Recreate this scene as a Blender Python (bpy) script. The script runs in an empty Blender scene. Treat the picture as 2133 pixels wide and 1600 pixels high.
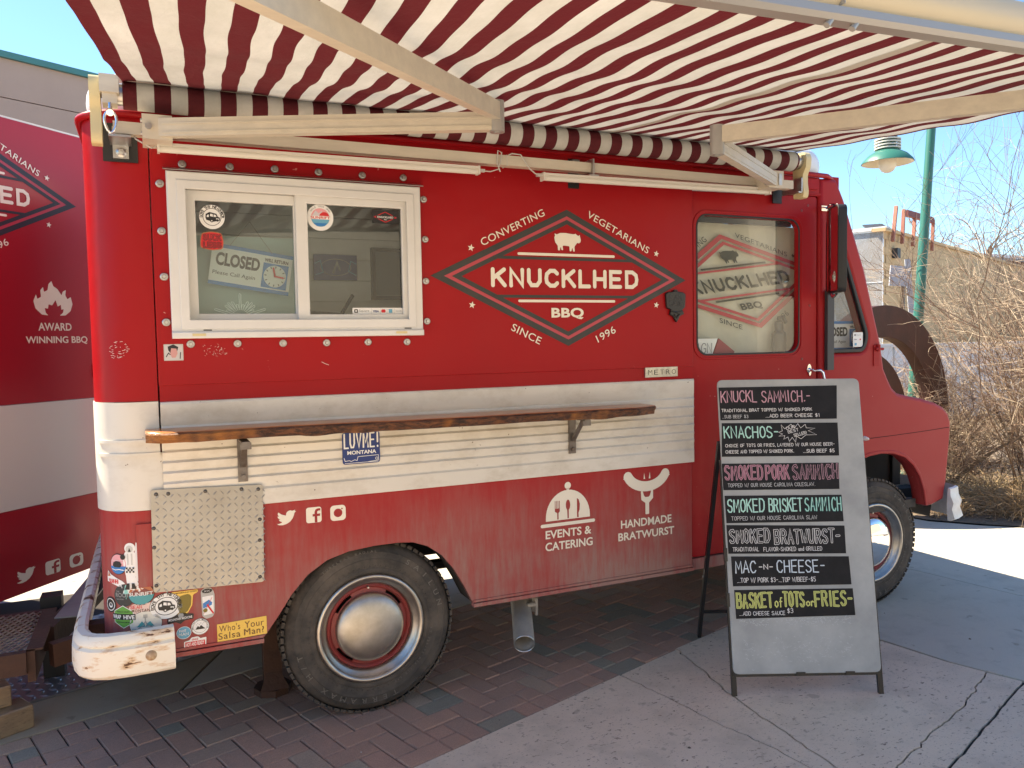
import bpy, math, random
from mathutils import Matrix, Vector
PI = math.pi
random.seed(7)
SC = bpy.context.scene
COL = SC.collection

# ------------------------------------------------------------------ camera, sky, sun, exposure
cam_d = bpy.data.cameras.new('camera'); cam = bpy.data.objects.new('camera', cam_d); COL.objects.link(cam)
YAW, PIT, ROL = 0.428498, 0.0550318, -0.0175959
fw = Vector((math.sin(YAW)*math.cos(PIT), math.cos(YAW)*math.cos(PIT), -math.sin(PIT)))
r0 = Vector((math.cos(YAW), -math.sin(YAW), 0)); u0 = r0.cross(fw)
rt = math.cos(ROL)*r0 + math.sin(ROL)*u0; up = -math.sin(ROL)*r0 + math.cos(ROL)*u0
cam.matrix_world = Matrix(((rt.x, up.x, -fw.x, -0.83667), (rt.y, up.y, -fw.y, -3.26187), (rt.z, up.z, -fw.z, 1.59906), (0, 0, 0, 1)))
cam_d.sensor_width = 36; cam_d.lens = 27.866; cam_d.clip_end = 2000; cam_d.clip_start = 0.05
SC.camera = cam

SUN = Vector((-0.62, 0.62, 1.0)).normalized()
ELEV = math.asin(SUN.z); AZ = math.atan2(SUN.x, SUN.y)
world = bpy.data.worlds.new('World'); SC.world = world; world.use_nodes = True
wn = world.node_tree; bg = wn.nodes['Background']
sky = wn.nodes.new('ShaderNodeTexSky'); sky.sky_type = 'NISHITA'; sky.sun_disc = False
sky.sun_elevation = ELEV; sky.sun_rotation = AZ; sky.air_density = 1.0; sky.dust_density = 0.1; sky.ozone_density = 2.5; sky.altitude = 1000
hz = wn.nodes.new('ShaderNodeMix'); hz.data_type = 'RGBA'; hz.blend_type = 'MULTIPLY'; hz.inputs[0].default_value = 1.0; hz.inputs[7].default_value = (0.66, 0.89, 1.06, 1)
wn.links.new(sky.outputs[0], hz.inputs[6]); wn.links.new(hz.outputs[2], bg.inputs[0]); bg.inputs[1].default_value = 0.071
sun_d = bpy.data.lights.new('sun', 'SUN'); sun_d.energy = 3.5; sun_d.angle = math.radians(0.53); sun_d.color = (1.0, 0.94, 0.84)
sun = bpy.data.objects.new('sun', sun_d); COL.objects.link(sun)
sun.rotation_euler = SUN.to_track_quat('Z', 'Y').to_euler(); sun.location = (-8, 7, 12)
SC.view_settings.view_transform = 'Standard'; SC.view_settings.look = 'None'
SC.view_settings.use_white_balance = True; SC.view_settings.white_balance_temperature = 7700
SC.view_settings.exposure = 2.2; SC.view_settings.gamma = 1.0; SC.view_settings.use_curve_mapping = False
SC.cycles.max_bounces = 8; SC.cycles.transparent_max_bounces = 16

# ------------------------------------------------------------------ materials
MATS = {}
def mat(name, col, rough=0.5, metal=0.0, coat=0.0, var=None, vs=3.0, bump=0.0, bs=80.0, spec=0.5, alpha=None, sc3=None, trans=0):
    if name in MATS: return MATS[name]
    m = bpy.data.materials.new(name); m.use_nodes = True; MATS[name] = m
    nt = m.node_tree; p = nt.nodes['Principled BSDF']
    p.inputs['Base Color'].default_value = (*col, 1); p.inputs['Roughness'].default_value = rough
    p.inputs['Metallic'].default_value = metal; p.inputs['Specular IOR Level'].default_value = spec
    if coat: p.inputs['Coat Weight'].default_value = coat; p.inputs['Coat Roughness'].default_value = 0.12
    if trans: p.inputs['Transmission Weight'].default_value = trans
    tc = nt.nodes.new('ShaderNodeTexCoord'); src = tc.outputs['Object']
    if sc3:
        mp = nt.nodes.new('ShaderNodeMapping'); mp.inputs['Scale'].default_value = sc3; nt.links.new(src, mp.inputs[0]); src = mp.outputs[0]
    if var is not None:
        n = nt.nodes.new('ShaderNodeTexNoise'); n.inputs['Scale'].default_value = vs; n.inputs['Detail'].default_value = 8; n.inputs['Roughness'].default_value = 0.65
        nt.links.new(src, n.inputs['Vector'])
        r = nt.nodes.new('ShaderNodeValToRGB'); r.color_ramp.elements[0].position = 0.35; r.color_ramp.elements[1].position = 0.65
        r.color_ramp.elements[0].color = (*col, 1); r.color_ramp.elements[1].color = (*var, 1)
        nt.links.new(n.outputs['Fac'], r.inputs[0]); nt.links.new(r.outputs[0], p.inputs['Base Color'])
    if bump:
        n2 = nt.nodes.new('ShaderNodeTexNoise'); n2.inputs['Scale'].default_value = bs; n2.inputs['Detail'].default_value = 5
        nt.links.new(src, n2.inputs['Vector'])
        b = nt.nodes.new('ShaderNodeBump'); b.inputs['Strength'].default_value = bump; b.inputs['Distance'].default_value = 0.01
        nt.links.new(n2.outputs['Fac'], b.inputs['Height']); nt.links.new(b.outputs[0], p.inputs['Normal'])
    return m

def N(nt, t, **k):
    n = nt.nodes.new(t)
    for a, v in k.items():
        if a.startswith('i_'): n.inputs[a[2:]].default_value = v
        else: setattr(n, a, v)
    return n
def ramp(nt, fac, stops):
    r = nt.nodes.new('ShaderNodeValToRGB'); e = r.color_ramp.elements
    while len(e) < len(stops): e.new(0.5)
    for i, (p, c) in enumerate(stops):
        e[i].position = p; e[i].color = (c, c, c, 1) if isinstance(c, (int, float)) else (*c, 1)
    nt.links.new(fac, r.inputs[0]); return r.outputs[0]
def mixc(nt, fac, a, b, mode='MIX'):
    m = nt.nodes.new('ShaderNodeMix'); m.data_type = 'RGBA'; m.blend_type = mode
    for s, v in ((0, fac), (6, a), (7, b)):
        if hasattr(v, 'default_value'): nt.links.new(v, m.inputs[s])
        else: m.inputs[s].default_value = v if s == 0 else (*v, 1)
    return m.outputs[2]
def noise(nt, vec, scale, detail=6, rough=0.6, mscale=None):
    if mscale:
        mp = N(nt, 'ShaderNodeMapping'); mp.inputs['Scale'].default_value = mscale; nt.links.new(vec, mp.inputs[0]); vec = mp.outputs[0]
    n = N(nt, 'ShaderNodeTexNoise'); n.inputs['Scale'].default_value = scale; n.inputs['Detail'].default_value = detail; n.inputs['Roughness'].default_value = rough
    nt.links.new(vec, n.inputs['Vector']); return n.outputs['Fac']
def base(name, rough=0.5, metal=0.0):
    m = bpy.data.materials.new(name); m.use_nodes = True; MATS[name] = m
    nt = m.node_tree; p = nt.nodes['Principled BSDF']; p.inputs['Roughness'].default_value = rough; p.inputs['Metallic'].default_value = metal
    tc = N(nt, 'ShaderNodeTexCoord'); return m, nt, p, tc.outputs['Object']
def bumpn(nt, p, h, strength, dist=0.01):
    b = N(nt, 'ShaderNodeBump'); b.inputs['Strength'].default_value = strength; b.inputs['Distance'].default_value = dist
    nt.links.new(h, b.inputs['Height']); nt.links.new(b.outputs[0], p.inputs['Normal'])

RED = (0.36, 0.006, 0.010)
def red_paint():
    m, nt, p, v = base('red_paint', 0.34)
    c = mixc(nt, ramp(nt, noise(nt, v, 1.3, 4), [(0.3, 0), (0.75, 1)]), RED, (0.33, 0.009, 0.013))
    p.inputs['Specular IOR Level'].default_value = 0.18
    chips = ramp(nt, noise(nt, v, 46, 3, 0.5), [(0.735, 0), (0.76, 1)])
    area = ramp(nt, noise(nt, v, 2.1, 2), [(0.52, 0), (0.62, 1)])
    mm = N(nt, 'ShaderNodeMath', operation='MULTIPLY'); nt.links.new(chips, mm.inputs[0]); nt.links.new(area, mm.inputs[1])
    c = mixc(nt, mm.outputs[0], c, (0.62, 0.30, 0.26))
    nt.links.new(c, p.inputs['Base Color'])
    nt.links.new(ramp(nt, noise(nt, v, 6, 6), [(0.3, 0.28), (0.8, 0.46)]), p.inputs['Roughness'])
    bumpn(nt, p, noise(nt, v, 3.0, 3), 0.30, 0.03); return m
def dusty_red(name, zlo, zhi, k):
    # road dust that has settled on the lower panels, thicker near the sill
    m, nt, p, v = base(name, 0.5)
    sx = N(nt, 'ShaderNodeSeparateXYZ'); nt.links.new(v, sx.inputs[0])
    mr = N(nt, 'ShaderNodeMapRange'); mr.inputs[1].default_value = zhi; mr.inputs[2].default_value = zlo; mr.inputs[3].default_value = 0.12; mr.inputs[4].default_value = 1
    nt.links.new(sx.outputs[2], mr.inputs[0])
    st = ramp(nt, noise(nt, v, 5, 8, 0.7, (7, 7, 0.8)), [(0.3, 0.35), (0.7, 1)])
    cl = ramp(nt, noise(nt, v, 1.6, 5), [(0.32, 0.25), (0.62, 1)])
    a = N(nt, 'ShaderNodeMath', operation='MULTIPLY'); nt.links.new(mr.outputs[0], a.inputs[0]); nt.links.new(st, a.inputs[1])
    b = N(nt, 'ShaderNodeMath', operation='MULTIPLY'); nt.links.new(a.outputs[0], b.inputs[0]); nt.links.new(cl, b.inputs[1])
    g = N(nt, 'ShaderNodeMath', operation='MULTIPLY'); g.inputs[1].default_value = k; nt.links.new(b.outputs[0], g.inputs[0])
    c = mixc(nt, g.outputs[0], (0.36, 0.010, 0.014), (0.32, 0.18, 0.155)); p.inputs['Specular IOR Level'].default_value = 0.18; nt.links.new(c, p.inputs['Base Color'])
    nt.links.new(ramp(nt, g.outputs[0], [(0, 0.36), (0.6, 0.75)]), p.inputs['Roughness']); return m
def faded_red():
    m, nt, p, v = base('faded_red_paint', 0.5)
    c = mixc(nt, ramp(nt, noise(nt, v, 2.4, 6), [(0.3, 0), (0.7, 1)]), (0.40, 0.024, 0.026), (0.44, 0.055, 0.055)); p.inputs['Specular IOR Level'].default_value = 0.18
    ch = ramp(nt, noise(nt, v, 40, 3), [(0.72, 0), (0.74, 1)])
    c = mixc(nt, ch, c, (0.5, 0.3, 0.28)); nt.links.new(c, p.inputs['Base Color']); return m
def white_paint(name, base_c=(0.68, 0.645, 0.57), dirt=(0.42, 0.36, 0.27), amt=(0.46, 0.80), rust=0.72):
    m, nt, p, v = base(name, 0.42)
    c = mixc(nt, ramp(nt, noise(nt, v, 3.0, 8, 0.7, (1.4, 1, 2.4)), [(amt[0], 0), (amt[1], 0.75)]), base_c, dirt)
    r = ramp(nt, noise(nt, v, 34, 4, 0.6), [(rust, 0), (rust+0.015, 1)])
    c = mixc(nt, r, c, (0.10, 0.045, 0.02)); nt.links.new(c, p.inputs['Base Color']); return m
def rusty_white():
    m, nt, p, v = base('chipped_white_bumper_paint', 0.45)
    n1 = noise(nt, v, 16, 5, 0.6, (0.45, 1, 1.6))
    n2 = noise(nt, v, 3.0, 2)
    a = N(nt, 'ShaderNodeMath', operation='ADD'); nt.links.new(n1, a.inputs[0]); nt.links.new(ramp(nt, n2, [(0.4, 0), (0.7, 0.10)]), a.inputs[1])
    halo = mixc(nt, ramp(nt, a.outputs[0], [(0.545, 0), (0.64, 0.75)]), (0.78, 0.74, 0.64), (0.55, 0.30, 0.10))
    c = mixc(nt, ramp(nt, a.outputs[0], [(0.63, 0), (0.645, 1)]), halo, (0.10, 0.035, 0.015)); nt.links.new(c, p.inputs['Base Color'])
    return m
def stripe_fabric():
    m = bpy.data.materials.new('striped_awning_canvas'); m.use_nodes = True; MATS['stripe'] = m
    nt = m.node_tree; p = nt.nodes['Principled BSDF']; out = nt.nodes['Material Output']
    uv = N(nt, 'ShaderNodeUVMap'); sx = N(nt, 'ShaderNodeSeparateXYZ'); nt.links.new(uv.outputs[0], sx.inputs[0])
    fl = N(nt, 'ShaderNodeMath', operation='FLOOR'); nt.links.new(sx.outputs[0], fl.inputs[0])
    md = N(nt, 'ShaderNodeMath', operation='MODULO'); md.inputs[1].default_value = 2; nt.links.new(fl.outputs[0], md.inputs[0])
    gt = N(nt, 'ShaderNodeMath', operation='GREATER_THAN'); gt.inputs[1].default_value = 0.5; nt.links.new(md.outputs[0], gt.inputs[0])
    tc = N(nt, 'ShaderNodeTexCoord'); v = tc.outputs['Object']
    wn_ = ramp(nt, noise(nt, v, 5, 8, 0.75, (1, 0.5, 1)), [(0.35, 0), (0.7, 1)])
    w = mixc(nt, wn_, (0.60, 0.595, 0.555), (0.46, 0.465, 0.415))
    c = mixc(nt, gt.outputs[0], (0.095, 0.005, 0.010), w)
    nt.links.new(c, p.inputs['Base Color']); p.inputs['Roughness'].default_value = 0.85
    tr = N(nt, 'ShaderNodeBsdfTranslucent'); nt.links.new(c, tr.inputs[0])
    mx = N(nt, 'ShaderNodeMixShader'); mx.inputs[0].default_value = 0.15
    nt.links.new(p.outputs[0], mx.inputs[1]); nt.links.new(tr.outputs[0], mx.inputs[2]); nt.links.new(mx.outputs[0], out.inputs[0])
    b = N(nt, 'ShaderNodeBump'); b.inputs['Strength'].default_value = 0.6; b.inputs['Distance'].default_value = 0.01
    nt.links.new(noise(nt, v, 22, 4, 0.6, (1, 0.45, 1)), b.inputs['Height']); nt.links.new(b.outputs[0], p.inputs['Normal'])
    return m
def glass(name, tint=(0.9, 0.95, 0.94), f0=0.008, k=0.42, cloudy=0.0):
    m = bpy.data.materials.new(name); m.use_nodes = True; MATS[name] = m
    nt = m.node_tree; out = nt.nodes['Material Output']; nt.nodes.remove(nt.nodes['Principled BSDF'])
    t = N(nt, 'ShaderNodeBsdfTransparent'); t.inputs[0].default_value = (*tint, 1)
    g = N(nt, 'ShaderNodeBsdfGlossy'); g.inputs['Roughness'].default_value = 0.015
    fr = N(nt, 'ShaderNodeFresnel'); fr.inputs[0].default_value = 1.5
    mu = N(nt, 'ShaderNodeMath', operation='MULTIPLY_ADD'); mu.inputs[1].default_value = 1.6 * k; mu.inputs[2].default_value = f0; nt.links.new(fr.outputs[0], mu.inputs[0]); mu.use_clamp = True
    mx = N(nt, 'ShaderNodeMixShader'); nt.links.new(mu.outputs[0], mx.inputs[0]); nt.links.new(t.outputs[0], mx.inputs[1]); nt.links.new(g.outputs[0], mx.inputs[2])
    last = mx
    if cloudy:
        d = N(nt, 'ShaderNodeBsdfDiffuse'); d.inputs[0].default_value = (0.55, 0.6, 0.58, 1)
        m2 = N(nt, 'ShaderNodeMixShader'); m2.inputs[0].default_value = cloudy; nt.links.new(mx.outputs[0], m2.inputs[1]); nt.links.new(d.outputs[0], m2.inputs[2]); last = m2
    nt.links.new(last.outputs[0], out.inputs[0]); return m
def concrete(name, a, b, pit=(0.10, 0.08, 0.07), pits=0.66, fine=60, streak=None):
    m, nt, p, v = base(name, 0.85)
    c = mixc(nt, ramp(nt, noise(nt, v, 1.1, 9, 0.7), [(0.3, 0), (0.7, 1)]), a, b)
    c = mixc(nt, ramp(nt, noise(nt, v, 190, 3, 0.8), [(0.35, 0), (0.7, 0.35)]), c, tuple(x*0.66 for x in a))
    c = mixc(nt, ramp(nt, noise(nt, v, 300, 2, 0.8), [(0.62, 0), (0.7, 0.5)]), c, tuple(min(x*1.6, 0.7) for x in a))
    pp = ramp(nt, noise(nt, v, 30, 5, 0.62, streak or (1, 1, 1)), [(pits, 0), (pits+0.025, 0.85)])
    msk = ramp(nt, noise(nt, v, 3.3, 4, 0.6), [(0.38, 0.12), (0.62, 1)])
    pm = N(nt, 'ShaderNodeMath', operation='MULTIPLY'); nt.links.new(pp, pm.inputs[0]); nt.links.new(msk, pm.inputs[1]); pp = pm.outputs[0]
    pk = ramp(nt, noise(nt, v, 75, 4, 0.6, streak or (1, 1, 1)), [(pits+0.03, 0), (pits+0.05, 0.6)]); c = mixc(nt, pk, c, pit)
    c = mixc(nt, pp, c, pit)
    c = mixc(nt, ramp(nt, noise(nt, v, 4.5, 6, 0.7), [(0.50, 0), (0.72, 0.45)]), c, tuple(x*0.50 for x in a))
    c = mixc(nt, ramp(nt, noise(nt, v, 11, 3, 0.5), [(0.66, 0), (0.70, 0.5)]), c, tuple(x*0.4 for x in a))
    nt.links.new(c, p.inputs['Base Color'])
    h = mixc(nt, pp, noise(nt, v, fine*2, 5, 0.8), (0.0, 0.0, 0.0)); bumpn(nt, p, h, 0.5, 0.004); return m
def brick_mat():
    m, nt, p, v = base('paver_clay', 0.85)
    at = N(nt, 'ShaderNodeObjectInfo'); geo = N(nt, 'ShaderNodeNewGeometry')
    wn2 = N(nt, 'ShaderNodeTexNoise'); pos = geo.outputs['Position']
    tint = N(nt, 'ShaderNodeAttribute'); tint.attribute_name = 'tint'; 
    rnd = N(nt, 'ShaderNodeMath', operation='ADD'); nt.links.new(at.outputs['Random'], rnd.inputs[0]); nt.links.new(tint.outputs['Fac'], rnd.inputs[1])
    fr = N(nt, 'ShaderNodeMath', operation='FRACT'); nt.links.new(rnd.outputs[0], fr.inputs[0])
    c = ramp(nt, fr.outputs[0], [(0.0, (0.50, 0.29, 0.205)), (0.3, (0.55, 0.31, 0.22)), (0.6, (0.44, 0.27, 0.20)), (0.87, (0.50, 0.37, 0.26)), (0.91, (0.32, 0.29, 0.22))])
    c = mixc(nt, ramp(nt, noise(nt, pos, 240, 3, 0.8), [(0.4, 0), (0.7, 0.5)]), c, (0.09, 0.05, 0.045))
    c = mixc(nt, ramp(nt, noise(nt, pos, 330, 2, 0.8), [(0.63, 0), (0.7, 0.7)]), c, (0.38, 0.32, 0.28))
    c = mixc(nt, ramp(nt, noise(nt, pos, 3, 6, 0.7), [(0.4, 0), (0.8, 0.4)]), c, (0.20, 0.16, 0.135))
    nt.links.new(c, p.inputs['Base Color']); bumpn(nt, p, noise(nt, pos, 150, 5, 0.8), 0.55, 0.004); return m
def wood_slab(name, a, b, dark, sc=(0.6, 6, 14)):
    m, nt, p, v = base(name, 0.32)
    p.inputs['Coat Weight'].default_value = 0.5; p.inputs['Coat Roughness'].default_value = 0.15
    c = mixc(nt, ramp(nt, noise(nt, v, 4, 10, 0.6, sc), [(0.3, 0), (0.7, 1)]), a, b)
    c = mixc(nt, ramp(nt, noise(nt, v, 10, 8, 0.7, (0.7, 5, 12)), [(0.55, 0), (0.68, 0.8)]), c, dark)
    nt.links.new(c, p.inputs['Base Color']); bumpn(nt, p, noise(nt, v, 18, 6, 0.7, (1, 3, 4)), 0.3, 0.004); return m
def block_wall(name, a, b, bw, bh, mortar, rot=0.0):
    m, nt, p, v = base(name, 0.85)
    mp = N(nt, 'ShaderNodeMapping'); mp.inputs['Rotation'].default_value = (PI/2, 0, rot); nt.links.new(v, mp.inputs[0])
    c = mixc(nt, ramp(nt, noise(nt, v, 0.6, 8, 0.7), [(0.3, 0), (0.75, 1)]), a, b)
    c = mixc(nt, ramp(nt, noise(nt, v, 60, 3, 0.8), [(0.4, 0), (0.8, 0.3)]), c, tuple(x*0.7 for x in a))
    nt.links.new(c, p.inputs['Base Color']); bumpn(nt, p, noise(nt, v, 60, 4, 0.8), 0.3, 0.01); return m

M_red = red_paint(); M_dust = dusty_red('dusty_red_paint', 0.42, 1.05, 1.7); M_dust2 = dusty_red('lightly_dusty_red_paint', 0.3, 1.35, 0.75); M_faded = faded_red()
M_belt = white_paint('off_white_belt_paint'); M_belt2 = white_paint('off_white_corner_paint', amt=(0.5, 0.9)); M_trw = mat('trailer_white', (0.62, 0.60, 0.56), 0.5)
M_trr = mat('trailer_red', (0.36, 0.010, 0.024), 0.35, var=(0.32, 0.010, 0.022), vs=0.8)
M_trd = mat('trailer_red_print', (0.70, 0.42, 0.40), 0.5)
M_bump = rusty_white(); M_stripe = stripe_fabric()
M_roof = mat('white_roof_paint', (0.78, 0.79, 0.80), 0.35, var=(0.70, 0.71, 0.73), vs=2)
M_vinyl = mat('white_vinyl', (0.70, 0.695, 0.67), 0.35, var=(0.64, 0.635, 0.61), vs=4)
M_alum = mat('beige_powder_coated_aluminium', (0.60, 0.54, 0.43), 0.38, var=(0.52, 0.47, 0.38), vs=5, sc3=(1, 6, 6))
M_alum2 = mat('grey_aluminium', (0.38, 0.37, 0.35), 0.35, metal=0.4)
M_cream = mat('cream_plastic', (0.66, 0.55, 0.30), 0.4)
M_steel = mat('zinc_steel', (0.55, 0.55, 0.54), 0.32, metal=0.9, var=(0.42, 0.41, 0.39), vs=20)
M_brushed = mat('dull_brushed_steel', (0.50, 0.48, 0.45), 0.34, metal=1.0, var=(0.36, 0.34, 0.31), vs=9, bump=0.05, bs=40)
M_chrome = mat('chrome', (0.85, 0.85, 0.86), 0.06, metal=1.0)
M_cap = mat('scuffed_hubcap_metal', (0.50, 0.48, 0.45), 0.42, metal=1.0, var=(0.38, 0.36, 0.32), vs=12, bump=0.06, bs=30)
M_tread = mat('worn_tread_plate_aluminium', (0.40, 0.385, 0.345), 0.42, metal=0.55, var=(0.33, 0.31, 0.27), vs=6)
M_rubber = mat('tyre_rubber', (0.032, 0.030, 0.028), 0.78, var=(0.105, 0.088, 0.072), vs=7, bump=0.25, bs=60)
M_rubber2 = mat('tyre_lettering_rubber', (0.13, 0.12, 0.105), 0.6)
M_black = mat('black_rubber', (0.012, 0.012, 0.013), 0.5)
M_blackm = mat('black_painted_steel', (0.014, 0.014, 0.015), 0.35)
M_under = mat('underbody_grime', (0.022, 0.020, 0.018), 0.9)
M_rust = mat('rusty_brown_steel', (0.085, 0.035, 0.020), 0.7, var=(0.05, 0.022, 0.014), vs=7, bump=0.3, bs=50)
M_ring = mat('weathering_steel', (0.070, 0.022, 0.014), 0.6, var=(0.045, 0.016, 0.011), vs=5, bump=0.15, bs=30)
M_wheelred = mat('wheel_red_paint', (0.26, 0.03, 0.03), 0.45, var=(0.20, 0.05, 0.045), vs=10)
M_print_w = mat('cream_vinyl_print', (0.80, 0.74, 0.62), 0.5)
M_print_k = mat('black_vinyl_print', (0.030, 0.029, 0.026), 0.55, var=(0.045, 0.043, 0.038), vs=6)
M_print_p = mat('pinkish_vinyl_print', (0.46, 0.05, 0.07), 0.45)
M_shelf = wood_slab('varnished_live_edge_wood', (0.56, 0.21, 0.06), (0.38, 0.12, 0.035), (0.07, 0.022, 0.010))
def bark_mat():
    m, nt, p, v = base('dark_live_edge_bark', 0.5)
    patch = ramp(nt, noise(nt, v, 3.4, 3, 0.5, (1, 0.2, 0.2)), [(0.54, 0), (0.60, 1)])
    g = mixc(nt, ramp(nt, noise(nt, v, 6, 8, 0.7, (1.2, 6, 8)), [(0.35, 0), (0.65, 1)]), (0.50, 0.20, 0.045), (0.20, 0.065, 0.018))
    k = mixc(nt, ramp(nt, noise(nt, v, 14, 8, 0.75, (1.5, 5, 5)), [(0.42, 0), (0.62, 1)]), (0.030, 0.014, 0.010), (0.20, 0.075, 0.030))
    nt.links.new(mixc(nt, patch, k, g), p.inputs['Base Color']); bumpn(nt, p, noise(nt, v, 30, 8, 0.75, (1, 3, 3)), 0.9, 0.012); return m
M_bark = bark_mat()
M_barkold = wood_slab('unused_bark', (0.16, 0.058, 0.018), (0.44, 0.17, 0.04), (0.022, 0.009, 0.006), (1.0, 5, 5))
M_white = mat('white_print', (0.80, 0.80, 0.78), 0.5); M_k = mat('black_print', (0.015, 0.015, 0.016), 0.5)
M_blue = mat('sign_blue_print', (0.02, 0.19, 0.50), 0.4); M_navy = mat('navy_print', (0.012, 0.035, 0.17), 0.35)
M_pink = mat('pink_print', (0.75, 0.35, 0.38), 0.5); M_teal = mat('teal_print', (0.05, 0.30, 0.33), 0.5); M_orange = mat('orange_print', (0.45, 0.15, 0.07), 0.5)
M_green = mat('green_print', (0.12, 0.36, 0.06), 0.5); M_yel = mat('yellow_print', (0.80, 0.52, 0.10), 0.5); M_redp = mat('bright_red_print', (0.65, 0.02, 0.03), 0.5)
M_lblue = mat('light_blue_print', (0.12, 0.38, 0.55), 0.5); M_brownp = mat('brown_print', (0.12, 0.05, 0.02), 0.5); M_grey = mat('grey_print', (0.30, 0.31, 0.31), 0.5)
M_olive = mat('olive_print', (0.20, 0.15, 0.02), 0.5); M_cyan = mat('pale_cyan_neon_tube', (0.85, 0.95, 0.93), 0.3)
M_glass = glass('window_glass', tint=(.86, .93, .93), k=0.9, f0=0.02); M_dglass = glass('door_glass', k=0.09, f0=0.0); M_glass2 = glass('kitchen_glass_left', (0.84, 0.96, 0.95), 0.03, 0.9, 0.05); M_wglass = glass('windshield_glass', (0.92, 0.95, 0.95), 0.01, 0.4)
M_interior = mat('white_interior_board', (0.72, 0.71, 0.67), 0.6, var=(0.64, 0.63, 0.59), vs=4); M_intd = mat('dark_interior', (0.03, 0.03, 0.032), 0.6)
M_board = mat('weathered_grey_board', (0.42, 0.43, 0.42), 0.5, var=(0.31, 0.32, 0.32), vs=5, bump=0.05, bs=60)
M_strip = mat('black_chalk_vinyl', (0.010, 0.010, 0.012), 0.6, var=(0.016, 0.016, 0.018), vs=14, spec=0.25)
M_seat = mat('grey_seat_vinyl', (0.20, 0.20, 0.205), 0.6)
M_lampteal = mat('teal_painted_steel', (0.025, 0.15, 0.12), 0.4)
M_tan = block_wall('tan_block_wall', (0.56, 0.38, 0.21), (0.49, 0.33, 0.18), 0.4, 0.2, None)
M_pale = block_wall('pale_grey_block_wall', (0.68, 0.72, 0.76), (0.62, 0.66, 0.70), 0.4, 0.2, None)
M_conc = concrete('tan_exposed_aggregate_concrete', (0.80, 0.64, 0.49), (0.64, 0.515, 0.40), (0.17, 0.11, 0.085), 0.60, streak=(1, 1.6, 1))
M_conc2 = concrete('smooth_grey_concrete', (0.54, 0.50, 0.42), (0.46, 0.43, 0.37), (0.22, 0.20, 0.18), 0.74)
M_conc3 = concrete('tan_band_concrete', (0.44, 0.37, 0.26), (0.36, 0.31, 0.23), (0.12, 0.10, 0.08), 0.70)
M_asph = concrete('grey_paving', (0.40, 0.385, 0.36), (0.34, 0.33, 0.31), (0.1, 0.1, 0.1), 0.72)
M_sand = concrete('mulch_soil', (0.16, 0.12, 0.085), (0.22, 0.17, 0.12), (0.05, 0.035, 0.025), 0.55)
M_joint = mat('dark_joint_sand', (0.035, 0.028, 0.024), 0.95)
M_brick = brick_mat()
M_floorplate = mat('galvanised_checker_plate', (0.35, 0.37, 0.40), 0.38, metal=0.7, var=(0.25, 0.26, 0.29), vs=3)

# ------------------------------------------------------------------ mesh helpers
WM = {}
def put(name, me, m=None, parent=None, M=None, label=None, cat=None, group=None, kind=None):
    o = bpy.data.objects.new(name, me); COL.objects.link(o)
    if me is not None and m is not None:
        ms = m if isinstance(m, (list, tuple)) else [m]
        if not me.materials:
            for q in ms: me.materials.append(q)
    M = M or Matrix.Identity(4)
    WM[o.name] = M
    if parent: o.parent = parent; o.matrix_basis = WM[parent.name].inverted() @ M
    else: o.matrix_basis = M
    for k, v in (('label', label), ('category', cat), ('group', group), ('kind', kind)):
        if v: o[k] = v
    return o
def thing(name, label, cat, loc, group=None, rz=0.0, M=None):
    return put(name, None, None, None, M or (Matrix.Translation(loc) @ Matrix.Rotation(rz, 4, 'Z')), label, cat, group)

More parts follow.
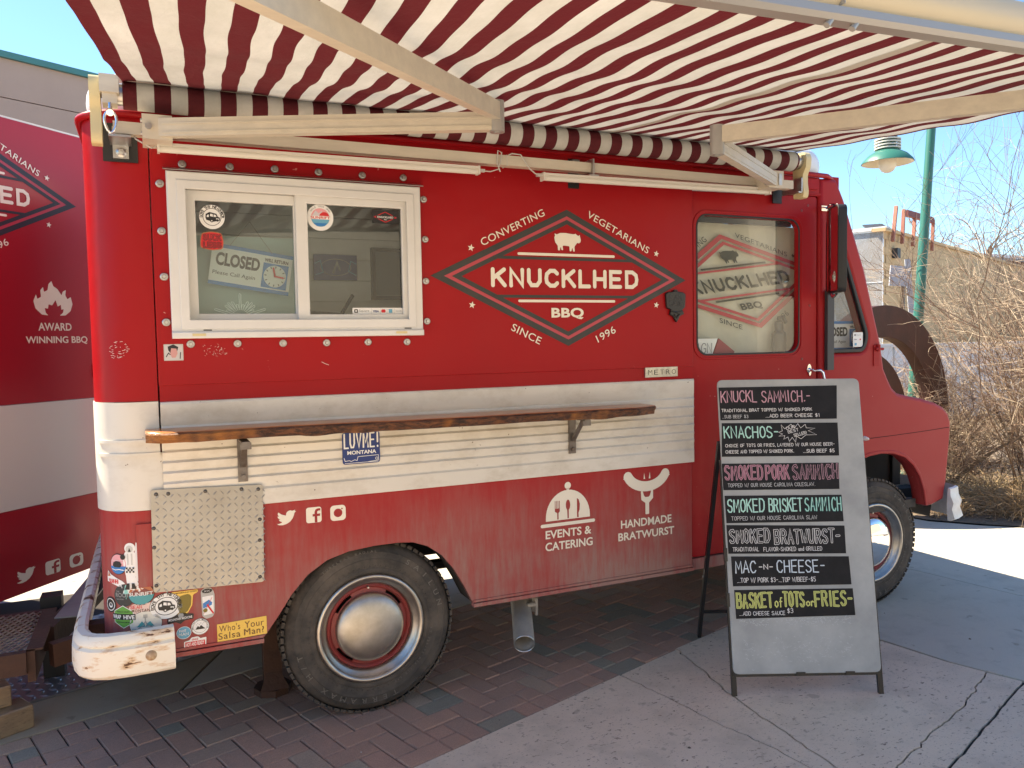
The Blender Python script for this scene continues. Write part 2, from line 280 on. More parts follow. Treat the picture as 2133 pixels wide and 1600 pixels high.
class MB:
    def __init__(s): s.v = []; s.f = []; s.mi = []; s.m = 0; s.T = Matrix.Identity(4); s.uv = None
    def add(s, vs, fs):
        b = len(s.v); s.v += [tuple(s.T @ Vector(p)) for p in vs]; s.f += [tuple(i+b for i in f) for f in fs]; s.mi += [s.m]*len(fs); return s
    def box(s, x0, x1, y0, y1, z0, z1):
        return s.add([(x0,y0,z0),(x1,y0,z0),(x1,y1,z0),(x0,y1,z0),(x0,y0,z1),(x1,y0,z1),(x1,y1,z1),(x0,y1,z1)],
                     [(0,3,2,1),(4,5,6,7),(0,1,5,4),(1,2,6,5),(2,3,7,6),(3,0,4,7)])
    def beam(s, a, b, w, h, upv=(0,0,1)):
        a = Vector(a); b = Vector(b); d = (b-a).normalized(); x = d.cross(Vector(upv)).normalized(); z = x.cross(d)
        vs = [p + x*i*w/2 + z*j*h/2 for p in (a, b) for i, j in ((-1,-1),(1,-1),(1,1),(-1,1))]
        return s.add(vs, [(0,1,2,3),(7,6,5,4),(0,4,5,1),(1,5,6,2),(2,6,7,3),(3,7,4,0)])
    def tube(s, pts, r, n=10, caps=True, rs=None):
        pts = [Vector(p) for p in pts]; vs = []; fs = []; prev = None
        for i, p in enumerate(pts):
            d = (pts[min(i+1, len(pts)-1)] - pts[max(i-1, 0)]).normalized()
            if prev is None:
                x = d.cross(Vector((0, 0, 1)) if abs(d.z) < 0.9 else Vector((1, 0, 0))).normalized()
            else: x = (prev - d*prev.dot(d)).normalized()
            prev = x; y = d.cross(x); q = rs[i] if rs else r
            for k in range(n): a = 2*PI*k/n; vs.append(p + x*math.cos(a)*q + y*math.sin(a)*q)
        for i in range(len(pts)-1):
            for k in range(n): fs.append((i*n+k, i*n+(k+1) % n, (i+1)*n+(k+1) % n, (i+1)*n+k))
        if caps: fs.append(tuple(reversed(range(n)))); fs.append(tuple(range((len(pts)-1)*n, len(pts)*n)))
        return s.add(vs, fs)
    def cyl(s, a, b, r, n=16, r2=None): return s.tube([a, b], r, n, rs=[r, r if r2 is None else r2])
    def lathe(s, prof, n=48, close=False):   # profile of (radius, height) revolved about local z
        vs = []; fs = []; L = len(prof)
        for k in range(n):
            a = 2*PI*k/n
            for r, h in prof: vs.append((r*math.cos(a), r*math.sin(a), h))
        for k in range(n):
            k2 = (k+1) % n
            for i in range(L-1 if not close else L):
                j = (i+1) % L; fs.append((k*L+i, k2*L+i, k2*L+j, k*L+j))
        return s.add(vs, fs)
    def sweep(s, path, prof, closed=False):   # path: (x,y) plan points; prof: (out, z) section; out is to the right of travel
        vs = []; fs = []; n = len(prof)
        for i, p in enumerate(path):
            a = Vector(path[max(i-1, 0)]); b = Vector(path[min(i+1, len(path)-1)]); d = (b-a).normalized(); nn = Vector((d.y, -d.x))
            for o, z in prof: vs.append((p[0]+nn.x*o, p[1]+nn.y*o, z))
        for i in range(len(path)-1):
            for k in range(n): fs.append((i*n+k, i*n+(k+1) % n, (i+1)*n+(k+1) % n, (i+1)*n+k))
        fs.append(tuple(reversed(range(n)))); fs.append(tuple(range((len(path)-1)*n, len(path)*n)))
        return s.add(vs, fs)
    def prism(s, poly, z0, z1):
        n = len(poly); return s.add([(x, y, z0) for x, y in poly]+[(x, y, z1) for x, y in poly],
            [tuple(reversed(range(n))), tuple(range(n, 2*n))]+[(i, (i+1) % n, n+(i+1) % n, n+i) for i in range(n)])
    def mesh(s, name='m', smooth=None):
        me = bpy.data.meshes.new(name); me.from_pydata(s.v, [], s.f); me.update()
        me.polygons.foreach_set('material_index', s.mi)
        import bmesh
        bm = bmesh.new(); bm.from_mesh(me); bmesh.ops.recalc_face_normals(bm, faces=bm.faces); bm.to_mesh(me); bm.free()
        if smooth is not None:
            me.shade_smooth() if hasattr(me, 'shade_smooth') else None
            try: me.set_sharp_from_angle(angle=math.radians(smooth))
            except Exception: pass
        return me
    def put(s, name, m, parent=None, smooth=None, M=None, **k): return put(name, s.mesh(name, smooth), m, parent, M, **k)

def curve_mesh(loops, th=0.0, bev=0.0, res=2):
    cu = bpy.data.curves.new('c', 'CURVE'); cu.dimensions = '2D'; cu.fill_mode = 'BOTH'; cu.extrude = max(th/2-bev, 0); cu.bevel_depth = bev; cu.bevel_resolution = res; cu.offset = -bev
    for lp in loops:
        sp = cu.splines.new('POLY'); sp.points.add(len(lp)-1); sp.use_cyclic_u = True
        for i, (x, y) in enumerate(lp): sp.points[i].co = (x, y, 0, 1)
    o = bpy.data.objects.new('c', cu); me = bpy.data.meshes.new_from_object(o)
    bpy.data.objects.remove(o); bpy.data.curves.remove(cu); return me
TXT = {}
def text_mesh(s, bold=0.0, sp=1.0):
    k = (s, bold, sp)
    if k in TXT: return TXT[k]
    cu = bpy.data.curves.new('t', 'FONT'); cu.body = s; cu.size = 1; cu.offset = bold; cu.space_character = sp; cu.resolution_u = 4
    o = bpy.data.objects.new('t', cu); me = bpy.data.meshes.new_from_object(o)
    vs = [v.co.copy() for v in me.vertices]; fs = [tuple(p.vertices) for p in me.polygons]
    bpy.data.objects.remove(o); bpy.data.curves.remove(cu); bpy.data.meshes.remove(me)
    TXT[k] = (vs, fs); return TXT[k]
def face_M(x, y, z, rz=0.0, tilt=90.0):   # local x right, local y up, local z towards the viewer
    return Matrix.Translation((x, y, z)) @ Matrix.Rotation(rz, 4, 'Z') @ Matrix.Rotation(math.radians(tilt), 4, 'X')
def plate(name, loops, m, parent, y, th, bev=0.0, M=None, smooth=40, **k):
    # sheet in the truck's side plane: outline in (x, z), front face at y, depth th behind it
    me = curve_mesh(loops, th, bev)
    me.transform((M or face_M(0, y, 0)) @ Matrix.Translation((0, 0, -th/2)))
    try: me.shade_smooth(); me.set_sharp_from_angle(angle=math.radians(smooth))
    except Exception: pass
    return put(name, me, m, parent, **k)
def rrect(x0, x1, z0, z1, r, n=5):
    out = []
    for cx, cz, a in ((x1-r, z1-r, 0), (x0+r, z1-r, 90), (x0+r, z0+r, 180), (x1-r, z0+r, 270)):
        for i in range(n+1): t = math.radians(a+90*i/n); out.append((cx+r*math.cos(t), cz+r*math.sin(t)))
    return out
def rect(x0, x1, z0, z1): return [(x0, z0), (x1, z0), (x1, z1), (x0, z1)]
def circ(x, y, r, n=32, ry=None): return [(x+r*math.cos(2*PI*i/n), y+(ry or r)*math.sin(2*PI*i/n)) for i in range(n)]
def star(x, y, r, rot=0.0, inner=0.42): return [(x+(r if i % 2 == 0 else r*inner)*math.sin(rot+PI*i/5), y+(r if i % 2 == 0 else r*inner)*math.cos(rot+PI*i/5)) for i in range(10)]
def round_poly(pts, r, n=4):
    out = []
    for i, p in enumerate(pts):
        a = Vector(pts[i-1])-Vector(p); b = Vector(pts[(i+1) % len(pts)])-Vector(p)
        k = min(r, a.length*0.45, b.length*0.45); A = Vector(p)+a.normalized()*k; B = Vector(p)+b.normalized()*k
        for j in range(n+1): t = j/n; q = A*(1-t)**2+Vector(p)*2*t*(1-t)+B*t*t; out.append((q.x, q.y))
    return out

# stroke lettering for hand-written and round-ended words (grid 4 wide, 6 high)
ST = {'A': [[(0,0),(2,6),(4,0)],[(.8,2),(3.2,2)]], 'B': [[(0,0),(0,6),(2.6,6),(3.5,5.2),(3.4,3.9),(2.5,3.2),(0,3.2)],[(2.5,3.2),(3.8,2.4),(3.8,.9),(2.7,0),(0,0)]],
 'C': [[(3.8,4.9),(2.9,5.9),(1.4,5.9),(.2,4.6),(0,3),(.2,1.4),(1.4,.1),(2.9,.1),(3.8,1.1)]], 'D': [[(0,0),(0,6),(2.2,6),(3.6,4.8),(3.9,3),(3.6,1.2),(2.2,0),(0,0)]],
 'E': [[(3.6,6),(0,6),(0,0),(3.6,0)],[(0,3.1),(3.1,3.1)]], 'F': [[(3.6,6),(0,6),(0,0)],[(0,3.1),(3,3.1)]],
 'G': [[(3.7,5),(2.9,5.9),(1.4,5.9),(.2,4.6),(0,3),(.2,1.4),(1.4,.1),(2.8,.1),(3.8,1),(3.8,2.7),(2.3,2.7)]], 'H': [[(0,0),(0,6)],[(3.8,0),(3.8,6)],[(0,3),(3.8,3)]],
 'I': [[(1,0),(1,6)]], 'J': [[(3,6),(3,1.4),(2.2,.1),(.8,.1),(0,1.2)]], 'K': [[(0,0),(0,6)],[(3.7,6),(0,2.6)],[(1.3,3.7),(3.9,0)]], 'L': [[(0,6),(0,0),(3.3,0)]],
 'M': [[(0,0),(.3,6),(2.2,2),(4.1,6),(4.4,0)]], 'N': [[(0,0),(0,6),(3.8,0),(3.8,6)]], 'O': [[(2,6),(.6,5.3),(0,3),(.6,.7),(2,0),(3.4,.7),(4,3),(3.4,5.3),(2,6)]],
 'P': [[(0,0),(0,6),(2.6,6),(3.7,5.1),(3.6,3.6),(2.5,2.8),(0,2.8)]], 'R': [[(0,0),(0,6),(2.6,6),(3.7,5.1),(3.6,3.7),(2.5,3),(0,3)],[(2,3),(3.8,0)]],
 'Q': [[(2,6),(.6,5.3),(0,3),(.6,.7),(2,0),(3.4,.7),(4,3),(3.4,5.3),(2,6)],[(2.5,1.5),(4,-.3)]],
 'S': [[(3.6,5.1),(2.8,5.9),(1.2,5.9),(.2,5),(.3,3.9),(1.3,3.2),(2.8,2.7),(3.7,1.9),(3.6,.8),(2.6,.1),(1.1,.1),(.1,1)]], 'T': [[(0,6),(4,6)],[(2,6),(2,0)]],
 'U': [[(0,6),(0,1.8),(.9,.2),(2.8,.2),(3.8,1.8),(3.8,6)]], 'V': [[(0,6),(2,0),(4,6)]], 'W': [[(0,6),(1.1,0),(2.4,4),(3.7,0),(4.8,6)]], 'X': [[(0,0),(4,6)],[(0,6),(4,0)]], 'Y': [[(0,6),(2,3),(4,6)],[(2,3),(2,0)]],
 '1': [[(.3,4.8),(1.4,6),(1.4,0)]], '3': [[(.2,5.4),(1.5,6),(3.2,5.4),(3.2,4),(1.7,3.2),(3.4,2.6),(3.5,1),(2,0),(0,.6)]], '5': [[(3.4,6),(.5,6),(.2,3.4),(2,3.8),(3.5,2.6),(3.3,.8),(1.8,0),(0,.5)]],
 '0': [[(2,6),(.6,5),(.3,3),(.6,1),(2,0),(3.4,1),(3.7,3),(3.4,5),(2,6)]], '9': [[(3.5,4),(2,3),(.4,4),(.6,5.5),(2,6),(3.4,5.3),(3.4,3),(2,0)]],
 '$': [[(3.4,5),(2,5.6),(.4,4.8),(.6,3.6),(3.2,2.6),(3.4,1.2),(2,.4),(.2,1)],[(1.9,6.5),(1.9,-.5)]], '-': [[(.3,3),(2.8,3)]], '.': [[(.4,0),(.7,.2)]], ',': [[(.7,.3),(.3,-.8)]], '/': [[(0,-.4),(2.4,6.4)]], '!': [[(.8,6),(.8,2)],[(.8,.3),(.8,0)]], "'": [[(.5,6),(.4,4.6)]], '?': [[(.2,5),(1.4,6),(3,5.3),(2.9,3.8),(1.6,3),(1.6,1.7)],[(1.6,.2),(1.6,0)]], '&': [[(3.9,0),(.8,4.4),(1,5.7),(2.2,5.8),(2.6,4.6),(.4,2.2),(.3,.8),(1.6,0),(3,.7),(3.8,2.4)]],
 'o': [[(1.6,3.6),(.3,2.8),(.2,1),(1.5,0),(2.9,.9),(2.9,2.8),(1.6,3.6)]], 'f': [[(2.4,5.6),(1.5,5.8),(1,4.8),(1,0)],[(.1,3.4),(2.2,3.4)]], 'r': [[(.3,3.6),(.3,0)],[(.3,2.6),(1.4,3.6),(2.4,3.2)]],
 'a': [[(2.7,3),(1.4,3.6),(.2,2.4),(.3,.8),(1.4,0),(2.7,.9),(2.7,3.5),(2.8,0)]], 'n': [[(.3,3.6),(.3,0)],[(.3,2.6),(1.5,3.6),(2.7,2.8),(2.7,0)]], 'd': [[(2.7,3),(1.4,3.6),(.2,2.4),(.3,.8),(1.4,0),(2.7,.9)],[(2.7,6),(2.8,0)]]}
SW = {'I': 2, 'M': 4.4, 'W': 4.8, 'L': 3.3, '1': 1.8, '.': 1.0, ',': 1, '/': 2.4, '!': 1.6, "'": 1, '-': 3.1, 'o': 3, 'f': 2.4, 'r': 2.4, 'a': 2.9, 'n': 2.9, 'd': 2.9, ' ': 2.2}
def strokes(s, x, y, w, h, jit=0.0, gap=1.35, rng=None):
    tot = sum(SW.get(c, 4)+gap for c in s)-gap; kx = w/tot; ky = h/6.0; cx = 0; out = []
    for c in s:
        dy = rng.uniform(-1, 1)*jit*2 if rng else 0; sh = rng.uniform(-1, 1)*jit if rng else 0
        for st in ST.get(c, []):
            out.append([(x+(cx+px+sh*py*0.12+(rng.uniform(-1, 1)*jit*0.4 if rng else 0))*kx, y+(py+dy*0.3+(rng.uniform(-1, 1)*jit*0.4 if rng else 0))*ky) for px, py in st])
        cx += SW.get(c, 4)+gap
    return out

class Decal(MB):
    """layers of flat print gathered in one mesh; every layer sits 0.35 mm above the one before"""
    def __init__(s, M, mats, step=0.00035):
        super().__init__(); s.M = M; s.mats = []; s.h = 0.0; s.step = step; s.A = Matrix.Identity(4)
    def lay(s, m, h=None):
        if m not in s.mats: s.mats.append(m)
        s.m = s.mats.index(m)
        s.h = h if h is not None else s.h + s.step
        s.T = s.M @ s.A @ Matrix.Translation((0, 0, s.h)); return s
    def poly(s, loops, m, h=None):
        s.lay(m, h); me = curve_mesh(loops)
        s.add([v.co for v in me.vertices], [tuple(p.vertices) for p in me.polygons]); bpy.data.meshes.remove(me); return s
    def text(s, t, m, x0, y0, w, h, rot=0.0, bold=0.012, sp=1.0, lay=None):
        s.lay(m, lay); vs, fs = text_mesh(t, bold, sp)
        a = min(v.x for v in vs); b = max(v.x for v in vs); c = min(v.y for v in vs); d = max(v.y for v in vs); ca, sa = math.cos(rot), math.sin(rot)
        out = []
        for v in vs:
            x = (v.x-a)/(b-a)*w; y = (v.y-c)/(d-c)*h; out.append((x0+x*ca-y*sa, y0+x*sa+y*ca, 0))
        s.add(out, fs); return s
    def ribbon(s, pts, w, m=None, lay=None, dome=0.0002, rounde=True):
        if m is not None: s.lay(m, lay)
        P = [Vector(p) for p in pts]; P = [p for i, p in enumerate(P) if i == 0 or (p-P[i-1]).length > 1e-7]
        if len(P) < 2: return s
        secs = []
        n = len(P); closed = (P[0]-P[-1]).length < 1e-6
        for i, p in enumerate(P):
            if closed and i in (0, n-1): d1 = (P[0]-P[-2]).normalized(); d2 = (P[1]-P[0]).normalized()
            else:
                d1 = (p-P[i-1]).normalized() if i else (P[1]-P[0]).normalized(); d2 = (P[i+1]-p).normalized() if i < n-1 else d1
            t = (d1+d2); t = t.normalized() if t.length > 0.3 else d1
            k = 1/max(abs(t.dot(d1)), 0.55); secs.append((p, Vector((-t.y, t.x)), w/2*k, d1))
        if rounde and not closed:
            d = (P[1]-P[0]).normalized(); nrm = Vector((-d.y, d.x)); e = [(P[0]-d*w/2*math.sin(a), nrm, max(w/2*math.cos(a), w*0.02), d) for a in (1.5, 1.1, 0.7, 0.35)]
            d = (P[-1]-P[-2]).normalized(); nrm = Vector((-d.y, d.x)); f = [(P[-1]+d*w/2*math.sin(a), nrm, max(w/2*math.cos(a), w*0.02), d) for a in (0.35, 0.7, 1.1, 1.5)]
            secs = e+secs+f
        vs = []; fs = []
        for p, nn, q, _ in secs:
            for o, hh in ((-1, 0), (-0.6, 0.8), (0, 1), (0.6, 0.8), (1, 0)): vs.append((p.x+nn.x*o*q, p.y+nn.y*o*q, hh*dome))
        for i in range(len(secs)-1):
            for k in range(4): fs.append((i*5+k, i*5+k+1, (i+1)*5+k+1, (i+1)*5+k))
        s.add(vs, fs); return s
    def write(s, t, m, x, y, w, h, pen, jit=0.0, rng=None, gap=1.35, lay=None, dome=0.0002):
        s.lay(m, lay)
        for st in strokes(t, x, y, w, h, jit, gap, rng): s.ribbon(st, pen, dome=dome)
        return s
    def arc(s, t, m, cx, cy, R, a0, a1, h, bold=0.02, inside=False):   # letters along a circle from angle a0 to a1 (degrees)
        s.lay(m); n = len(t)
        for i, c in enumerate(t):
            if c == ' ': continue
            a = math.radians(a0+(a1-a0)*(i+0.5)/n); vs, fs = text_mesh(c, bold)
            x0 = min(v.x for v in vs); x1 = max(v.x for v in vs); k = h/0.72; rot = a+(PI/2 if inside else -PI/2); ca, sa = math.cos(rot), math.sin(rot)
            px, py = cx+R*math.cos(a), cy+R*math.sin(a)
            s.add([(px+((v.x-(x0+x1)/2)*k)*ca-v.y*k*sa, py+((v.x-(x0+x1)/2)*k)*sa+v.y*k*ca, 0) for v in vs], fs)
        return s
    def done(s, name, parent=None, **k):
        me = bpy.data.meshes.new(name); me.from_pydata(s.v, [], s.f); me.update(); me.polygons.foreach_set('material_index', s.mi)
        # faces look towards the viewer side
        return put(name, me, s.mats, parent, **k)

# ------------------------------------------------------------------ ground, paving, buildings
def ground_sheet(name, poly, z, m, **k):
    b = MB(); b.add([(x, y, z) for x, y in poly], [tuple(range(len(poly)))]); return b.put(name, m, None, kind='structure', **k)
ground_sheet('ground', [(-150, -60), (200, -60), (200, 200), (-150, 200)], -0.045, M_asph)
ground_sheet('joint_bed', [(-6, -7), (6.5, -7), (6.5, 2.6), (-6, 2.6)], -0.012, M_joint)
BA = math.radians(17.3); bu = Vector((math.cos(BA), math.sin(BA))); bv = Vector((-math.sin(BA), math.cos(BA)))
BO = Vector((1.142, -0.102))       # a point on the camera-side edge of the brick band
def bw(u, v): p = BO+bu*u+bv*v; return (p.x, p.y)
pave = thing('brick_paving', None, None, (0, 0, 0)); pave['kind'] = 'structure'
def brick_mesh(L, W, cut=None):
    b = MB(); g = 0.0022; h = 0.006
    x0, x1, y0, y1 = g, L-g, g, W-g
    b.add([(x0, y0, -0.04), (x1, y0, -0.04), (x1, y1, -0.04), (x0, y1, -0.04), (x0, y0, -h), (x1, y0, -h), (x1, y1, -h), (x0, y1, -h),
           (x0+.004, y0+.004, 0), (x1-.004, y0+.004, 0), (x1-.004, y1-.004, 0), (x0+.004, y1-.004, 0)],
          [(0,1,5,4),(1,2,6,5),(2,3,7,6),(3,0,4,7),(4,5,9,8),(5,6,10,9),(6,7,11,10),(7,4,8,11),(8,9,10,11)])
    return b
S_ = 0.1; VMAX = 1.30
me_full = brick_mesh(0.2, 0.1).mesh('brick'); me_half = brick_mesh(0.1, 0.1).mesh('brick_half')
for q in (me_full, me_half): q.materials.append(M_brick)
bricks = []
U0, U1 = -44, 20
cells = {}
for i in range(U0-2, U1+2):
    for j in range(0, 13):
        k = (i - j) % 4
        # herringbone on a square grid: k 0,1 lie along u, 2,3 stand along v
        if k == 0: bricks.append((i, j, 0))
        if k == 3: pass
for i in range(U0-2, U1+2):
    for j in range(-1, 13):
        k = (i - j) % 4
        if k == 3: bricks.append((i, j, 1))
rr = random.Random(5)
cand = []
for i, j, o in bricks:
    cs = [(i, j), (i+1, j)] if o == 0 else [(i, j), (i, j+1)]
    ok = [c for c in cs if 0 <= c[1] < 13 and U0 <= c[0] < U1]
    if not ok: continue
    c0 = ok[0]; cen = Vector(bw((c0[0]+.5)*S_, (c0[1]+.5)*S_)); d = (cen-Vector((-0.837, -3.262))).length
    vd = (cen-Vector((-0.837, -3.262))); ang = vd.normalized().dot(Vector((math.sin(YAW), math.cos(YAW))))
    split = len(ok) == 2 and rr.random() < 0.16
    cand.append((d if ang > 0.80 else d+50, ok, o, split))
cand.sort(key=lambda t: t[0])
stuffb = MB(); nb = 0
for d, ok, o, split in cand:
    pieces = [[c] for c in ok] if (split or len(ok) == 1) else [ok]
    for pc in pieces:
        hgt = rr.uniform(-0.003, 0.0012); rz = BA+rr.uniform(-0.012, 0.012)
        full = len(pc) == 2
        if full and o == 0: base_ = (pc[0][0]*S_, pc[0][1]*S_); R_ = rz
        elif full: base_ = ((pc[0][0]+1)*S_, pc[0][1]*S_); R_ = rz+PI/2
        else: base_ = (pc[0][0]*S_, pc[0][1]*S_); R_ = rz
        x, y = bw(*base_); Mx = Matrix.Translation((x, y, hgt)) @ Matrix.Rotation(R_, 4, 'Z') @ Matrix.Rotation(rr.uniform(-0.006, 0.006), 4, 'X')
        if nb < 300: put('brick', me_full if full else me_half, None, pave, Mx); nb += 1
        else:
            stuffb.T = Mx; t = brick_mesh(0.2 if full else 0.1, 0.1); stuffb.add(t.v, t.f)
so = stuffb.put('bricks', M_brick, pave); so['kind'] = 'stuff'
at = so.data.attributes.new('tint', 'FLOAT', 'FACE'); nf = len(so.data.polygons)
vals = []; 
for i in range(nf//9): vals += [rr.random()]*9
at.data.foreach_set('value', vals+[0.0]*(nf-len(vals)))

def jag(a, b, amp, n, seed):
    r = random.Random(seed); a = Vector(a); b = Vector(b); d = b-a; nn = Vector((-d.y, d.x)).normalized(); out = []; w = 0
    for i in range(n+1):
        w = w*0.75+r.uniform(-1, 1)*amp*0.5 if 0 < i < n else 0
        out.append(a+d*(i/n)+nn*(w+(r.uniform(-amp, amp)*0.35 if 0 < i < n else 0)))
    return out
def offs(pts, o):
    out = []
    for i, p in enumerate(pts):
        d = (pts[min(i+1, len(pts)-1)]-pts[max(i-1, 0)]).normalized(); out.append(p+Vector((-d.y, d.x))*o)
    return out
walk = thing('concrete_pavement', None, None, (0, 0, 0)); walk['kind'] = 'structure'
def slab(poly, z, m, label=None):
    poly = [(p[0], p[1]) for p in poly]
    me = curve_mesh([poly]); n = len(me.vertices)
    b = MB(); b.add([(v.co.x, v.co.y, z) for v in me.vertices], [tuple(p.vertices) for p in me.polygons])
    k = len(poly); b.add([(x, y, z) for x, y in poly]+[(x, y, z-0.05) for x, y in poly], [(i, (i+1) % k, k+(i+1) % k, k+i) for i in range(k)])
    return b.put('slab', m, walk, label=label)
V = lambda x, y: Vector((x, y))
edgeA = [V(*bw(u, -0.004)) for u in (-5, -1.115, 0.0, 0.451, 1.42)]       # camera-side edge of the bricks
c1 = jag((1.142, -0.110), (1.31, -1.0), 0.010, 26, 1)+jag((1.31, -1.0), (1.6, -2.9), 0.012, 20, 9)[1:]
c2 = jag((1.568, 0.035), (1.468, -0.551), 0.012, 18, 2)+jag((1.468, -0.551), (1.40, -1.25), 0.010, 20, 3)[1:]+jag((1.40, -1.25), (1.75, -2.9), 0.010, 16, 4)[1:]
jg = [V(2.42, 0.29), V(2.588, -0.37), V(2.64, -0.70), V(2.745, -1.0)]
jr = jag((2.745, -1.0), (1.77, -1.345), 0.006, 26, 6)+jag((1.77, -1.345), (1.2, -1.53), 0.006, 14, 8)[1:]
cr = jag((2.69, -0.86), (2.30, -1.035), 0.010, 16, 11)+jag((2.30, -1.035), (1.60, -1.262), 0.012, 22, 12)[1:]+jag((1.60, -1.262), (1.46, -1.40), 0.006, 6, 13)[1:]
# left big slab
slab([V(*bw(-5, -0.006))]+[V(*bw(-1.1, -0.006))]+[edgeA[2]+V(-0.006, -0.004)]+offs(c1, 0.0)[1:]+[V(-5, -6)], 0.0, M_conc)
slab([V(1.148, -0.108), V(*bw(0.44, -0.006))]+offs(c2, -0.004)+list(reversed(offs(c1, 0.008))), -0.001, M_conc)
slab(offs(c2, 0.004)+[V(1.56, -1.41)]+list(reversed(offs(cr, -0.004)))+[V(2.683, -0.85)]+[V(2.58, -0.37), V(2.412, 0.278)], 0.0, M_conc) if False else None
c2a = [p for p in offs(c2, 0.005) if p.y > -1.43]
slab(c2a+[p for p in reversed(offs(cr, -0.004))]+[V(2.634, -0.70), V(2.58, -0.37), V(2.412, 0.278)], 0.0, M_conc)
slab(list(offs(cr, 0.003))+[V(1.40, -1.462)]+list(reversed([p for p in offs(jr, -0.006) if p.x > 1.41])), -0.002, M_conc)
slab([p for p in offs(jr, 0.007) if p.x > 1.45]+[V(1.66, -2.9), V(6, -6), V(6, -1.6), V(2.80, -1.03)], -0.001, M_conc)
# smooth grey slabs to the right
slab([V(2.43, 0.29), V(2.598, -0.37), V(2.65, -0.70), V(2.755, -0.995), V(5.6, -1.9), V(5.9, -0.8), V(3.905, -0.238), V(3.81, 0.43), V(3.66, 0.70)], 0.0, M_conc2)
slab([V(3.913, -0.232), V(5.9, -0.79), V(6.4, 0.2), V(5.64, 0.78), V(5.38, 1.03), V(5.14, 1.34), V(4.95, 2.6), V(3.4, 2.6), V(3.67, 0.71), V(3.818, 0.44)], -0.001, M_conc2)
slab([V(*bw(-2.2, 1.312)), V(*bw(2.55, 1.312)), V(3.4, 2.6), V(-0.3, 2.6), V(-0.66, 1.075), V(-0.545, 0.70)], 0.0, M_conc2) if False else None
slab([V(*bw(-1.575, 1.305)), V(*bw(0.0, 1.305)), V(*bw(2.3, 1.305)), V(3.39, 2.6), V(-0.10, 2.6), V(-0.53, 1.112)], 0.0, M_conc2)
slab([V(*bw(-4.5, 1.305)), V(*bw(-1.60, 1.305)), V(-0.552, 1.10), V(-1.50, 0.79), V(-4.6, -0.20)], 0.0, M_conc3)
slab([V(*bw(2.01, -0.0)), V(2.425, 0.292), V(3.655, 0.712), V(*bw(2.31, 1.30))] , -0.001, M_conc2)
# steel checker plates on the ground behind the band
pd = (Vector((-0.53, 1.105))-Vector((-1.496, 0.793))).normalized(); pn = Vector((-pd.y, pd.x))
cover = put('steel_floor_plate', None, None, None, Matrix.Translation((-0.53, 1.118, 0)), 'grey checkered steel plates lying on the ground under the rear of the truck', 'metal plate')
def lozenges(w, h, pitch, ln, wd, ht, M, zoff=0.0):
    b = MB(); i = 0; r_ = 0; b.T = M; y = pitch*0.5
    while y < h:
        x = pitch*0.5; c = 0
        while x < w:
            a = PI/4 if (r_+c) % 2 == 0 else -PI/4; dx, dy = math.cos(a)*ln/2, math.sin(a)*ln/2; nx, ny = -math.sin(a)*wd/2, math.cos(a)*wd/2
            b.add([(x-dx, y-dy, zoff), (x+nx, y+ny, zoff), (x+dx, y+dy, zoff), (x-nx, y-ny, zoff), (x-dx*.35, y-dy*.35, zoff+ht), (x+dx*.35, y+dy*.35, zoff+ht)],
                  [(0, 3, 4), (3, 2, 5, 4), (2, 1, 5), (1, 0, 4, 5)])
            x += pitch; c += 1
        y += pitch; r_ += 1
    return b
for k in range(3):
    o = Vector((-0.53, 1.118))-pd*(1.0*(k+1)); A = Matrix(((pd.x, pn.x, 0, o.x), (pd.y, pn.y, 0, o.y), (0, 0, 1, 0.0), (0, 0, 0, 1)))
    b = MB(); b.T = A; b.box(0.004, 0.996, 0, 1.05, -0.01, 0.004); b.put('plate', M_floorplate, cover)
    q = lozenges(0.99, 1.04, 0.046, 0.046, 0.016, 0.005, A, 0.004).put('raised_tread', M_floorplate, cover); q['kind'] = 'stuff'
# far right planting bed
bed = ground_sheet('planting_bed', [(5.14, 1.36), (5.40, 1.02), (5.66, 0.76), (6.42, 0.2), (12, -1), (16, 8), (4.6, 8), (4.95, 2.62)], 0.01, M_sand)

def oriented(P, az):   # local x along azimuth az (clockwise from +Y), z up, wall face towards local -y
    a = math.radians(90-az); return Matrix.Translation(P) @ Matrix.Rotation(a, 4, 'Z')
# tan block building with a pale side wall
bt = put('block_building', None, None, None, Matrix.Translation((16.13, 11.17, 0)), 'tan concrete block building with pale grey side wall and wooden posts along its roof', 'building')
T = oriented((16.13, 11.17, 0), 67.3)
b = MB(); b.T = T; b.box(0, 26, 0.01, 8, -0.05, 4.18); b.put('core', M_tan, bt)
rows = MB(); n = 0
blk = brick_mesh(0.4, 0.2)
r3 = random.Random(3)
mblk = MB(); 
for v_, f_ in ((blk.v, blk.f),): mblk.add([(x, -z*0.3, y) for x, y, z in v_], f_)
me_blk = mblk.mesh('block'); me_blk.materials.append(M_tan)
nblk = 0; far = MB()
for j in range(21):
    for i in range(24):
        Mx = T @ Matrix.Translation((i*0.4+(0.2 if j % 2 else 0), -0.012, j*0.2))
        if i < 14: put('block', me_blk, None, bt, Mx); nblk += 1
        else: far.T = Mx; far.add(mblk.v, mblk.f)
        if nblk >= 299: pass
q = far.put('blocks', M_tan, bt); q['kind'] = 'stuff'
b = MB(); b.T = T; b.box(-0.12, 26, -0.10, 0.25, 4.18, 4.26); b.put('parapet_cap', M_tan, bt)
b = MB(); b.T = T; b.box(1.4, 1.5, -0.09, -0.03, 0, 3.3); b.put('downpipe', mat('brown_pipe', (0.10, 0.06, 0.04), 0.6), bt)
b = MB(); b.T = T; b.box(0.62, 0.86, -0.16, -0.03, 3.55, 3.80); b.put('wall_lamp', M_intd, bt)
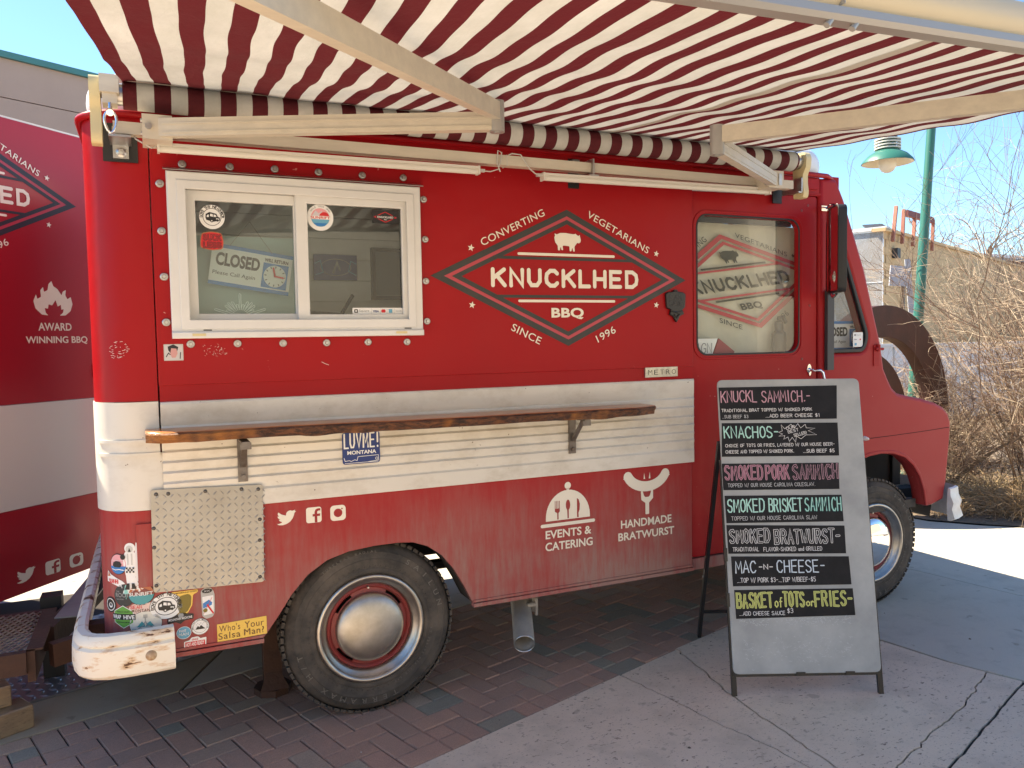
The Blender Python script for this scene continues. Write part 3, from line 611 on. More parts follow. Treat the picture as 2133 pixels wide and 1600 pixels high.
T2 = Matrix.Translation((16.13, 11.17, 0)) @ Matrix.Rotation(math.radians(90+22.7), 4, 'Z')
b = MB(); b.T = T2; b.box(0.0, 9, -0.05, 0.0, -0.05, 4.22); b.put('side_wall', M_pale, bt)
for j in (0.9, 1.9, 2.9):
    b = MB(); b.T = T2; b.box(0.0, 9, -0.004, 0.012, j, j+0.02); b.put('wall_joint', M_pale, bt)
b = MB(); b.T = T2; b.box(-0.1, 9, -0.2, 0.06, 4.22, 4.30); b.put('side_cap', mat('pale_cap', (0.6, 0.62, 0.64), 0.5), bt)
M_post = mat('reddish_timber', (0.28, 0.10, 0.07), 0.7, var=(0.36, 0.15, 0.10), vs=3)
for i, (px, h, ln) in enumerate(((0.35, 0.72, 0.25), (1.1, 0.62, 0.12), (2.0, 0.78, 0.2), (3.0, 0.72, 0.25), (3.8, 0.6, 0.1))):
    b = MB(); b.T = T; b.beam((px, -0.12, 3.95), (px+ln, -0.12, 4.95-0.2+h*0.15), 0.08, 0.08); b.put('roof_post', M_post, bt)
b = MB(); b.T = T; b.beam((1.5, -0.10, 4.78), (3.9, -0.1, 4.82), 0.10, 0.16); b.put('roof_beam', mat('dark_red_timber', (0.16, 0.03, 0.03), 0.7), bt)
b = MB(); b.T = T; b.beam((0.55, 0.3, 4.32), (1.9, 0.9, 4.62), 0.5, 0.04); b.put('roof_hatch', M_intd, bt)
# dark red building further back
br = put('dark_red_building', None, None, None, Matrix.Translation((24, 17.5, 0)), 'dark red walled building with grey metal roof behind the tan building', 'building')
Tr = oriented((23.2, 17.6, 0), 80.0)
M_dred = mat('dark_red_siding', (0.17, 0.03, 0.035), 0.7, var=(0.13, 0.025, 0.03), vs=3); M_groof = mat('grey_metal_roof', (0.16, 0.17, 0.19), 0.5)
b = MB(); b.T = Tr; b.box(0, 24, 0, 10, -0.05, 4.7); b.put('wall', M_dred, br)
b = MB(); b.T = Tr; b.add([(-0.4, -0.5, 4.72), (24.5, -0.5, 4.72), (24.5, 5, 6.0), (-0.4, 5, 5.6), (-0.4, -0.5, 4.6), (24.5, -0.5, 4.6), (24.5, 5, 5.8), (-0.4, 5, 5.4)], [(0,1,2,3),(7,6,5,4),(0,4,5,1),(1,5,6,2),(2,6,7,3),(3,7,4,0)]); b.put('roof', M_groof, br)
for i in range(40):
    b = MB(); b.T = Tr; b.box(0.3+i*0.6, 0.34+i*0.6, -0.03, 0.0, 0, 4.6); b.put('batten', M_dred, br)
# low pale wall behind the shrubs
lw = put('low_garden_wall', None, None, None, Matrix.Translation((11.5, 6.4, 0)), 'low pale blue grey panel wall behind the bare shrubs', 'wall')
Tl = oriented((10.2, 7.6, 0), 105)
for i in range(5):
    b = MB(); b.T = Tl; b.box(i*1.6+0.02, i*1.6+1.58, 0, 0.12, -0.02, 1.35); b.put('panel', M_pale, lw)
b = MB(); b.T = Tl; b.box(0, 8.0, -0.03, 0.15, 1.35, 1.41); b.put('coping', mat('pale_cap', (0.6, 0.62, 0.64), 0.5), lw)
# beige building behind the trailer
bl = put('beige_building', None, None, None, Matrix.Translation((-2.7, 11.08, 0)), 'plain beige stucco building with thin teal roof edging behind the trailer', 'building')
Tb = oriented((-2.709, 11.079, 0), 62.5)
M_beige = mat('beige_stucco', (0.47, 0.335, 0.27), 0.9, var=(0.43, 0.305, 0.245), vs=0.8, bump=0.2, bs=60)
b = MB(); b.T = Tb; b.box(-14, 9, 0.02, 14, -0.05, 5.42); b.put('lower_wall', M_beige, bl)
b = MB(); b.T = Tb; b.box(-14, 9, 0.02, 14, 5.435, 6.02); b.put('upper_wall', M_beige, bl)
b = MB(); b.T = Tb; b.box(-14.1, 9.1, -0.05, 14, 6.02, 6.115); b.put('roof_edging', mat('teal_flashing', (0.05, 0.20, 0.19), 0.5), bl)

fc = put('street_front_building', None, None, None, Matrix.Translation((2, -17, 0)), 'long cream stucco shop building facing the serving side of the truck', 'building')
M_cr = mat('cream_stucco', (.46, .40, .31), .85, var=(.40, .35, .27), vs=.5)
b = MB(); b.box(-26, 30, -31, -17, -.05, 6.5); b.put('wall', M_cr, fc)
b = MB(); b.box(-26.2, 30.2, -17.25, -16.9, 6.5, 6.8); b.put('cornice', M_rust, fc)
for i in range(5):
    b = MB(); b.box(-22+i*3.4, -21+i*3.4, -17.0, -16.95, 1.0, 2.4); b.put('window', M_intd, fc)
# ------------------------------------------------------------------ food truck
truck = thing('food_truck', 'red step van food truck with off white belt, serving window and black diamond logo', 'food truck', (1.28, 1.0, 0))
HB = 0.0
def tp(name, loops, m, y, th, bev=0.0, label=None, **k): return plate(name, loops, m, truck, y, th, bev, label=label, **k)
# upper side panel with the window opening
tp('upper_side_panel', [rect(-0.808, 1.655, 1.452, 2.452), rect(-0.70, 0.175, 1.68, 2.195)], M_red, -0.010, 0.035, 0.003)
tp('seam_strip', [rect(-0.806, 1.655, 1.380, 1.458)], M_red, -0.002, 0.02)
# rear corner, three bands, swept round in plan
def corner(z0, z1, grow=0.0):
    R = 0.17; pts = [(-0.812, 0.0)]+[(-0.865-R*math.sin(a), R-R*math.cos(a)) for a in [PI/2*i/10 for i in range(11)]]+[(-1.035, 1.80)]
    return pts, [(grow, z0), (grow, z1), (-0.02, z1), (-0.02, z0)]
for nm, z0, z1, m, g in (('rear_corner_upper', 1.395, 2.452, M_red, 0.0), ('rear_corner_belt', 0.985, 1.393, M_belt2, 0.004), ('rear_corner_lower', 0.43, 0.983, M_dust, 0.0)):
    p, s = corner(z0, z1, g); b = MB(); b.sweep(list(reversed(p)), s); b.put(nm, m, truck, 35)
for z in (1.19, 1.24):
    p, s = corner(z, z+0.012, 0.009); b = MB(); b.sweep(list(reversed(p[:9])), s); b.put('belt_rib', M_belt2, truck, 35)
b = MB(); b.box(-0.860, -0.806, -0.0045, 0.0, 0.985, 1.20); b.put('corner_patch', M_belt2, truck)
# corrugated belt
prof = [(0.0, 0.965), (0.012, 0.968), (0.012, 1.028), (0.005, 1.036), (0.0045, 1.044)]
for zr in (1.078, 1.118, 1.158, 1.198, 1.246, 1.290): prof += [(0.011, zr-0.012), (0.013, zr), (0.0035, zr+0.008)]
prof += [(0.012, 1.318), (0.013, 1.380), (0.009, 1.388), (0.0, 1.390)]
b = MB(); n = len(prof); vs = [(x, -o-0.002, z) for x in (-0.806, 1.655) for o, z in prof]; vs += [(1.668, 0.004, z) for o, z in prof]
b.add(vs, [(i, i+1, n+i+1, n+i) for i in range(n-1)]+[(n+i, n+i+1, 2*n+i+1, 2*n+i) for i in range(n-1)]); b.put('belt_panel', M_belt, truck, 25)
# lower panel with the rear wheel arch
arch = [(-0.462, 0.425), (-0.445, 0.445), (-0.40, 0.505), (-0.345, 0.585), (-0.28, 0.655), (-0.20, 0.705), (-0.11, 0.730), (0.0, 0.740), (0.10, 0.741), (0.17, 0.734), (0.235, 0.709), (0.30, 0.660), (0.355, 0.590), (0.40, 0.510), (0.442, 0.425)]
tp('lower_side_panel', [[(-0.806, 0.425)]+arch+[(1.65, 0.418), (1.65, 0.975), (-0.806, 0.975)]], M_dust, 0.0, 0.03, 0.002)
b = MB(); b.sweep([(x, z) for x, z in arch], [(0.0, 0.0), (0.012, 0.0), (0.012, 0.02), (0.0, 0.02)])
b2 = MB(); b2.T = face_M(0, 0.0, 0); pts = arch
b2.add([(x, z, 0.0) for x, z in pts]+[(x, z, -0.16) for x, z in pts], [(i, i+1, len(pts)+i+1, len(pts)+i) for i in range(len(pts)-1)]); b2.put('wheel_arch_lip', M_under, truck)
for x0, x1 in ((-0.80, -0.462), (0.442, 1.65)):
    for nm, z0, z1, y0 in (('sill_fold', 0.408, 0.424, -0.012), ('sill_fold', 0.428, 0.438, -0.006)):
        b = MB(); b.box(x0, x1, y0, 0.02, z0, z1); b.put(nm, M_dust, truck)
p, s = corner(0.408, 0.43, 0.010); b = MB(); b.sweep(list(reversed(p)), s); b.put('sill_fold', M_dust, truck)
# locker door outline on the rear corner
b = MB(); b.box(-0.906, -0.836, -0.0085, -0.001, 0.695, 0.935); b.put('locker_lid', M_dust, truck)
# tread plate patch, screws
def quadp(pts): return [pts]
TPQ = [(-0.856, 0.672), (-0.455, 0.657), (-0.447, 1.047), (-0.851, 1.062)]
tread = tp('tread_plate', [round_poly(TPQ, 0.012)], M_tread, -0.0185, 0.006)
lz = lozenges(0.40, 0.385, 0.0255, 0.023, 0.0065, 0.0016, face_M(-0.852, -0.0187, 0.666) @ Matrix.Rotation(math.radians(-1.5), 4, 'Z')).put('raised_tread', M_tread, tread); lz['kind'] = 'stuff'
sb = MB(); sb.lathe([(0.0, 0.004), (0.004, 0.0036), (0.0065, 0.0015), (0.0075, 0)], 12); me_screw = sb.mesh('screw', 50); me_screw.materials.append(mat('old_screw', (0.12, 0.11, 0.10), 0.45, metal=0.7))
for x, z in ((-0.833, 1.045), (-0.791, 1.043), (-0.66, 1.04), (-0.528, 1.036), (-0.465, 1.030), (-0.463, 0.909), (-0.466, 0.826), (-0.470, 0.679), (-0.846, 0.917), (-0.847, 0.844), (-0.845, 0.698)):
    put('screw', me_screw, None, tread, face_M(x, -0.0187, z))
# bolts round the serving window
bb = MB(); bb.lathe([(0, 0.012), (0.0065, 0.012), (0.0075, 0.011), (0.0075, 0.006), (0.0125, 0.006), (0.0135, 0.004), (0.0145, 0.0015), (0.0145, 0)], 6)
b6 = MB(); b6.lathe([(0, 0.013), (0.0065, 0.013), (0.0078, 0.0115), (0.0078, 0.004)], 6); b6.lathe([(0.0078, 0.005), (0.0125, 0.0045), (0.0148, 0.002), (0.0148, 0)], 20); me_bolt = b6.mesh('bolt', 40); me_bolt.materials.append(M_steel)
BOLTS = [(-0.696, 2.28), (-0.527, 2.282), (-0.36, 2.286), (-0.19, 2.286), (-0.012, 2.286), (0.162, 2.288), (-0.776, 2.203), (-0.776, 2.028), (-0.774, 1.859), (-0.773, 1.689), (0.249, 2.203), (0.252, 2.035), (0.251, 1.858), (0.252, 1.687), (-0.691, 1.606), (-0.522, 1.605), (-0.35, 1.603), (-0.178, 1.602), (-0.007, 1.602), (0.161, 1.6)]
for x, z in BOLTS: put('bolt', me_bolt, None, truck, face_M(x, -0.0135, z) @ Matrix.Rotation(random.random(), 4, 'Z'))

# serving window
win = put('serving_window', None, None, truck, Matrix.Translation((-0.26, 0, 1.94)))
plate('outer_frame', [rect(-0.755, 0.228, 1.628, 2.250), rect(-0.697, 0.172, 1.690, 2.192)], M_vinyl, win, -0.036, 0.055, 0.005)
plate('frame_step', [rect(-0.722, 0.197, 1.662, 2.218), rect(-0.690, 0.165, 1.697, 2.186)], M_vinyl, win, -0.041, 0.010, 0.003)
plate('sill_nose', [rect(-0.755, 0.228, 1.627, 1.652)], M_vinyl, win, -0.048, 0.02, 0.005)
plate('sash', [rect(-0.697, -0.262, 1.690, 2.192), rect(-0.655, -0.29, 1.722, 2.154)], M_vinyl, win, 0.012, 0.024, 0.004)
plate('sash', [rect(-0.287, 0.172, 1.690, 2.192), rect(-0.240, 0.148, 1.718, 2.159)], M_vinyl, win, -0.018, 0.028, 0.004)
plate('glazing_bead', [rect(-0.248, 0.156, 1.710, 2.167), rect(-0.240, 0.148, 1.718, 2.159)], M_black, win, -0.004, 0.006)
b = MB(); b.add([(-0.655, 0.030, 1.722), (-0.285, 0.030, 1.722), (-0.285, 0.030, 2.155), (-0.655, 0.030, 2.155)], [(0, 1, 2, 3)]); b.put('glass_pane', M_glass2, win)
b = MB(); b.add([(-0.241, 0.004, 1.717), (0.149, 0.004, 1.717), (0.149, 0.004, 2.160), (-0.241, 0.004, 2.160)], [(0, 1, 2, 3)]); b.put('glass_pane', M_glass, win)
b = MB(); b.add([(-0.765, -0.055, 2.249), (0.236, -0.055, 2.249), (0.236, -0.012, 2.262), (-0.765, -0.012, 2.262), (-0.765, -0.055, 2.252), (0.236, -0.055, 2.252), (0.236, -0.012, 2.266), (-0.765, -0.012, 2.266)], [(0,1,2,3),(7,6,5,4),(0,4,5,1),(1,5,6,2),(2,6,7,3),(3,7,4,0)]); b.put('drip_cap', M_steel, win)
for x in (-0.66, 0.13):
    b = MB(); b.box(x-0.025, x+0.022, -0.050, -0.046, 1.636, 1.645); b.put('weep_slot', M_cream, win)
    b = MB(); b.box(x+0.015, x+0.045, -0.0375, -0.034, 1.656, 1.660); b.put('weep_slot', M_intd, win)
def van_icon(d, cx, cy, s, m, g=None):
    d.poly([[(cx+x*s, cy+y*s) for x, y in ((-.8,-.1),(-.75,.35),(-.3,.62),(.55,.42),(.7,.05),(.95,-.05),(.98,-.42),(.1,-.62),(-.7,-.4))]], m)
    d.poly([[(cx+x*s, cy+y*s) for x, y in ((-.25,.1),(-.2,.42),(.1,.36),(.12,.02))], [(cx+x*s, cy+y*s) for x, y in ((.2,.0),(.2,.33),(.45,.28),(.55,.02))], [(cx+x*s, cy+y*s) for x, y in ((.5,-.15),(.85,-.2),(.85,-.35),(.5,-.32))], [(cx+x*s, cy+y*s) for x, y in ((-.65,-.05),(-.62,.2),(-.4,.3),(-.38,-.02))]], g or M_white)
    d.poly([circ(cx-.05*s, cy-.5*s, .2*s, 16), circ(cx+.65*s, cy-.42*s, .16*s, 16)], m); d.poly([circ(cx-.05*s, cy-.5*s, .09*s, 12)], g or M_white)
def neighbor(name, cx, cy, R, M, parent):
    d = Decal(M, []); d.poly([circ(cx, cy, R, 40)], M_k); d.poly([circ(cx, cy, R*.97, 40)], M_white); d.poly([circ(cx, cy, R*.70, 36), circ(cx, cy, R*.66, 36)], M_k)
    d.arc('LOVE THY NEIGHBOR', M_k, cx, cy, R*.73, 185, -5, R*.21, 0.03); van_icon(d, cx, cy, R*.62, M_k); return d.done(name, parent)
neighbor('sticker', -0.595, 2.095, 0.048, face_M(0, 0.0285, 0), win)
d = Decal(face_M(0, 0.0285, 0), []); d.poly([round_poly([(-.641,1.975),(-.641,1.998),(-.636,2.032),(-.60,2.040),(-.562,2.034),(-.555,2.0),(-.560,1.972),(-.6,1.967)], .01)], M_orange); d.poly([round_poly([(-.638,1.978),(-.638,2.0),(-.633,2.029),(-.60,2.037),(-.565,2.031),(-.558,2.0),(-.563,1.975),(-.6,1.970)], .01)], M_redp)
for w, x, y, w_, h_ in (('SUCK', -.630, 2.009, .062, .019), ('LESS', -.630, 1.980, .062, .019)):
    d.write(w, M_k, x+.0015, y-.0015, w_, h_, .0075); d.write(w, M_redp, x, y, w_, h_, .0055); d.write(w, M_k, x, y, w_, h_, .0022)
d.done('sticker', win)
def sunrift_round(cx, cy, R, M, parent):
    d = Decal(M, []); d.poly([circ(cx, cy, R, 40)], M_white); d.poly([circ(cx, cy, R*.70, 36)], M_pink); 
    d.poly([[(cx+x*R, cy+y*R) for x, y in ((-.68,.02),(-.35,.52),(-.1,.3),(.1,.5),(.3,.2),(.68,.02))]], mat('pale_mountain_print', (0.62, 0.58, 0.62), 0.5))
    d.poly([[(cx+.3*R+x*R*.38, cy+.08*R+y*R*.34) for x, y in [(math.cos(t*PI/12), math.sin(t*PI/12)) for t in range(13)]]], M_redp)
    d.poly([[(cx-.69*R, cy-.08*R)]+[(cx+R*.7*math.cos(PI+t*PI/16), cy-.0*R+R*.7*math.sin(PI+t*PI/16)) for t in range(1, 16)]+[(cx+.69*R, cy-.08*R)]], M_lblue)
    d.poly([[(cx-.5*R, cy-.42*R), (cx+.5*R, cy-.42*R), (cx+.3*R, cy-.64*R), (cx-.3*R, cy-.64*R)]], M_blue)
    d.poly([rect(cx-.76*R, cx+.76*R, cy-.14*R, cy+.12*R)], M_white); d.text('SUNRIFT', M_redp, cx-.74*R, cy-.11*R, 1.48*R, .20*R, 0, 0.02)
    d.arc('HOLD YOUR OWN', M_grey, cx, cy, R*.78, 150, 30, R*.12, .02); return d.done('sticker', parent)
sunrift_round(-0.186, 2.108, 0.053, face_M(0, -0.0010, 0), win)
d = Decal(face_M(0, -0.0010, 0), []); d.poly([rect(.028, .140, 2.096, 2.150)], M_k); d.poly([[(.034,2.122),(.084,2.145),(.134,2.122),(.084,2.100)], [(.041,2.122),(.084,2.142),(.127,2.122),(.084,2.103)]], M_redp); d.poly([rect(.045,.123,2.115,2.129)], M_k); d.text('KNUCKLHED', M_white, .050, 2.118, .068, .008, 0, .02); d.text('BBQ', M_white, .078, 2.109, .012, .005); d.done('sticker', win)
d = Decal(face_M(0, -0.0010, 0), []); d.poly([rrect(-.066, .148, 1.717, 1.745, .004)], M_white); d.poly([rrect(-.058,-.043,1.724,1.739,.003), rrect(-.054,-.047,1.728,1.735,.001)], M_k); d.text('Square', M_grey, -.038, 1.725, .042, .013, 0, .0)
d.poly([rect(.013,.0136,1.719,1.743), rect(.052,.0526,1.719,1.743), rect(.080,.0806,1.719,1.743), rect(.112,.1126,1.719,1.743)], M_grey, d.h); d.text('VISA', M_navy, .020, 1.726, .026, .009, 0, .03); d.poly([rrect(.056,.074,1.725,1.738,.004)], M_redp); d.poly([rect(.088,.103,1.724,1.739)], M_lblue); d.text('DISCOVER', M_grey, .117, 1.729, .027, .004); d.done('sticker', win)
# kitchen interior
b = MB()
for i in range(12): b.box(-0.93, 1.6, .56, .58, 1.30+i*0.10, 1.394+i*0.10)
b.box(-0.93, 1.6, .575, .60, 1.2, 2.40)
kw = b.put('kitchen_wall', M_interior, truck)
b = MB(); b.box(-0.93, 1.6, 0.15, 1.9, 2.40, 2.43); b.box(-0.96, -0.93, 0.15, 1.9, 0.5, 2.43); b.box(1.60, 1.63, 0.04, 1.9, 0.5, 2.43); b.box(-0.93, 1.6, 0.04, .56, 1.30, 1.33); b.put('kitchen_lining', M_interior, truck)
b = MB(); b.box(-0.80, -0.262, 0.20, 0.21, 1.45, 2.045); b.put('teal_reflection_board', mat('pale_teal_reflection', (0.38, 0.52, 0.49), 0.3), truck)  # added board, its teal imitates the reflection in the left pane
# under body
b = MB(); b.box(-0.98, 2.45, 0.14, 1.90, 0.70, 0.74); b.box(0.75, 1.3, 0.9, 1.3, 0.40, 0.58); b.box(-0.95, 3.4, 0.60, 0.67, 0.50, 0.62); b.box(-0.95, 3.4, 1.3, 1.37, 0.50, 0.62); b.box(-0.6, 0.6, 0.66, 0.72, 0.40, 0.44); b.cyl((0, 0.3, 0.376), (0, 1.7, 0.376), 0.06); b.box(2.3, 3.5, 0.36, 1.6, 0.4, 1.0); b.put('chassis', M_under, truck)
# far side and rear of the body
tp('far_side_panel', [rect(-0.87, 1.66, 0.42, 2.45)], M_red, 1.95, 0.03)
b = MB(); b.box(-1.03, -1.0, 0.3, 1.8, 0.45, 2.45); b.put('rear_panel', M_red, truck)

# cab side, front post, door
pil = [(1.655, 2.452), (2.640, 2.452), (2.700, 2.345), (2.860, 1.965), (2.995, 1.535), (3.020, 1.40), (3.045, 1.355), (3.08, 1.30), (1.655, 1.30)]
tri = round_poly([(2.575, 2.225), (2.635, 2.225), (2.890, 1.592), (2.858, 1.498), (2.575, 1.498)], 0.045, 6)
tri_in = round_poly([(2.592, 2.202), (2.625, 2.202), (2.866, 1.592), (2.842, 1.520), (2.592, 1.520)], 0.035, 6)
def cab_paint():
    m, nt, p, v = base('sun_faded_cab_paint', 0.42)
    sx = N(nt, 'ShaderNodeSeparateXYZ'); nt.links.new(v, sx.inputs[0])
    mr = N(nt, 'ShaderNodeMapRange'); mr.inputs[1].default_value = 2.45; mr.inputs[2].default_value = 3.2; mr.inputs[3].default_value = 0.15; mr.inputs[4].default_value = 1.0; nt.links.new(sx.outputs[0], mr.inputs[0])
    f = N(nt, 'ShaderNodeMath', operation='MULTIPLY'); nt.links.new(mr.outputs[0], f.inputs[0]); nt.links.new(ramp(nt, noise(nt, v, 2.0, 6), [(0.25, .5), (0.7, 1)]), f.inputs[1])
    c = mixc(nt, f.outputs[0], RED, (0.40, 0.058, 0.056))
    ch = ramp(nt, noise(nt, v, 44, 3), [(0.715, 0), (0.735, 1)]); ar = ramp(nt, noise(nt, v, 2.6, 2), [(0.48, 0), (0.60, 1)])
    mm = N(nt, 'ShaderNodeMath', operation='MULTIPLY'); nt.links.new(ch, mm.inputs[0]); nt.links.new(ar, mm.inputs[1])
    nt.links.new(mixc(nt, mm.outputs[0], c, (0.60, 0.36, 0.32)), p.inputs['Base Color']); p.inputs['Specular IOR Level'].default_value = 0.18; return m
M_cabp = cab_paint()
NOSE = [(3.020, 1.400), (3.045, 1.355), (3.062, 1.325), (3.090, 1.283), (3.130, 1.252), (3.200, 1.236), (3.330, 1.212), (3.450, 1.182), (3.525, 1.150), (3.570, 1.110), (3.592, 1.060), (3.592, 1.000), (3.582, 0.90), (3.560, 0.70), (3.535, 0.585), (3.44, 0.560), (3.400, 0.556)]
FARCH = [(2.545, 0.60), (2.60, 0.72), (2.70, 0.82), (2.80, 0.872), (2.90, 0.898), (3.00, 0.906), (3.10, 0.897), (3.19, 0.868), (3.262, 0.815), (3.318, 0.742), (3.355, 0.655), (3.372, 0.566)]
tp('cab_side', [[(2.516, 2.452), (2.640, 2.452), (2.700, 2.345), (2.860, 1.965), (2.995, 1.535)]+NOSE+list(reversed(FARCH))+[(2.53, 0.455), (2.516, 0.455)], tri], M_cabp, 0.0, 0.10, 0.022)
tp('door_header', [rect(1.657, 2.515, 2.352, 2.452)], M_red, 0.004, 0.03, 0.002)
dw = rrect(1.702, 2.374, 1.512, 2.214, 0.062, 7)
tp('far_cab_side', [[(1.657, 2.452), (2.640, 2.452), (2.700, 2.345), (2.860, 1.965), (2.995, 1.535), (3.020, 1.40), (3.02, 0.5), (1.657, 0.5)], rrect(1.75, 2.40, 1.5, 2.2, .05), tri], M_red, 1.95, 0.04)
tp('window_seal', [tri, tri_in], M_black, -0.004, 0.02, 0.004)
plate('vent_glass', [tri_in], M_wglass, truck, 0.010, 0.0)
plate('vent_glass', [tri_in], M_wglass, truck, 1.96, 0.0)
door = tp('cab_door', [round_poly([(1.657, 0.468), (2.505, 0.468), (2.505, 2.352), (1.657, 2.332)], 0.02), dw], M_red, 0.012, 0.035, 0.004)
plate('window_recess', [rrect(1.672, 2.402, 1.482, 2.242, 0.082, 7), rrect(1.684, 2.390, 1.494, 2.230, 0.072, 7)], M_red, door, 0.008, 0.006, 0.002)
plate('window_seal', [rrect(1.692, 2.382, 1.503, 2.223, 0.068, 7), dw], M_black, door, 0.010, 0.006, 0.002)
b = MB(); b.add([(1.69, 0.030, 1.5), (2.385, 0.030, 1.5), (2.385, 0.030, 2.226), (1.69, 0.030, 2.226)], [(0, 1, 2, 3)]); b.put('glass_pane', M_dglass, door)
b = MB(); b.box(1.73, 2.345, 0.038, 0.055, 2.185, 2.215); b.put('blind_roll', M_black, door)
b = MB(); b.box(1.657, 2.53, 0.006, 0.03, 0.405, 0.462); b.put('door_sill', M_dust, truck)
b = MB(); b.T = face_M(2.452, 0.0118, 1.408); b.lathe([(0, 0.010), (0.008, 0.009), (0.012, 0.004), (0.016, 0)], 16); b.add([(x, y, 0.002) for x, y in circ(0, 0, .015, 16, .033)], [tuple(range(16))]); b.tube([(0, 0, 0.005), (0, 0, 0.03)], 0.006, 8); h = b.put('lock_plate', M_chrome, door, 50)
b = MB(); b.tube([(2.452, 0.0, 1.405), (2.452, -0.035, 1.405), (2.475, -0.045, 1.408), (2.492, -0.045, 1.395), (2.520, -0.045, 1.300)], 0.006, 8, rs=[.006, .006, .008, .009, .007]); b.put('door_handle', M_chrome, door, 60)
for x, z in ((2.40, 1.47), (2.44, 2.30), (2.455, 1.76), (2.395, 2.27)):
    b = MB(); b.T = face_M(x, 0.0115, z); b.lathe([(0, .003), (.006, .002), (.008, 0)], 10); b.put('rivet', M_wheelred, door)
for yy in (0.0,):
    b = MB(); b.box(2.925, 2.965, -0.006, 0.004, 1.415, 1.535); b.cyl((2.955, -0.01, 1.50), (2.955, -0.01, 1.54), 0.012); b.cyl((2.93, -0.012, 1.515), (2.99, -0.012, 1.512), 0.008); b.put('hood_hinge', M_dust2, truck)
# windshield band and glass
b = MB(); A = [(2.700, 2.345), (2.860, 1.965), (2.995, 1.535)]
b.add([(x+0.002, y, z) for x, z in ((2.690, 2.36), (2.985, 1.50)) for y in (0.06, 1.90)], [(0, 1, 3, 2)]); b.put('windshield', M_wglass, truck)
b = MB()
for y in (0.95,): b.beam((2.70, y, 2.36), (2.992, y, 1.50), 0.03, 0.03, (0, 1, 0))
b.beam((2.655, 0.03, 2.42), (2.655, 1.93, 2.42), 0.06, 0.10); b.put('windshield_frame', M_red, truck)
b = MB(); b.box(2.62, 3.0, 0.05, 1.9, 1.30, 1.44); b.box(1.64, 3.35, 0.05, 0.10, 0.55, 0.6); b.box(1.64, 3.0, 0.12, 1.9, 0.56, 0.6); b.put('dashboard', M_intd, truck)
b = MB(); b.T = Matrix.Identity(4); b.add([(2.30, .55, 1.2), (2.72, .55, 1.2), (2.62, .55, 1.84), (2.52, .55, 1.86), (2.40, .55, 1.6), (2.30, .68, 1.2), (2.72, .68, 1.2), (2.62, .68, 1.84), (2.52, .68, 1.86), (2.40, .68, 1.6)], [(0,1,2,3,4),(9,8,7,6,5),(0,5,6,1),(1,6,7,2),(2,7,8,3),(3,8,9,4),(4,9,5,0)]); b.put('seat_back', M_seat, truck)
# nose: hood, fender, front
hood = [(2.90, 1.40), (3.020, 1.40), (3.040, 1.365), (3.062, 1.325), (3.090, 1.283), (3.130, 1.252), (3.200, 1.236), (3.330, 1.212), (3.450, 1.182), (3.525, 1.150), (3.570, 1.110), (3.592, 1.060), (3.592, 1.022), (2.90, 0.995)]
me = curve_mesh([[(x-.006, z-.006) for x, z in hood]], 1.90, 0.03, 4); me.transform(face_M(0, 0.03, 0) @ Matrix.Translation((0, 0, -0.95))); me.shade_smooth(); me.set_sharp_from_angle(angle=math.radians(50)); put('hood', me, M_cabp, truck)
farch = FARCH
b = MB(); b.T = face_M(0, 0.0, 0); b.add([(x, z, -0.0005 if False else 0.0008) for x, z in ((2.83, .9975), (3.05, 1.003), (3.25, 1.009), (3.42, 1.016), (3.575, 1.024))]+[(x, z+.0035, 0.0008) for x, z in ((2.83, .9975), (3.05, 1.003), (3.25, 1.009), (3.42, 1.016), (3.575, 1.024))], [(i, i+1, 6+i, 5+i) for i in range(4)]); b.put('hood_seam', mat('seam_shadow_gap', (.03, .006, .006), .9), truck)
fend2 = [(2.52, 0.46)]+FARCH+[(3.400, 0.556), (3.44, 0.560), (3.535, 0.585), (3.560, 0.70), (3.582, 0.90), (3.592, 1.05), (2.52, 1.05)]
me = curve_mesh([fend2], 0.30, 0.02, 3); me.transform(face_M(0, 1.65, 0) @ Matrix.Translation((0, 0, -0.15))); put('far_fender', me, M_cabp, truck)
tp('front_fender_flare', [[(x-.012, z) if i == 11 else (x+(x-2.98)*.03, z+0.022) for i, (x, z) in enumerate(FARCH)][:11]+[(3.392, .566)]+list(reversed(FARCH))], M_cabp, -0.004, 0.02, 0.006)
b = MB(); b.box(3.50, 3.57, 0.34, 1.62, 0.62, 1.0); b.put('grille', M_under, truck)
b = MB(); b.box(2.45, 3.40, 0.34, 0.36, 0.45, 1.0); b.box(2.45, 3.5, 0.30, 0.34, 0.90, 1.0); b.put('inner_wheel_well', M_under, truck)
b = MB(); b.T = face_M(2.855, -0.006, 1.005) ; b.lathe([(0, .03), (.006, .028), (.012, .012), (.014, 0)], 12); b.put('hood_latch', M_white, truck, 60)
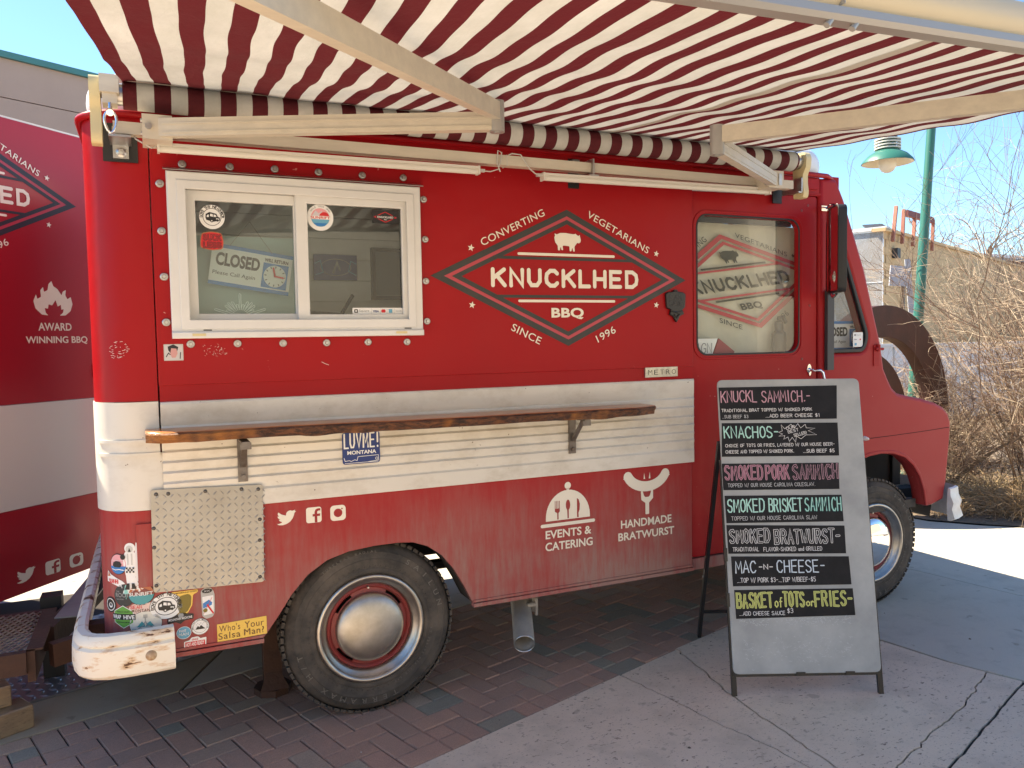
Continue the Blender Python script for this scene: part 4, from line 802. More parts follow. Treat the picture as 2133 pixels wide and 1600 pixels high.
# front bumper end
b = MB(); bp = [(0.0, 0.46), (0.030, 0.475), (0.012, 0.53), (0.022, 0.57), (0.004, 0.61), (0.0, 0.655), (-0.014, 0.66), (-0.02, 0.56), (-0.014, 0.46)]
b.sweep([(3.64, 1.9), (3.70, 1.6), (3.72, 0.4), (3.705, 0.12), (3.66, 0.0), (3.575, -0.035), (3.535, -0.040)][::-1], [(o, z) for o, z in bp]); b.put('front_bumper', mat('front_bumper_paint', (0.80, 0.80, 0.79), 0.4, var=(0.66, 0.65, 0.62), vs=14), truck, 40)
b = MB(); b.box(3.45, 3.70, 0.3, 0.4, 0.5, 0.6); b.add([(3.33, .10, .53), (3.54, .10, .46), (3.56, .10, .56), (3.40, .10, .58), (3.33, .2, .53), (3.54, .2, .46), (3.56, .2, .56), (3.40, .2, .58)], [(0,1,2,3),(7,6,5,4),(0,4,5,1),(1,5,6,2),(2,6,7,3),(3,7,4,0)]); b.put('bumper_bracket', M_under, truck)
# roof and drip rail
rf = rrect(-1.02, 2.66, 0.02, 1.93, 0.22, 8)
me = curve_mesh([rf], 0.20, 0.095, 6); me.transform(Matrix.Translation((0, 0, 2.535))); me.shade_smooth(); me.set_sharp_from_angle(angle=math.radians(50)); put('roof', me, M_roof, truck)
b = MB(); dr = [(-1.045, 1.9, 2.449), (-1.045, 0.19, 2.449)]+[(-0.865-0.18*math.cos(a), 0.17-0.18*math.sin(a), 2.449) for a in [PI/2*i/8 for i in range(1, 9)]]+[(0.5, -0.014, 2.452), (1.6, -0.014, 2.460), (2.40, -0.014, 2.462), (2.56, -0.004, 2.462), (2.655, 0.05, 2.458)]
b.tube(dr, 0.0135, 8); b.put('drip_rail', M_red, truck, 60)
b = MB(); b.box(-0.80, 2.50, -0.006, 0.001, 2.385, 2.440); b.put('rail_backing', M_red, truck)
b = MB(); b.box(2.37, 2.376, -0.001, 0.003, 2.36, 2.45); b.box(1.655, 2.52, -0.002, 0.003, 2.358, 2.366); b.put('header_seam', M_red, truck)
# nameplate, bottle opener, number plate
def emblem():
    d = Decal(face_M(0, -0.0035, 0), []); b_ = rect(1.364, 1.556, 1.406, 1.454); d.lay(M_steel, 0.003); d.h = 0
    d.poly([b_], M_steel, 0.0012); d.poly([rect(1.366, 1.554, 1.4085, 1.4515)], mat('aluminium_face', (0.62, 0.60, 0.52), 0.3, metal=0.7, var=(0.40, 0.39, 0.34), vs=40), 0.0018)
    for i, c in enumerate('METRO'): d.text(c, M_k, 1.378+i*0.034, 1.419, 0.023, 0.023, 0, 0.015, lay=0.0024)
    return d.done('nameplate', truck)
b = MB(); b.box(1.364, 1.556, -0.014, -0.002, 1.406, 1.454); b.put('nameplate_base', M_steel, truck)
MM = face_M(0, -0.0142, 0); d = Decal(MM, []); d.poly([rect(1.366, 1.554, 1.408, 1.452)], mat('aluminium_face', (0.62, 0.60, 0.52), 0.3, metal=0.7, var=(0.40, 0.39, 0.34), vs=40))
for i, c in enumerate('METRO'): d.text(c, M_k, 1.380+i*0.035, 1.418, 0.024, 0.024, 0, -0.01, lay=0.0009)
d.done('nameplate', truck)
op = tp('bottle_opener', [round_poly([(1.482, 1.815), (1.492, 1.822), (1.53, 1.826), (1.53, 1.834), (1.552, 1.834), (1.552, 1.826), (1.585, 1.822), (1.600, 1.812), (1.596, 1.748), (1.578, 1.735), (1.592, 1.715), (1.566, 1.705), (1.545, 1.672), (1.528, 1.700), (1.505, 1.712), (1.512, 1.735), (1.488, 1.745)], 0.006), circ(1.541, 1.829, .003, 8)], M_blackm, -0.026, 0.016, 0.004)
d = Decal(face_M(0, -0.0262, 0), []); M_ci = mat('raised_cast_iron', (0.035, 0.034, 0.034), 0.4)
d.write('MAN', M_ci, 1.505, 1.785, .07, .020, .005, dome=.0012); d.write('CAVE', M_ci, 1.500, 1.757, .08, .020, .005, dome=.0012)
d.ribbon([(1.52, 1.728), (1.55, 1.722), (1.575, 1.728)], .008, M_ci, dome=.006); d.ribbon([(1.53, 1.712), (1.545, 1.698), (1.558, 1.712)], .008, M_ci, dome=.006); d.done('cast_lettering', op)
pl = tp('number_plate', [rrect(-0.128, 0.030, 1.098, 1.230, 0.012)], M_navy, -0.017, 0.002)
d = Decal(face_M(0, -0.0175, 0), []); d.write('LUVME!', M_white, -0.119, 1.166, 0.143, 0.058, 0.0066, gap=2.1); d.text('MONTANA', M_white, -0.108, 1.138, 0.122, 0.016, 0, 0.03)
d.ribbon([(-.122, 1.125), (-.118, 1.112), (-.10, 1.114), (-.092, 1.110), (-.078, 1.116), (-.068, 1.112), (-.064, 1.128), (.022, 1.130), (.024, 1.108), (-.02, 1.104)], .0022, M_white); d.poly([circ(.015, 1.116, .006, 14), circ(.015, 1.116, .004, 14)], M_white); d.ribbon([(-.119, 1.103), (.021, 1.103)], .002, M_white); d.done('plate_print', pl)

# painted lettering and logo
def pig(cx, cy, w, h):
    P = [(-.98,.50),(-.90,.72),(-.99,.86),(-.90,.90),(-.80,.80),(-.55,.98),(-.15,1.0),(.25,.92),(.48,.90),(.60,.98),(.66,.86),(.82,.72),(.90,.90),(.93,.62),(.99,.30),(.94,.02),(.80,-.06),(.72,.02),(.60,-.22),(.50,-.42),(.52,-.96),(.40,-.96),(.34,-.52),(.26,-.94),(.14,-.94),(.12,-.40),(-.30,-.34),(-.38,-.40),(-.34,-.84),(-.46,-.84),(-.52,-.46),(-.58,-.88),(-.72,-.88),(-.74,-.36),(-.92,-.02)]
    return [(cx+x*w/2, cy+y*h/2) for x, y in P]
def logo(M, A, parent, ring, ink, paper, name, gap=None, sc=1.0, dome=0.0002):
    d = Decal(M, []); d.A = A
    if gap: d.poly([[(-.606,0),(0,-.284),(.606,0),(0,.284)], [(-.571,0),(0,-.268),(.571,0),(0,.268)]], gap)
    d.poly([[(-.668,0),(0,-.314),(.668,0),(0,.314)], [(-.606,0),(0,-.284),(.606,0),(0,.284)]], ring)
    d.poly([[(-.571,0),(0,-.268),(.571,0),(0,.268)], [(-.525,0),(0,-.247),(.525,0),(0,.247)]], ring)
    d.poly([rect(-.375,.375,.081,.094), rect(-.375,.375,-.092,-.079)], ring)
    d.ribbon([(-.249,.106),(.250,.106)], .012, ink); d.ribbon([(-.249,-.106),(.250,-.106)], .012, ink)
    d.poly([round_poly(pig(.002,.164,.142,.086), .004, 2)], ink)
    d.write('KNUCKLHED', ink, -.378, -.037, .758, .070, .0185, gap=2.0)
    d.text('BBQ', ink, -.088, -.190, .170, .053, 0, .035, 1.05)
    ca = math.radians(25.6)
    d.text('CONVERTING', ink, -.424, .133, .345, .033, ca, .004, 1.06); d.text('VEGETARIANS', ink, .103, .286, .375, .033, -ca, .004, 1.06)
    d.text('SINCE', ink, -.296, -.237, .158, .034, -ca, .004, 1.06); d.text('1996', ink, .158, -.302, .112, .036, ca, .004, 1.06)
    for x, y in ((-.480, .124), (.492, .126), (-.480, -.125), (.490, -.123)): d.poly([star(x, y, .0165, .2)], ink, d.h)
    return d.done(name, parent)
I4 = Matrix.Identity(4)
logo(face_M(0.9410, -0.0105, 1.8822), I4, truck, M_print_k, M_print_w, None, 'diamond_logo', M_print_p)
BIRD = [(1.0,.86),(.9,.76),(.87,.62),(.80,.42),(.66,.22),(.48,.10),(.28,.05),(.10,.08),(0,.15),(.16,.17),(.28,.24),(.14,.32),(.09,.42),(.19,.41),(.07,.50),(.03,.63),(.13,.60),(.05,.72),(.08,.87),(.24,.72),(.47,.62),(.48,.78),(.56,.88),(.68,.93),(.80,.88),(.95,.94),(.89,.84)]
def socials(M, k, items, m, parent):
    for kind, x0, z0, w, h in items:
        d = Decal(M, [])
        if kind == 'b': d.poly([round_poly([(x0+x*w, z0+z*h) for x, z in BIRD], .003*k, 2)], m)
        if kind == 'f': d.poly([rrect(x0, x0+w, z0, z0+h, w*.16), [(x0+w*x, z0+h*z) for x, z in ((.55,.01),(.55,.40),(.42,.40),(.42,.56),(.55,.56),(.55,.70),(.62,.84),(.76,.90),(.94,.90),(.94,.75),(.80,.75),(.73,.70),(.72,.56),(.93,.56),(.90,.40),(.72,.40),(.72,.01))]], m)
        if kind == 'i': d.poly([rrect(x0, x0+w, z0, z0+h, w*.24), circ(x0+w/2, z0+h/2, w*.28, 24), circ(x0+w*.76, z0+h*.76, w*.05, 10)], m); d.poly([circ(x0+w/2, z0+h/2, w*.18, 24)], m, d.h) if False else d.poly([circ(x0+w/2, z0+h/2, w*.28, 24), circ(x0+w/2, z0+h/2, w*.20, 24)], mat('icon_gap', (0.36, 0.02, 0.03), .5)) ; 
        if kind == 'i': d.poly([circ(x0+w/2, z0+h/2, w*.20, 24)], m, d.h) if False else None
        d.done('social_icon', parent)
socials(face_M(0, -0.0010, 0), 1, (('b', -.396, .868, .078, .066), ('f', -.280, .868, .062, .064), ('i', -.182, .866, .064, .064)), M_print_w, truck)
# events and catering
MF = face_M(0, -0.0010, 0)
d = Decal(MF, [])
dome_ = [(-.118, 0.0)]+[(-.118*math.cos(t), .012+.128*math.sin(t)) for t in [PI*i/20 for i in range(21)]]+[(.118, 0.0)]
cx, cz = .932, .752
spoon = [(.012*math.cos(t)+.0*1, .068+.025*math.sin(t)) for t in [2*PI*i/16-PI/2+.35 for i in range(15)]]+[(-.0035, .0), (.0035, .0)]
fork = [(-.058, -.0), (-.058, .034), (-.070, .042), (-.070, .092), (-.0665, .092), (-.0665, .056), (-.0625, .056), (-.0625, .092), (-.059, .092), (-.059, .056), (-.055, .056), (-.055, .092), (-.0515, .092), (-.0515, .056), (-.0475, .056), (-.0475, .092), (-.044, .092), (-.044, .042), (-.051, .034), (-.051, .0)]
knife = [(.048, .0), (.048, .096), (.058, .088), (.064, .066), (.062, .040), (.056, .024), (.057, .0)]
sh = lambda L: [(x+cx, z+cz) for x, z in L]
for q in (fork, spoon, knife):
    for i, (x, z) in enumerate(q):
        if z <= 0.001: q[i] = (x, .004)
d.poly([sh(dome_), sh(fork), sh(spoon), sh(knife)], M_print_w); d.poly([circ(cx, cz+.160, .017, 20)], M_print_w, d.h); d.poly([rect(cx-.007, cx+.007, cz+.138, cz+.148)], M_print_w, d.h)
d.ribbon([(cx-.138, cz-.020), (cx+.138, cz-.020)], .016, M_print_w)
d.text('EVENTS &', M_print_w, .811, .669, .246, .040, 0, .022); d.text('CATERING', M_print_w, .809, .612, .254, .040, 0, .022); d.done('catering_lettering', truck)
d = Decal(MF, []); saus = []
for i in range(15): t = i/14; a = PI*(1.12+t*.76); saus.append((1.376+.118*math.cos(a)*1.0, .955+.088*math.sin(a)))
d.ribbon(saus, .050, M_print_w, dome=.0001)
for sx in (-1, 1): d.poly([[(1.376+sx*.116, .922), (1.376+sx*.132, .936), (1.376+sx*.131, .922), (1.376+sx*.137, .912), (1.376+sx*.118, .910)]], M_print_w, d.h)
d.poly([[(1.357, .905), (1.360, .935), (1.366, .905)], [(1.387, .905), (1.394, .938), (1.397, .905)]], M_print_w)
d.poly([round_poly([(1.340, .845), (1.351, .845), (1.358, .822), (1.366, .814), (1.386, .814), (1.394, .822), (1.401, .847), (1.412, .849), (1.412, .806), (1.388, .785), (1.388, .728), (1.366, .728), (1.366, .785), (1.342, .802)], .003, 2)], M_print_w)
d.text('HANDMADE', M_print_w, 1.223, .672, .298, .040, 0, .022); d.text('BRATWURST', M_print_w, 1.207, .611, .330, .040, 0, .022); d.done('bratwurst_lettering', truck)

# stickers low on the rear corner
def cyl_wrap(o):   # bend a flat sticker mesh round the rear corner
    R = 0.17; me = o.data
    for v in me.vertices:
        x = v.co.x; off = -v.co.y
        if x < -0.865:
            a = min((-0.865-x)/R, 1.4); v.co.x = -0.865-(R+off)*math.sin(a); v.co.y = R-(R+off)*math.cos(a)
    me.update(); return o
def subdiv(o, n=2):
    import bmesh
    bm = bmesh.new(); bm.from_mesh(o.data); bmesh.ops.triangulate(bm, faces=bm.faces[:])
    for _ in range(n):
        ed = [e for e in bm.edges if e.calc_length() > 0.02]
        if ed: bmesh.ops.subdivide_edges(bm, edges=ed, cuts=1)
        bmesh.ops.triangulate(bm, faces=bm.faces[:])
    bm.to_mesh(o.data); bm.free(); return o
def arcx(u): return -0.865-0.17*math.asin(min((-0.865-u)/0.17, 0.995)) if u < -0.865 else u   # picture x on the corner to length along it
ZO = -0.0018
def stick(fn, wrap=True):
    d = Decal(face_M(0, ZO, 0), [], 0.00045); fn(d); o = d.done('sticker', truck)
    if wrap: cyl_wrap(subdiv(o))
    return o
def s1(d):
    cx, cz = arcx(-.972), .784; d.poly([circ(cx, cz, .036, 32, .040)], M_k); d.poly([circ(cx, cz, .033, 32, .037)], M_pink)
    for k in (.006, .014): d.ribbon([(cx-.03, cz+k), (cx+.03, cz+k)], .0012, M_white)
    d.poly([[(cx-.032, cz-.008)]+[(cx+.033*math.cos(PI+PI*i/12), cz-.004+.033*math.sin(PI+PI*i/12)) for i in range(1, 12)]+[(cx+.032, cz-.008)]], M_blue)
    d.poly([[(cx-.022, cz-.006), (cx-.02, cz+.006), (cx-.008, cz+.012), (cx+.01, cz+.010), (cx+.016, cz-.002), (cx+.01, cz-.012), (cx-.014, cz-.012)]], M_k); d.poly([circ(cx+.022, cz+.028, .010, 16)], M_k); d.ribbon([(cx-.024, cz-.018), (cx-.01, cz-.022), (cx+.005, cz-.019), (cx+.024, cz-.022)], .003, M_white)
stick(s1)
def s2(d):   # figure in a white hooded suit holding a pale fox, standing on a plinth
    cx, cz = -.932, .78; d.poly([circ(cx, cz+.065, .020, 24)], M_white)
    d.poly([round_poly([(cx-.018, cz+.052), (cx+.016, cz+.052), (cx+.028, cz+.02), (cx+.026, cz-.02), (cx+.016, cz-.045), (cx+.034, cz-.088), (cx+.052, cz-.094), (cx+.052, cz-.106), (cx-.032, cz-.110), (cx-.032, cz-.097), (cx-.014, cz-.088), (cx-.018, cz-.04), (cx-.026, cz+.0), (cx-.026, cz+.03)], .006)], M_white)
    d.poly([round_poly([(cx+.022, cz+.088), (cx+.030, cz+.080), (cx+.042, cz+.081), (cx+.052, cz+.090), (cx+.055, cz+.02), (cx+.070, cz-.01), (cx+.060, cz-.05), (cx+.018, cz-.055), (cx+.018, cz+.05)], .004)], M_white)
    for q in (.022, -.014): d.poly([[(cx+.050, cz+q-.006), (cx+.078, cz+q), (cx+.052, cz+q+.010)]], M_white, d.h)
    d.poly([rrect(cx+.018, cx+.066, cz-.062, cz-.046, .006)], M_white, d.h)
    g = mat('pale_grey_print', (.55, .55, .52), .5); d.poly([circ(cx-.002, cz+.062, .013, 16)], g); d.poly([[(cx-.006, cz+.052), (cx+.004, cz+.052), (cx-.001, cz+.068)]], M_k)
    d.poly([rect(cx-.010, cx-.006, cz+.002, cz+.045), rect(cx+.004, cx+.008, cz+.002, cz+.045)], g)
    for i in range(5):
        for j in range(3):
            if (i+j) % 2 == 0: d.poly([rect(cx-.016+i*.006, cx-.010+i*.006, cz-.028+j*.007, cz-.021+j*.007)], M_k, d.h)
    d.poly([[(cx-.014, cz-.068), (cx-.005, cz-.068), (cx-.005, cz-.092), (cx-.024, cz-.092)], [(cx+.003, cz-.068), (cx+.012, cz-.068), (cx+.020, cz-.090), (cx+.003, cz-.090)]], M_k)
    d.poly([[(cx+.03, cz+.075), (cx+.036, cz+.064), (cx+.042, cz+.075)], [(cx+.030, cz+.02), (cx+.045, cz+.0), (cx+.040, cz-.02), (cx+.030, cz-.01)]], g)
stick(s2)
def s3(d):
    cx, cz = arcx(-.978), .722; d.poly([[(cx-.05, cz+.010), (cx-.045, cz+.034), (cx-.028, cz+.020), (cx+.022, cz-.002), (cx+.034, cz-.012), (cx+.018, cz-.016), (cx+.022, cz-.030), (cx-.012, cz-.018), (cx-.050, cz-.008)]], M_white); d.write('SUHNHI', M_redp, cx-.040, cz-.012, .046, .014, .003); d.poly([[(cx-.046, cz+.012), (cx-.04, cz+.03), (cx-.03, cz+.014)]], M_orange)
stick(s3)
def s4(d):
    cx, cz = arcx(-.957), .664; k2 = mat('charcoal_print', (.03, .035, .037), .5); d.poly([circ(cx, cz, .042, 32)], k2); d.text('THE', M_grey, cx-.032, cz+.012, .014, .006); d.text('ROOTS', M_grey, cx-.034, cz-.006, .064, .016, 0, .01); d.text('SALOON', M_grey, cx-.03, cz-.016, .03, .005)
    for i in range(4): d.poly([[(cx+.010-.012+.0022*i, cz+.008+i*.008), (cx+.010+.012-.0022*i, cz+.008+i*.008), (cx+.010, cz+.020+i*.008)]], mat('mint_print', (.25, .60, .55), .5), d.h)
    d.ribbon([(cx+.010, cz+.01), (cx+.010, cz-.012)], .0015, MATS['mint_print'])
stick(s4)
def s5(d):
    cx, cz = -.899, .668; d.poly([circ(cx, cz, .0465, 36, .0425)], M_k); d.poly([circ(cx, cz, .0435, 36, .0395)], M_orange); d.poly([[(cx-.043, cz+.004), (cx-.02, cz+.018), (cx-.005, cz+.010), (cx+.012, cz+.022), (cx+.043, cz+.004)]+[(cx+.0435*math.cos(-PI*i/12), cz+.0395*math.sin(-PI*i/12)) for i in range(1, 12)]], mat('dull_red_print', (.22, .06, .05), .5))
    d.poly([[(cx-.0435, cz-.004)]+[(cx+.0435*math.cos(PI+PI*i/12), cz-.001+.0385*math.sin(PI+PI*i/12)) for i in range(1, 12)]+[(cx+.0435, cz-.004)]], M_teal); d.text('SUNRIFT', M_white, cx-.041, cz-.006, .082, .014, 0, .012)
stick(s5)
def s6(d):
    cx, cz = arcx(-1.004), .625; d.poly([circ(cx, cz, .030, 28)], M_k); d.poly([circ(cx, cz, .024, 28), circ(cx, cz, .021, 24)], M_white); d.poly([circ(cx+.002, cz-.002, .010, 16), circ(cx+.002, cz, .006, 12)], M_white, d.h)
stick(s6)
def s7(d):
    cx, cz = -.898, .612; d.poly([round_poly([(cx-.048, cz+.008), (cx-.03, cz+.02), (cx+.036, cz+.022), (cx+.044, cz-.006), (cx+.026, cz-.03), (cx-.034, cz-.030), (cx-.044, cz-.012)], .012)], mat('pale_pink_print', (.70, .52, .47), .5)); d.write('SEAN', M_redp, cx-.04, cz+.002, .04, .011, .0022); d.text('MONTANA', M_brownp, cx-.036, cz-.012, .074, .011, 0, .01, 1.2)
stick(s7)
def s8(d):
    cx, cz = arcx(-.962), .582; hx = [(cx-.040, cz+.022), (cx, cz+.044), (cx+.040, cz+.022), (cx+.040, cz-.022), (cx, cz-.044), (cx-.040, cz-.022)]; d.poly([hx], M_white); d.poly([[(cx+(x-cx)*.94, cz+(z-cz)*.94) for x, z in hx]], M_green)
    d.poly([rect(cx-.047, cx+.047, cz-.011, cz+.012)], M_k); d.text('WRAP', M_white, cx-.045, cz-.008, .036, .016, 0, .03); d.text('HIVE', M_white, cx+.002, cz-.008, .042, .016, 0, .03); d.text('VEHICLE WRAPS', M_k, cx-.026, cz+.018, .052, .005); d.text('SIGNS AND MORE', M_k, cx-.028, cz-.022, .056, .005)
stick(s8)
def s9(d):
    cx, cz = -.888, .552; d.poly([circ(cx, cz, .058, 40, .050)], M_k); d.poly([circ(cx, cz, .0565, 40, .0485)], mat('off_white_print', (.70, .68, .60), .5)); d.poly([[(cx-.030, cz-.010), (cx-.012, cz+.012), (cx-.002, cz+.0), (cx, cz-.010)], [(cx+.030, cz-.010), (cx+.016, cz+.010), (cx+.004, cz+.0), (cx, cz-.010)]], M_teal)
    d.ribbon([(cx-.024, cz-.014), (cx-.006, cz-.004), (cx, cz+.012), (cx, cz+.026)], .003, M_grey); d.ribbon([(cx+.024, cz-.014), (cx+.006, cz-.004), (cx, cz+.012)], .003, M_grey); d.poly([rect(cx-.006+i*.003, cx-.0045+i*.003, cz+.024, cz+.038) for i in range(5)], M_grey); d.text('FORK', M_teal, cx-.046, cz-.026, .034, .011, 0, .01); d.text('ROAD', M_teal, cx+.010, cz-.026, .038, .011, 0, .01)
stick(s9)
stick(lambda d: (d.poly([circ(-.814, .610, .0585, 40, .0505)], M_k), d.poly([circ(-.814, .610, .0570, 40, .0490)], M_white), d.poly([circ(-.814, .610, .041, 36, .035), circ(-.814, .610, .0385, 36, .0325)], M_k), d.arc('LOVE THY NEIGHBOR', M_k, -.814, .608, .0425, 190, -10, .0115, .03), van_icon(d, -.816, .612, .034, M_k)))
def s11(d):
    d.poly([round_poly([(-.795, .660), (-.700, .658), (-.700, .648), (-.718, .64), (-.722, .60), (-.740, .570), (-.775, .566), (-.782, .60), (-.765, .64), (-.795, .650)], .006)], M_yel); d.poly([round_poly([(-.768, .640), (-.735, .646), (-.724, .636), (-.727, .60), (-.742, .575), (-.768, .572), (-.776, .60)], .008)], M_olive); d.text('CAMPGROUND GREEN', M_brownp, -.790, .6505, .086, .005)
stick(s11)
def s12(d):
    d.poly([round_poly([(-.690, .650), (-.676, .660), (-.654, .658), (-.644, .645), (-.640, .628), (-.641, .560), (-.650, .542), (-.674, .537), (-.688, .550), (-.690, .630)], .006)], mat('silver_print', (.42, .42, .40), .4)); d.poly([circ(-.667, .647, .019, 20, .009)], M_k); d.write('XX', M_white, -.678, .644, .02, .006, .001)
    d.poly([round_poly([(-.686, .626), (-.645, .628), (-.645, .556), (-.683, .552)], .004)], M_white); d.poly([[(-.684, .600), (-.662, .612), (-.650, .600), (-.652, .590), (-.684, .580)]], M_blue); d.ribbon([(-.668, .592), (-.648, .558)], .006, M_redp); d.ribbon([(-.682, .560), (-.650, .620)], .0015, M_redp); d.poly([circ(-.676, .572, .008, 12)], M_olive)
stick(s12)
def s13(d):
    cx, cz = -.766, .560; d.poly([round_poly([(cx-.048, cz-.010), (cx-.02, cz+.010), (cx-.006, cz+.026), (cx+.012, cz+.026), (cx+.022, cz+.010), (cx+.048, cz+.006), (cx+.046, cz-.014), (cx+.015, cz-.016), (cx, cz-.028), (cx-.018, cz-.018), (cx-.044, cz-.022)], .004)], M_k); d.poly([circ(cx+.002, cz+.006, .010, 14)], M_grey); d.text('MOUNTAIN MEDICINE', M_white, cx-.042, cz-.012, .084, .009, .03, .015)
stick(s13)
def s14(d):
    cx, cz = -.697, .511; d.poly([circ(cx, cz, .0335, 32, .0325)], M_k); d.poly([circ(cx, cz, .0322, 32, .0312)], M_white); d.poly([circ(cx, cz, .0245, 28), circ(cx, cz, .0238, 28)], M_k); d.poly([[(cx-.018, cz-.010), (cx-.008, cz+.004), (cx-.003, cz-.002), (cx+.003, cz+.006), (cx+.012, cz-.004), (cx+.019, cz-.010)]], M_k); d.arc('WHITEFISH MOUNTAIN', M_k, cx, cz, .0252, 200, -20, .0055, .01)
    for k in range(6): d.poly([circ(cx-.014+k*.0056, cz+.009+(k % 2)*.005, .0012, 6)], M_k, d.h)
stick(s14)
def s15(d):
    cx, cz = -.756, .496; d.poly([circ(cx, cz, .0265, 30, .0245)], M_white); d.poly([circ(cx, cz, .0248, 30, .0228)], M_lblue); d.write('PAINT', M_white, cx-.016, cz+.004, .024, .008, .0016); d.write('MAN', M_white, cx-.018, cz-.010, .034, .010, .0018)
stick(s15)
def s16(d):
    cx, cz = -.716, .447; d.poly([round_poly([(cx-.041, cz+.013), (cx-.022, cz+.016), (cx-.014, cz+.026), (cx+.010, cz+.027), (cx+.018, cz+.018), (cx+.040, cz+.020), (cx+.038, cz-.016), (cx-.041, cz-.021)], .003)], M_white); d.poly([rect(cx-.037, cx+.035, cz-.011, cz+.010)], M_redp); d.text('HOT AND READY', M_white, cx-.034, cz-.008, .066, .015, .02, .02); d.text('SINCE', M_redp, cx-.012, cz+.014, .022, .007); d.poly([rect(cx-.030, cx+.030, cz-.0165, cz-.0135)], M_redp, d.h)
stick(s16)
def s17(d):
    d.poly([[(-.636, .437), (-.449, .441), (-.449, .513), (-.636, .508)]], M_yel)
    for t, x, z, w in (("Who's", -.628, .476, .078), ('Your', -.533, .477, .073), ('Salsa', -.632, .446, .082), ('Man?', -.536, .448, .076)): d.text(t, M_brownp, x, z, w, .026, .008, .0, 1.1)
stick(s17)
d = Decal(face_M(0, -0.0108, 0), []); d.poly([rrect(-.786, -.718, 1.545, 1.607, .002)], mat('silver_foil_print', (.45, .43, .41), .3, metal=.4)); d.poly([rrect(-.783, -.721, 1.548, 1.604, .002)], mat('grey_white_print', (.55, .53, .52), .5)); d.poly([[(-.772, 1.598), (-.752, 1.606), (-.735, 1.596), (-.740, 1.578), (-.748, 1.568), (-.762, 1.572), (-.770, 1.584)]], M_k); d.poly([[(-.760, 1.592), (-.742, 1.590), (-.738, 1.572), (-.746, 1.556), (-.758, 1.556), (-.764, 1.570)]], mat('pig_pink_print', (.60, .30, .28), .5)); d.ribbon([(-.778, 1.56), (-.77, 1.574), (-.764, 1.568)], .003, M_k); d.ribbon([(-.73, 1.553), (-.728, 1.575)], .003, M_k); d.done('sticker', truck)
def s18(d):   # half scraped-off sticker
    r9 = random.Random(4); cx, cz = -.940, 1.588
    for k in range(46):
        x = cx+r9.uniform(-.034, .034); z = cz+r9.uniform(-.035, .035)
        if ((x-cx)/.036)**2+((z-cz)/.038)**2 < 1: d.ribbon([(x, z), (x+r9.uniform(-.010, .010), z+r9.uniform(-.003, .003))], .0016, MATS['pale_pink_print'], lay=.0004)
o = stick(s18)
# scratches
d = Decal(face_M(0, -0.0106, 0), []); r9 = random.Random(8)
for x, z in ((-.63, 1.58), (-.585, 1.583), (-.60, 1.575)):
    for k in range(14): a = r9.uniform(-.02, .02); c = r9.uniform(-.02, .02); d.ribbon([(x+a, z+c), (x+a+r9.uniform(-.005, .008), z+c+r9.uniform(-.004, .006))], r9.uniform(.0006, .0016), MATS['pale_pink_print'], lay=.0003)
d.ribbon([(-.20, 1.525), (-.185, 1.517), (-.172, 1.512)], .0022, MATS['pale_pink_print'], lay=.0003); d.done('paint_scratches', truck)
# rear bumper
path = [(-0.790, -0.085), (-0.85, -0.090), (-0.95, -0.092), (-1.02, -0.085), (-1.075, -0.060), (-1.115, -0.015), (-1.135, 0.05), (-1.140, 0.15), (-1.140, 0.6), (-1.140, 1.2), (-1.135, 1.85), (-1.10, 1.95), (-0.95, 2.0)]
bprof = [(-0.052, 0.546), (-0.040, 0.552), (-0.016, 0.548), (-0.003, 0.532), (-0.001, 0.515), (-0.008, 0.508), (0.004, 0.498), (0.006, 0.440), (0.0, 0.402), (-0.016, 0.388), (-0.028, 0.392), (-0.020, 0.42), (-0.020, 0.52), (-0.04, 0.536), (-0.052, 0.535)]
b = MB(); b.sweep(path, [(-o, z) for o, z in bprof])
bump_me = b.mesh('bumper', 35)
rear_bumper = put('rear_bumper', bump_me, M_bump, truck)
b = MB(); b.T = face_M(-0.872, -0.092, 0.462); b.lathe([(0, .017), (.008, .0155), (.015, .011), (.0195, .004), (.0205, 0)], 24); b.put('bumper_bolt', mat('rusty_cream_bolt', (.62, .52, .36), .5, var=(.30, .14, .05), vs=22), rear_bumper, 60)
for y0 in (0.25, 1.65):
    b = MB(); b.box(-1.12, -0.9, y0, y0+0.07, 0.42, 0.50); b.put('bumper_bracket', M_rust, truck)
# exhaust, jack
b = MB(); b.tube([(1.0, 0.9, 0.42), (0.90, 0.55, 0.37), (0.80, 0.26, 0.285), (0.702, 0.02, 0.185)], 0.05, 24, caps=False); b.tube([(0.706, 0.03, 0.189), (0.80, 0.26, 0.285)], 0.045, 24, caps=False)
d1 = Vector((0.702-0.80, 0.02-0.26, 0.185-0.285)).normalized(); ex = b.put('exhaust_pipe', mat('dull_tailpipe', (.46, .43, .39), .55, metal=.2, var=(.34, .32, .30), vs=8), truck, 60)
b = MB(); b.T = Matrix.Translation((0.7022, 0.0205, 0.1852)) @ d1.to_track_quat('Z', 'Y').to_matrix().to_4x4(); b.lathe([(.0450, -.01), (.0450, .001), (.0475, .003), (.0502, .001), (.0502, -.004)], 28); b.put('pipe_rim', M_steel, ex, 60)
b = MB(); b.box(0.835, 0.865, 0.20, 0.24, 0.26, 0.34); b.cyl((0.85, 0.19, 0.245), (0.85, 0.19, 0.33), 0.008); b.cyl((0.85, 0.19, 0.30), (0.80, 0.19, 0.30), 0.012); b.put('hanger_clamp', MATS['dull_tailpipe'], ex)
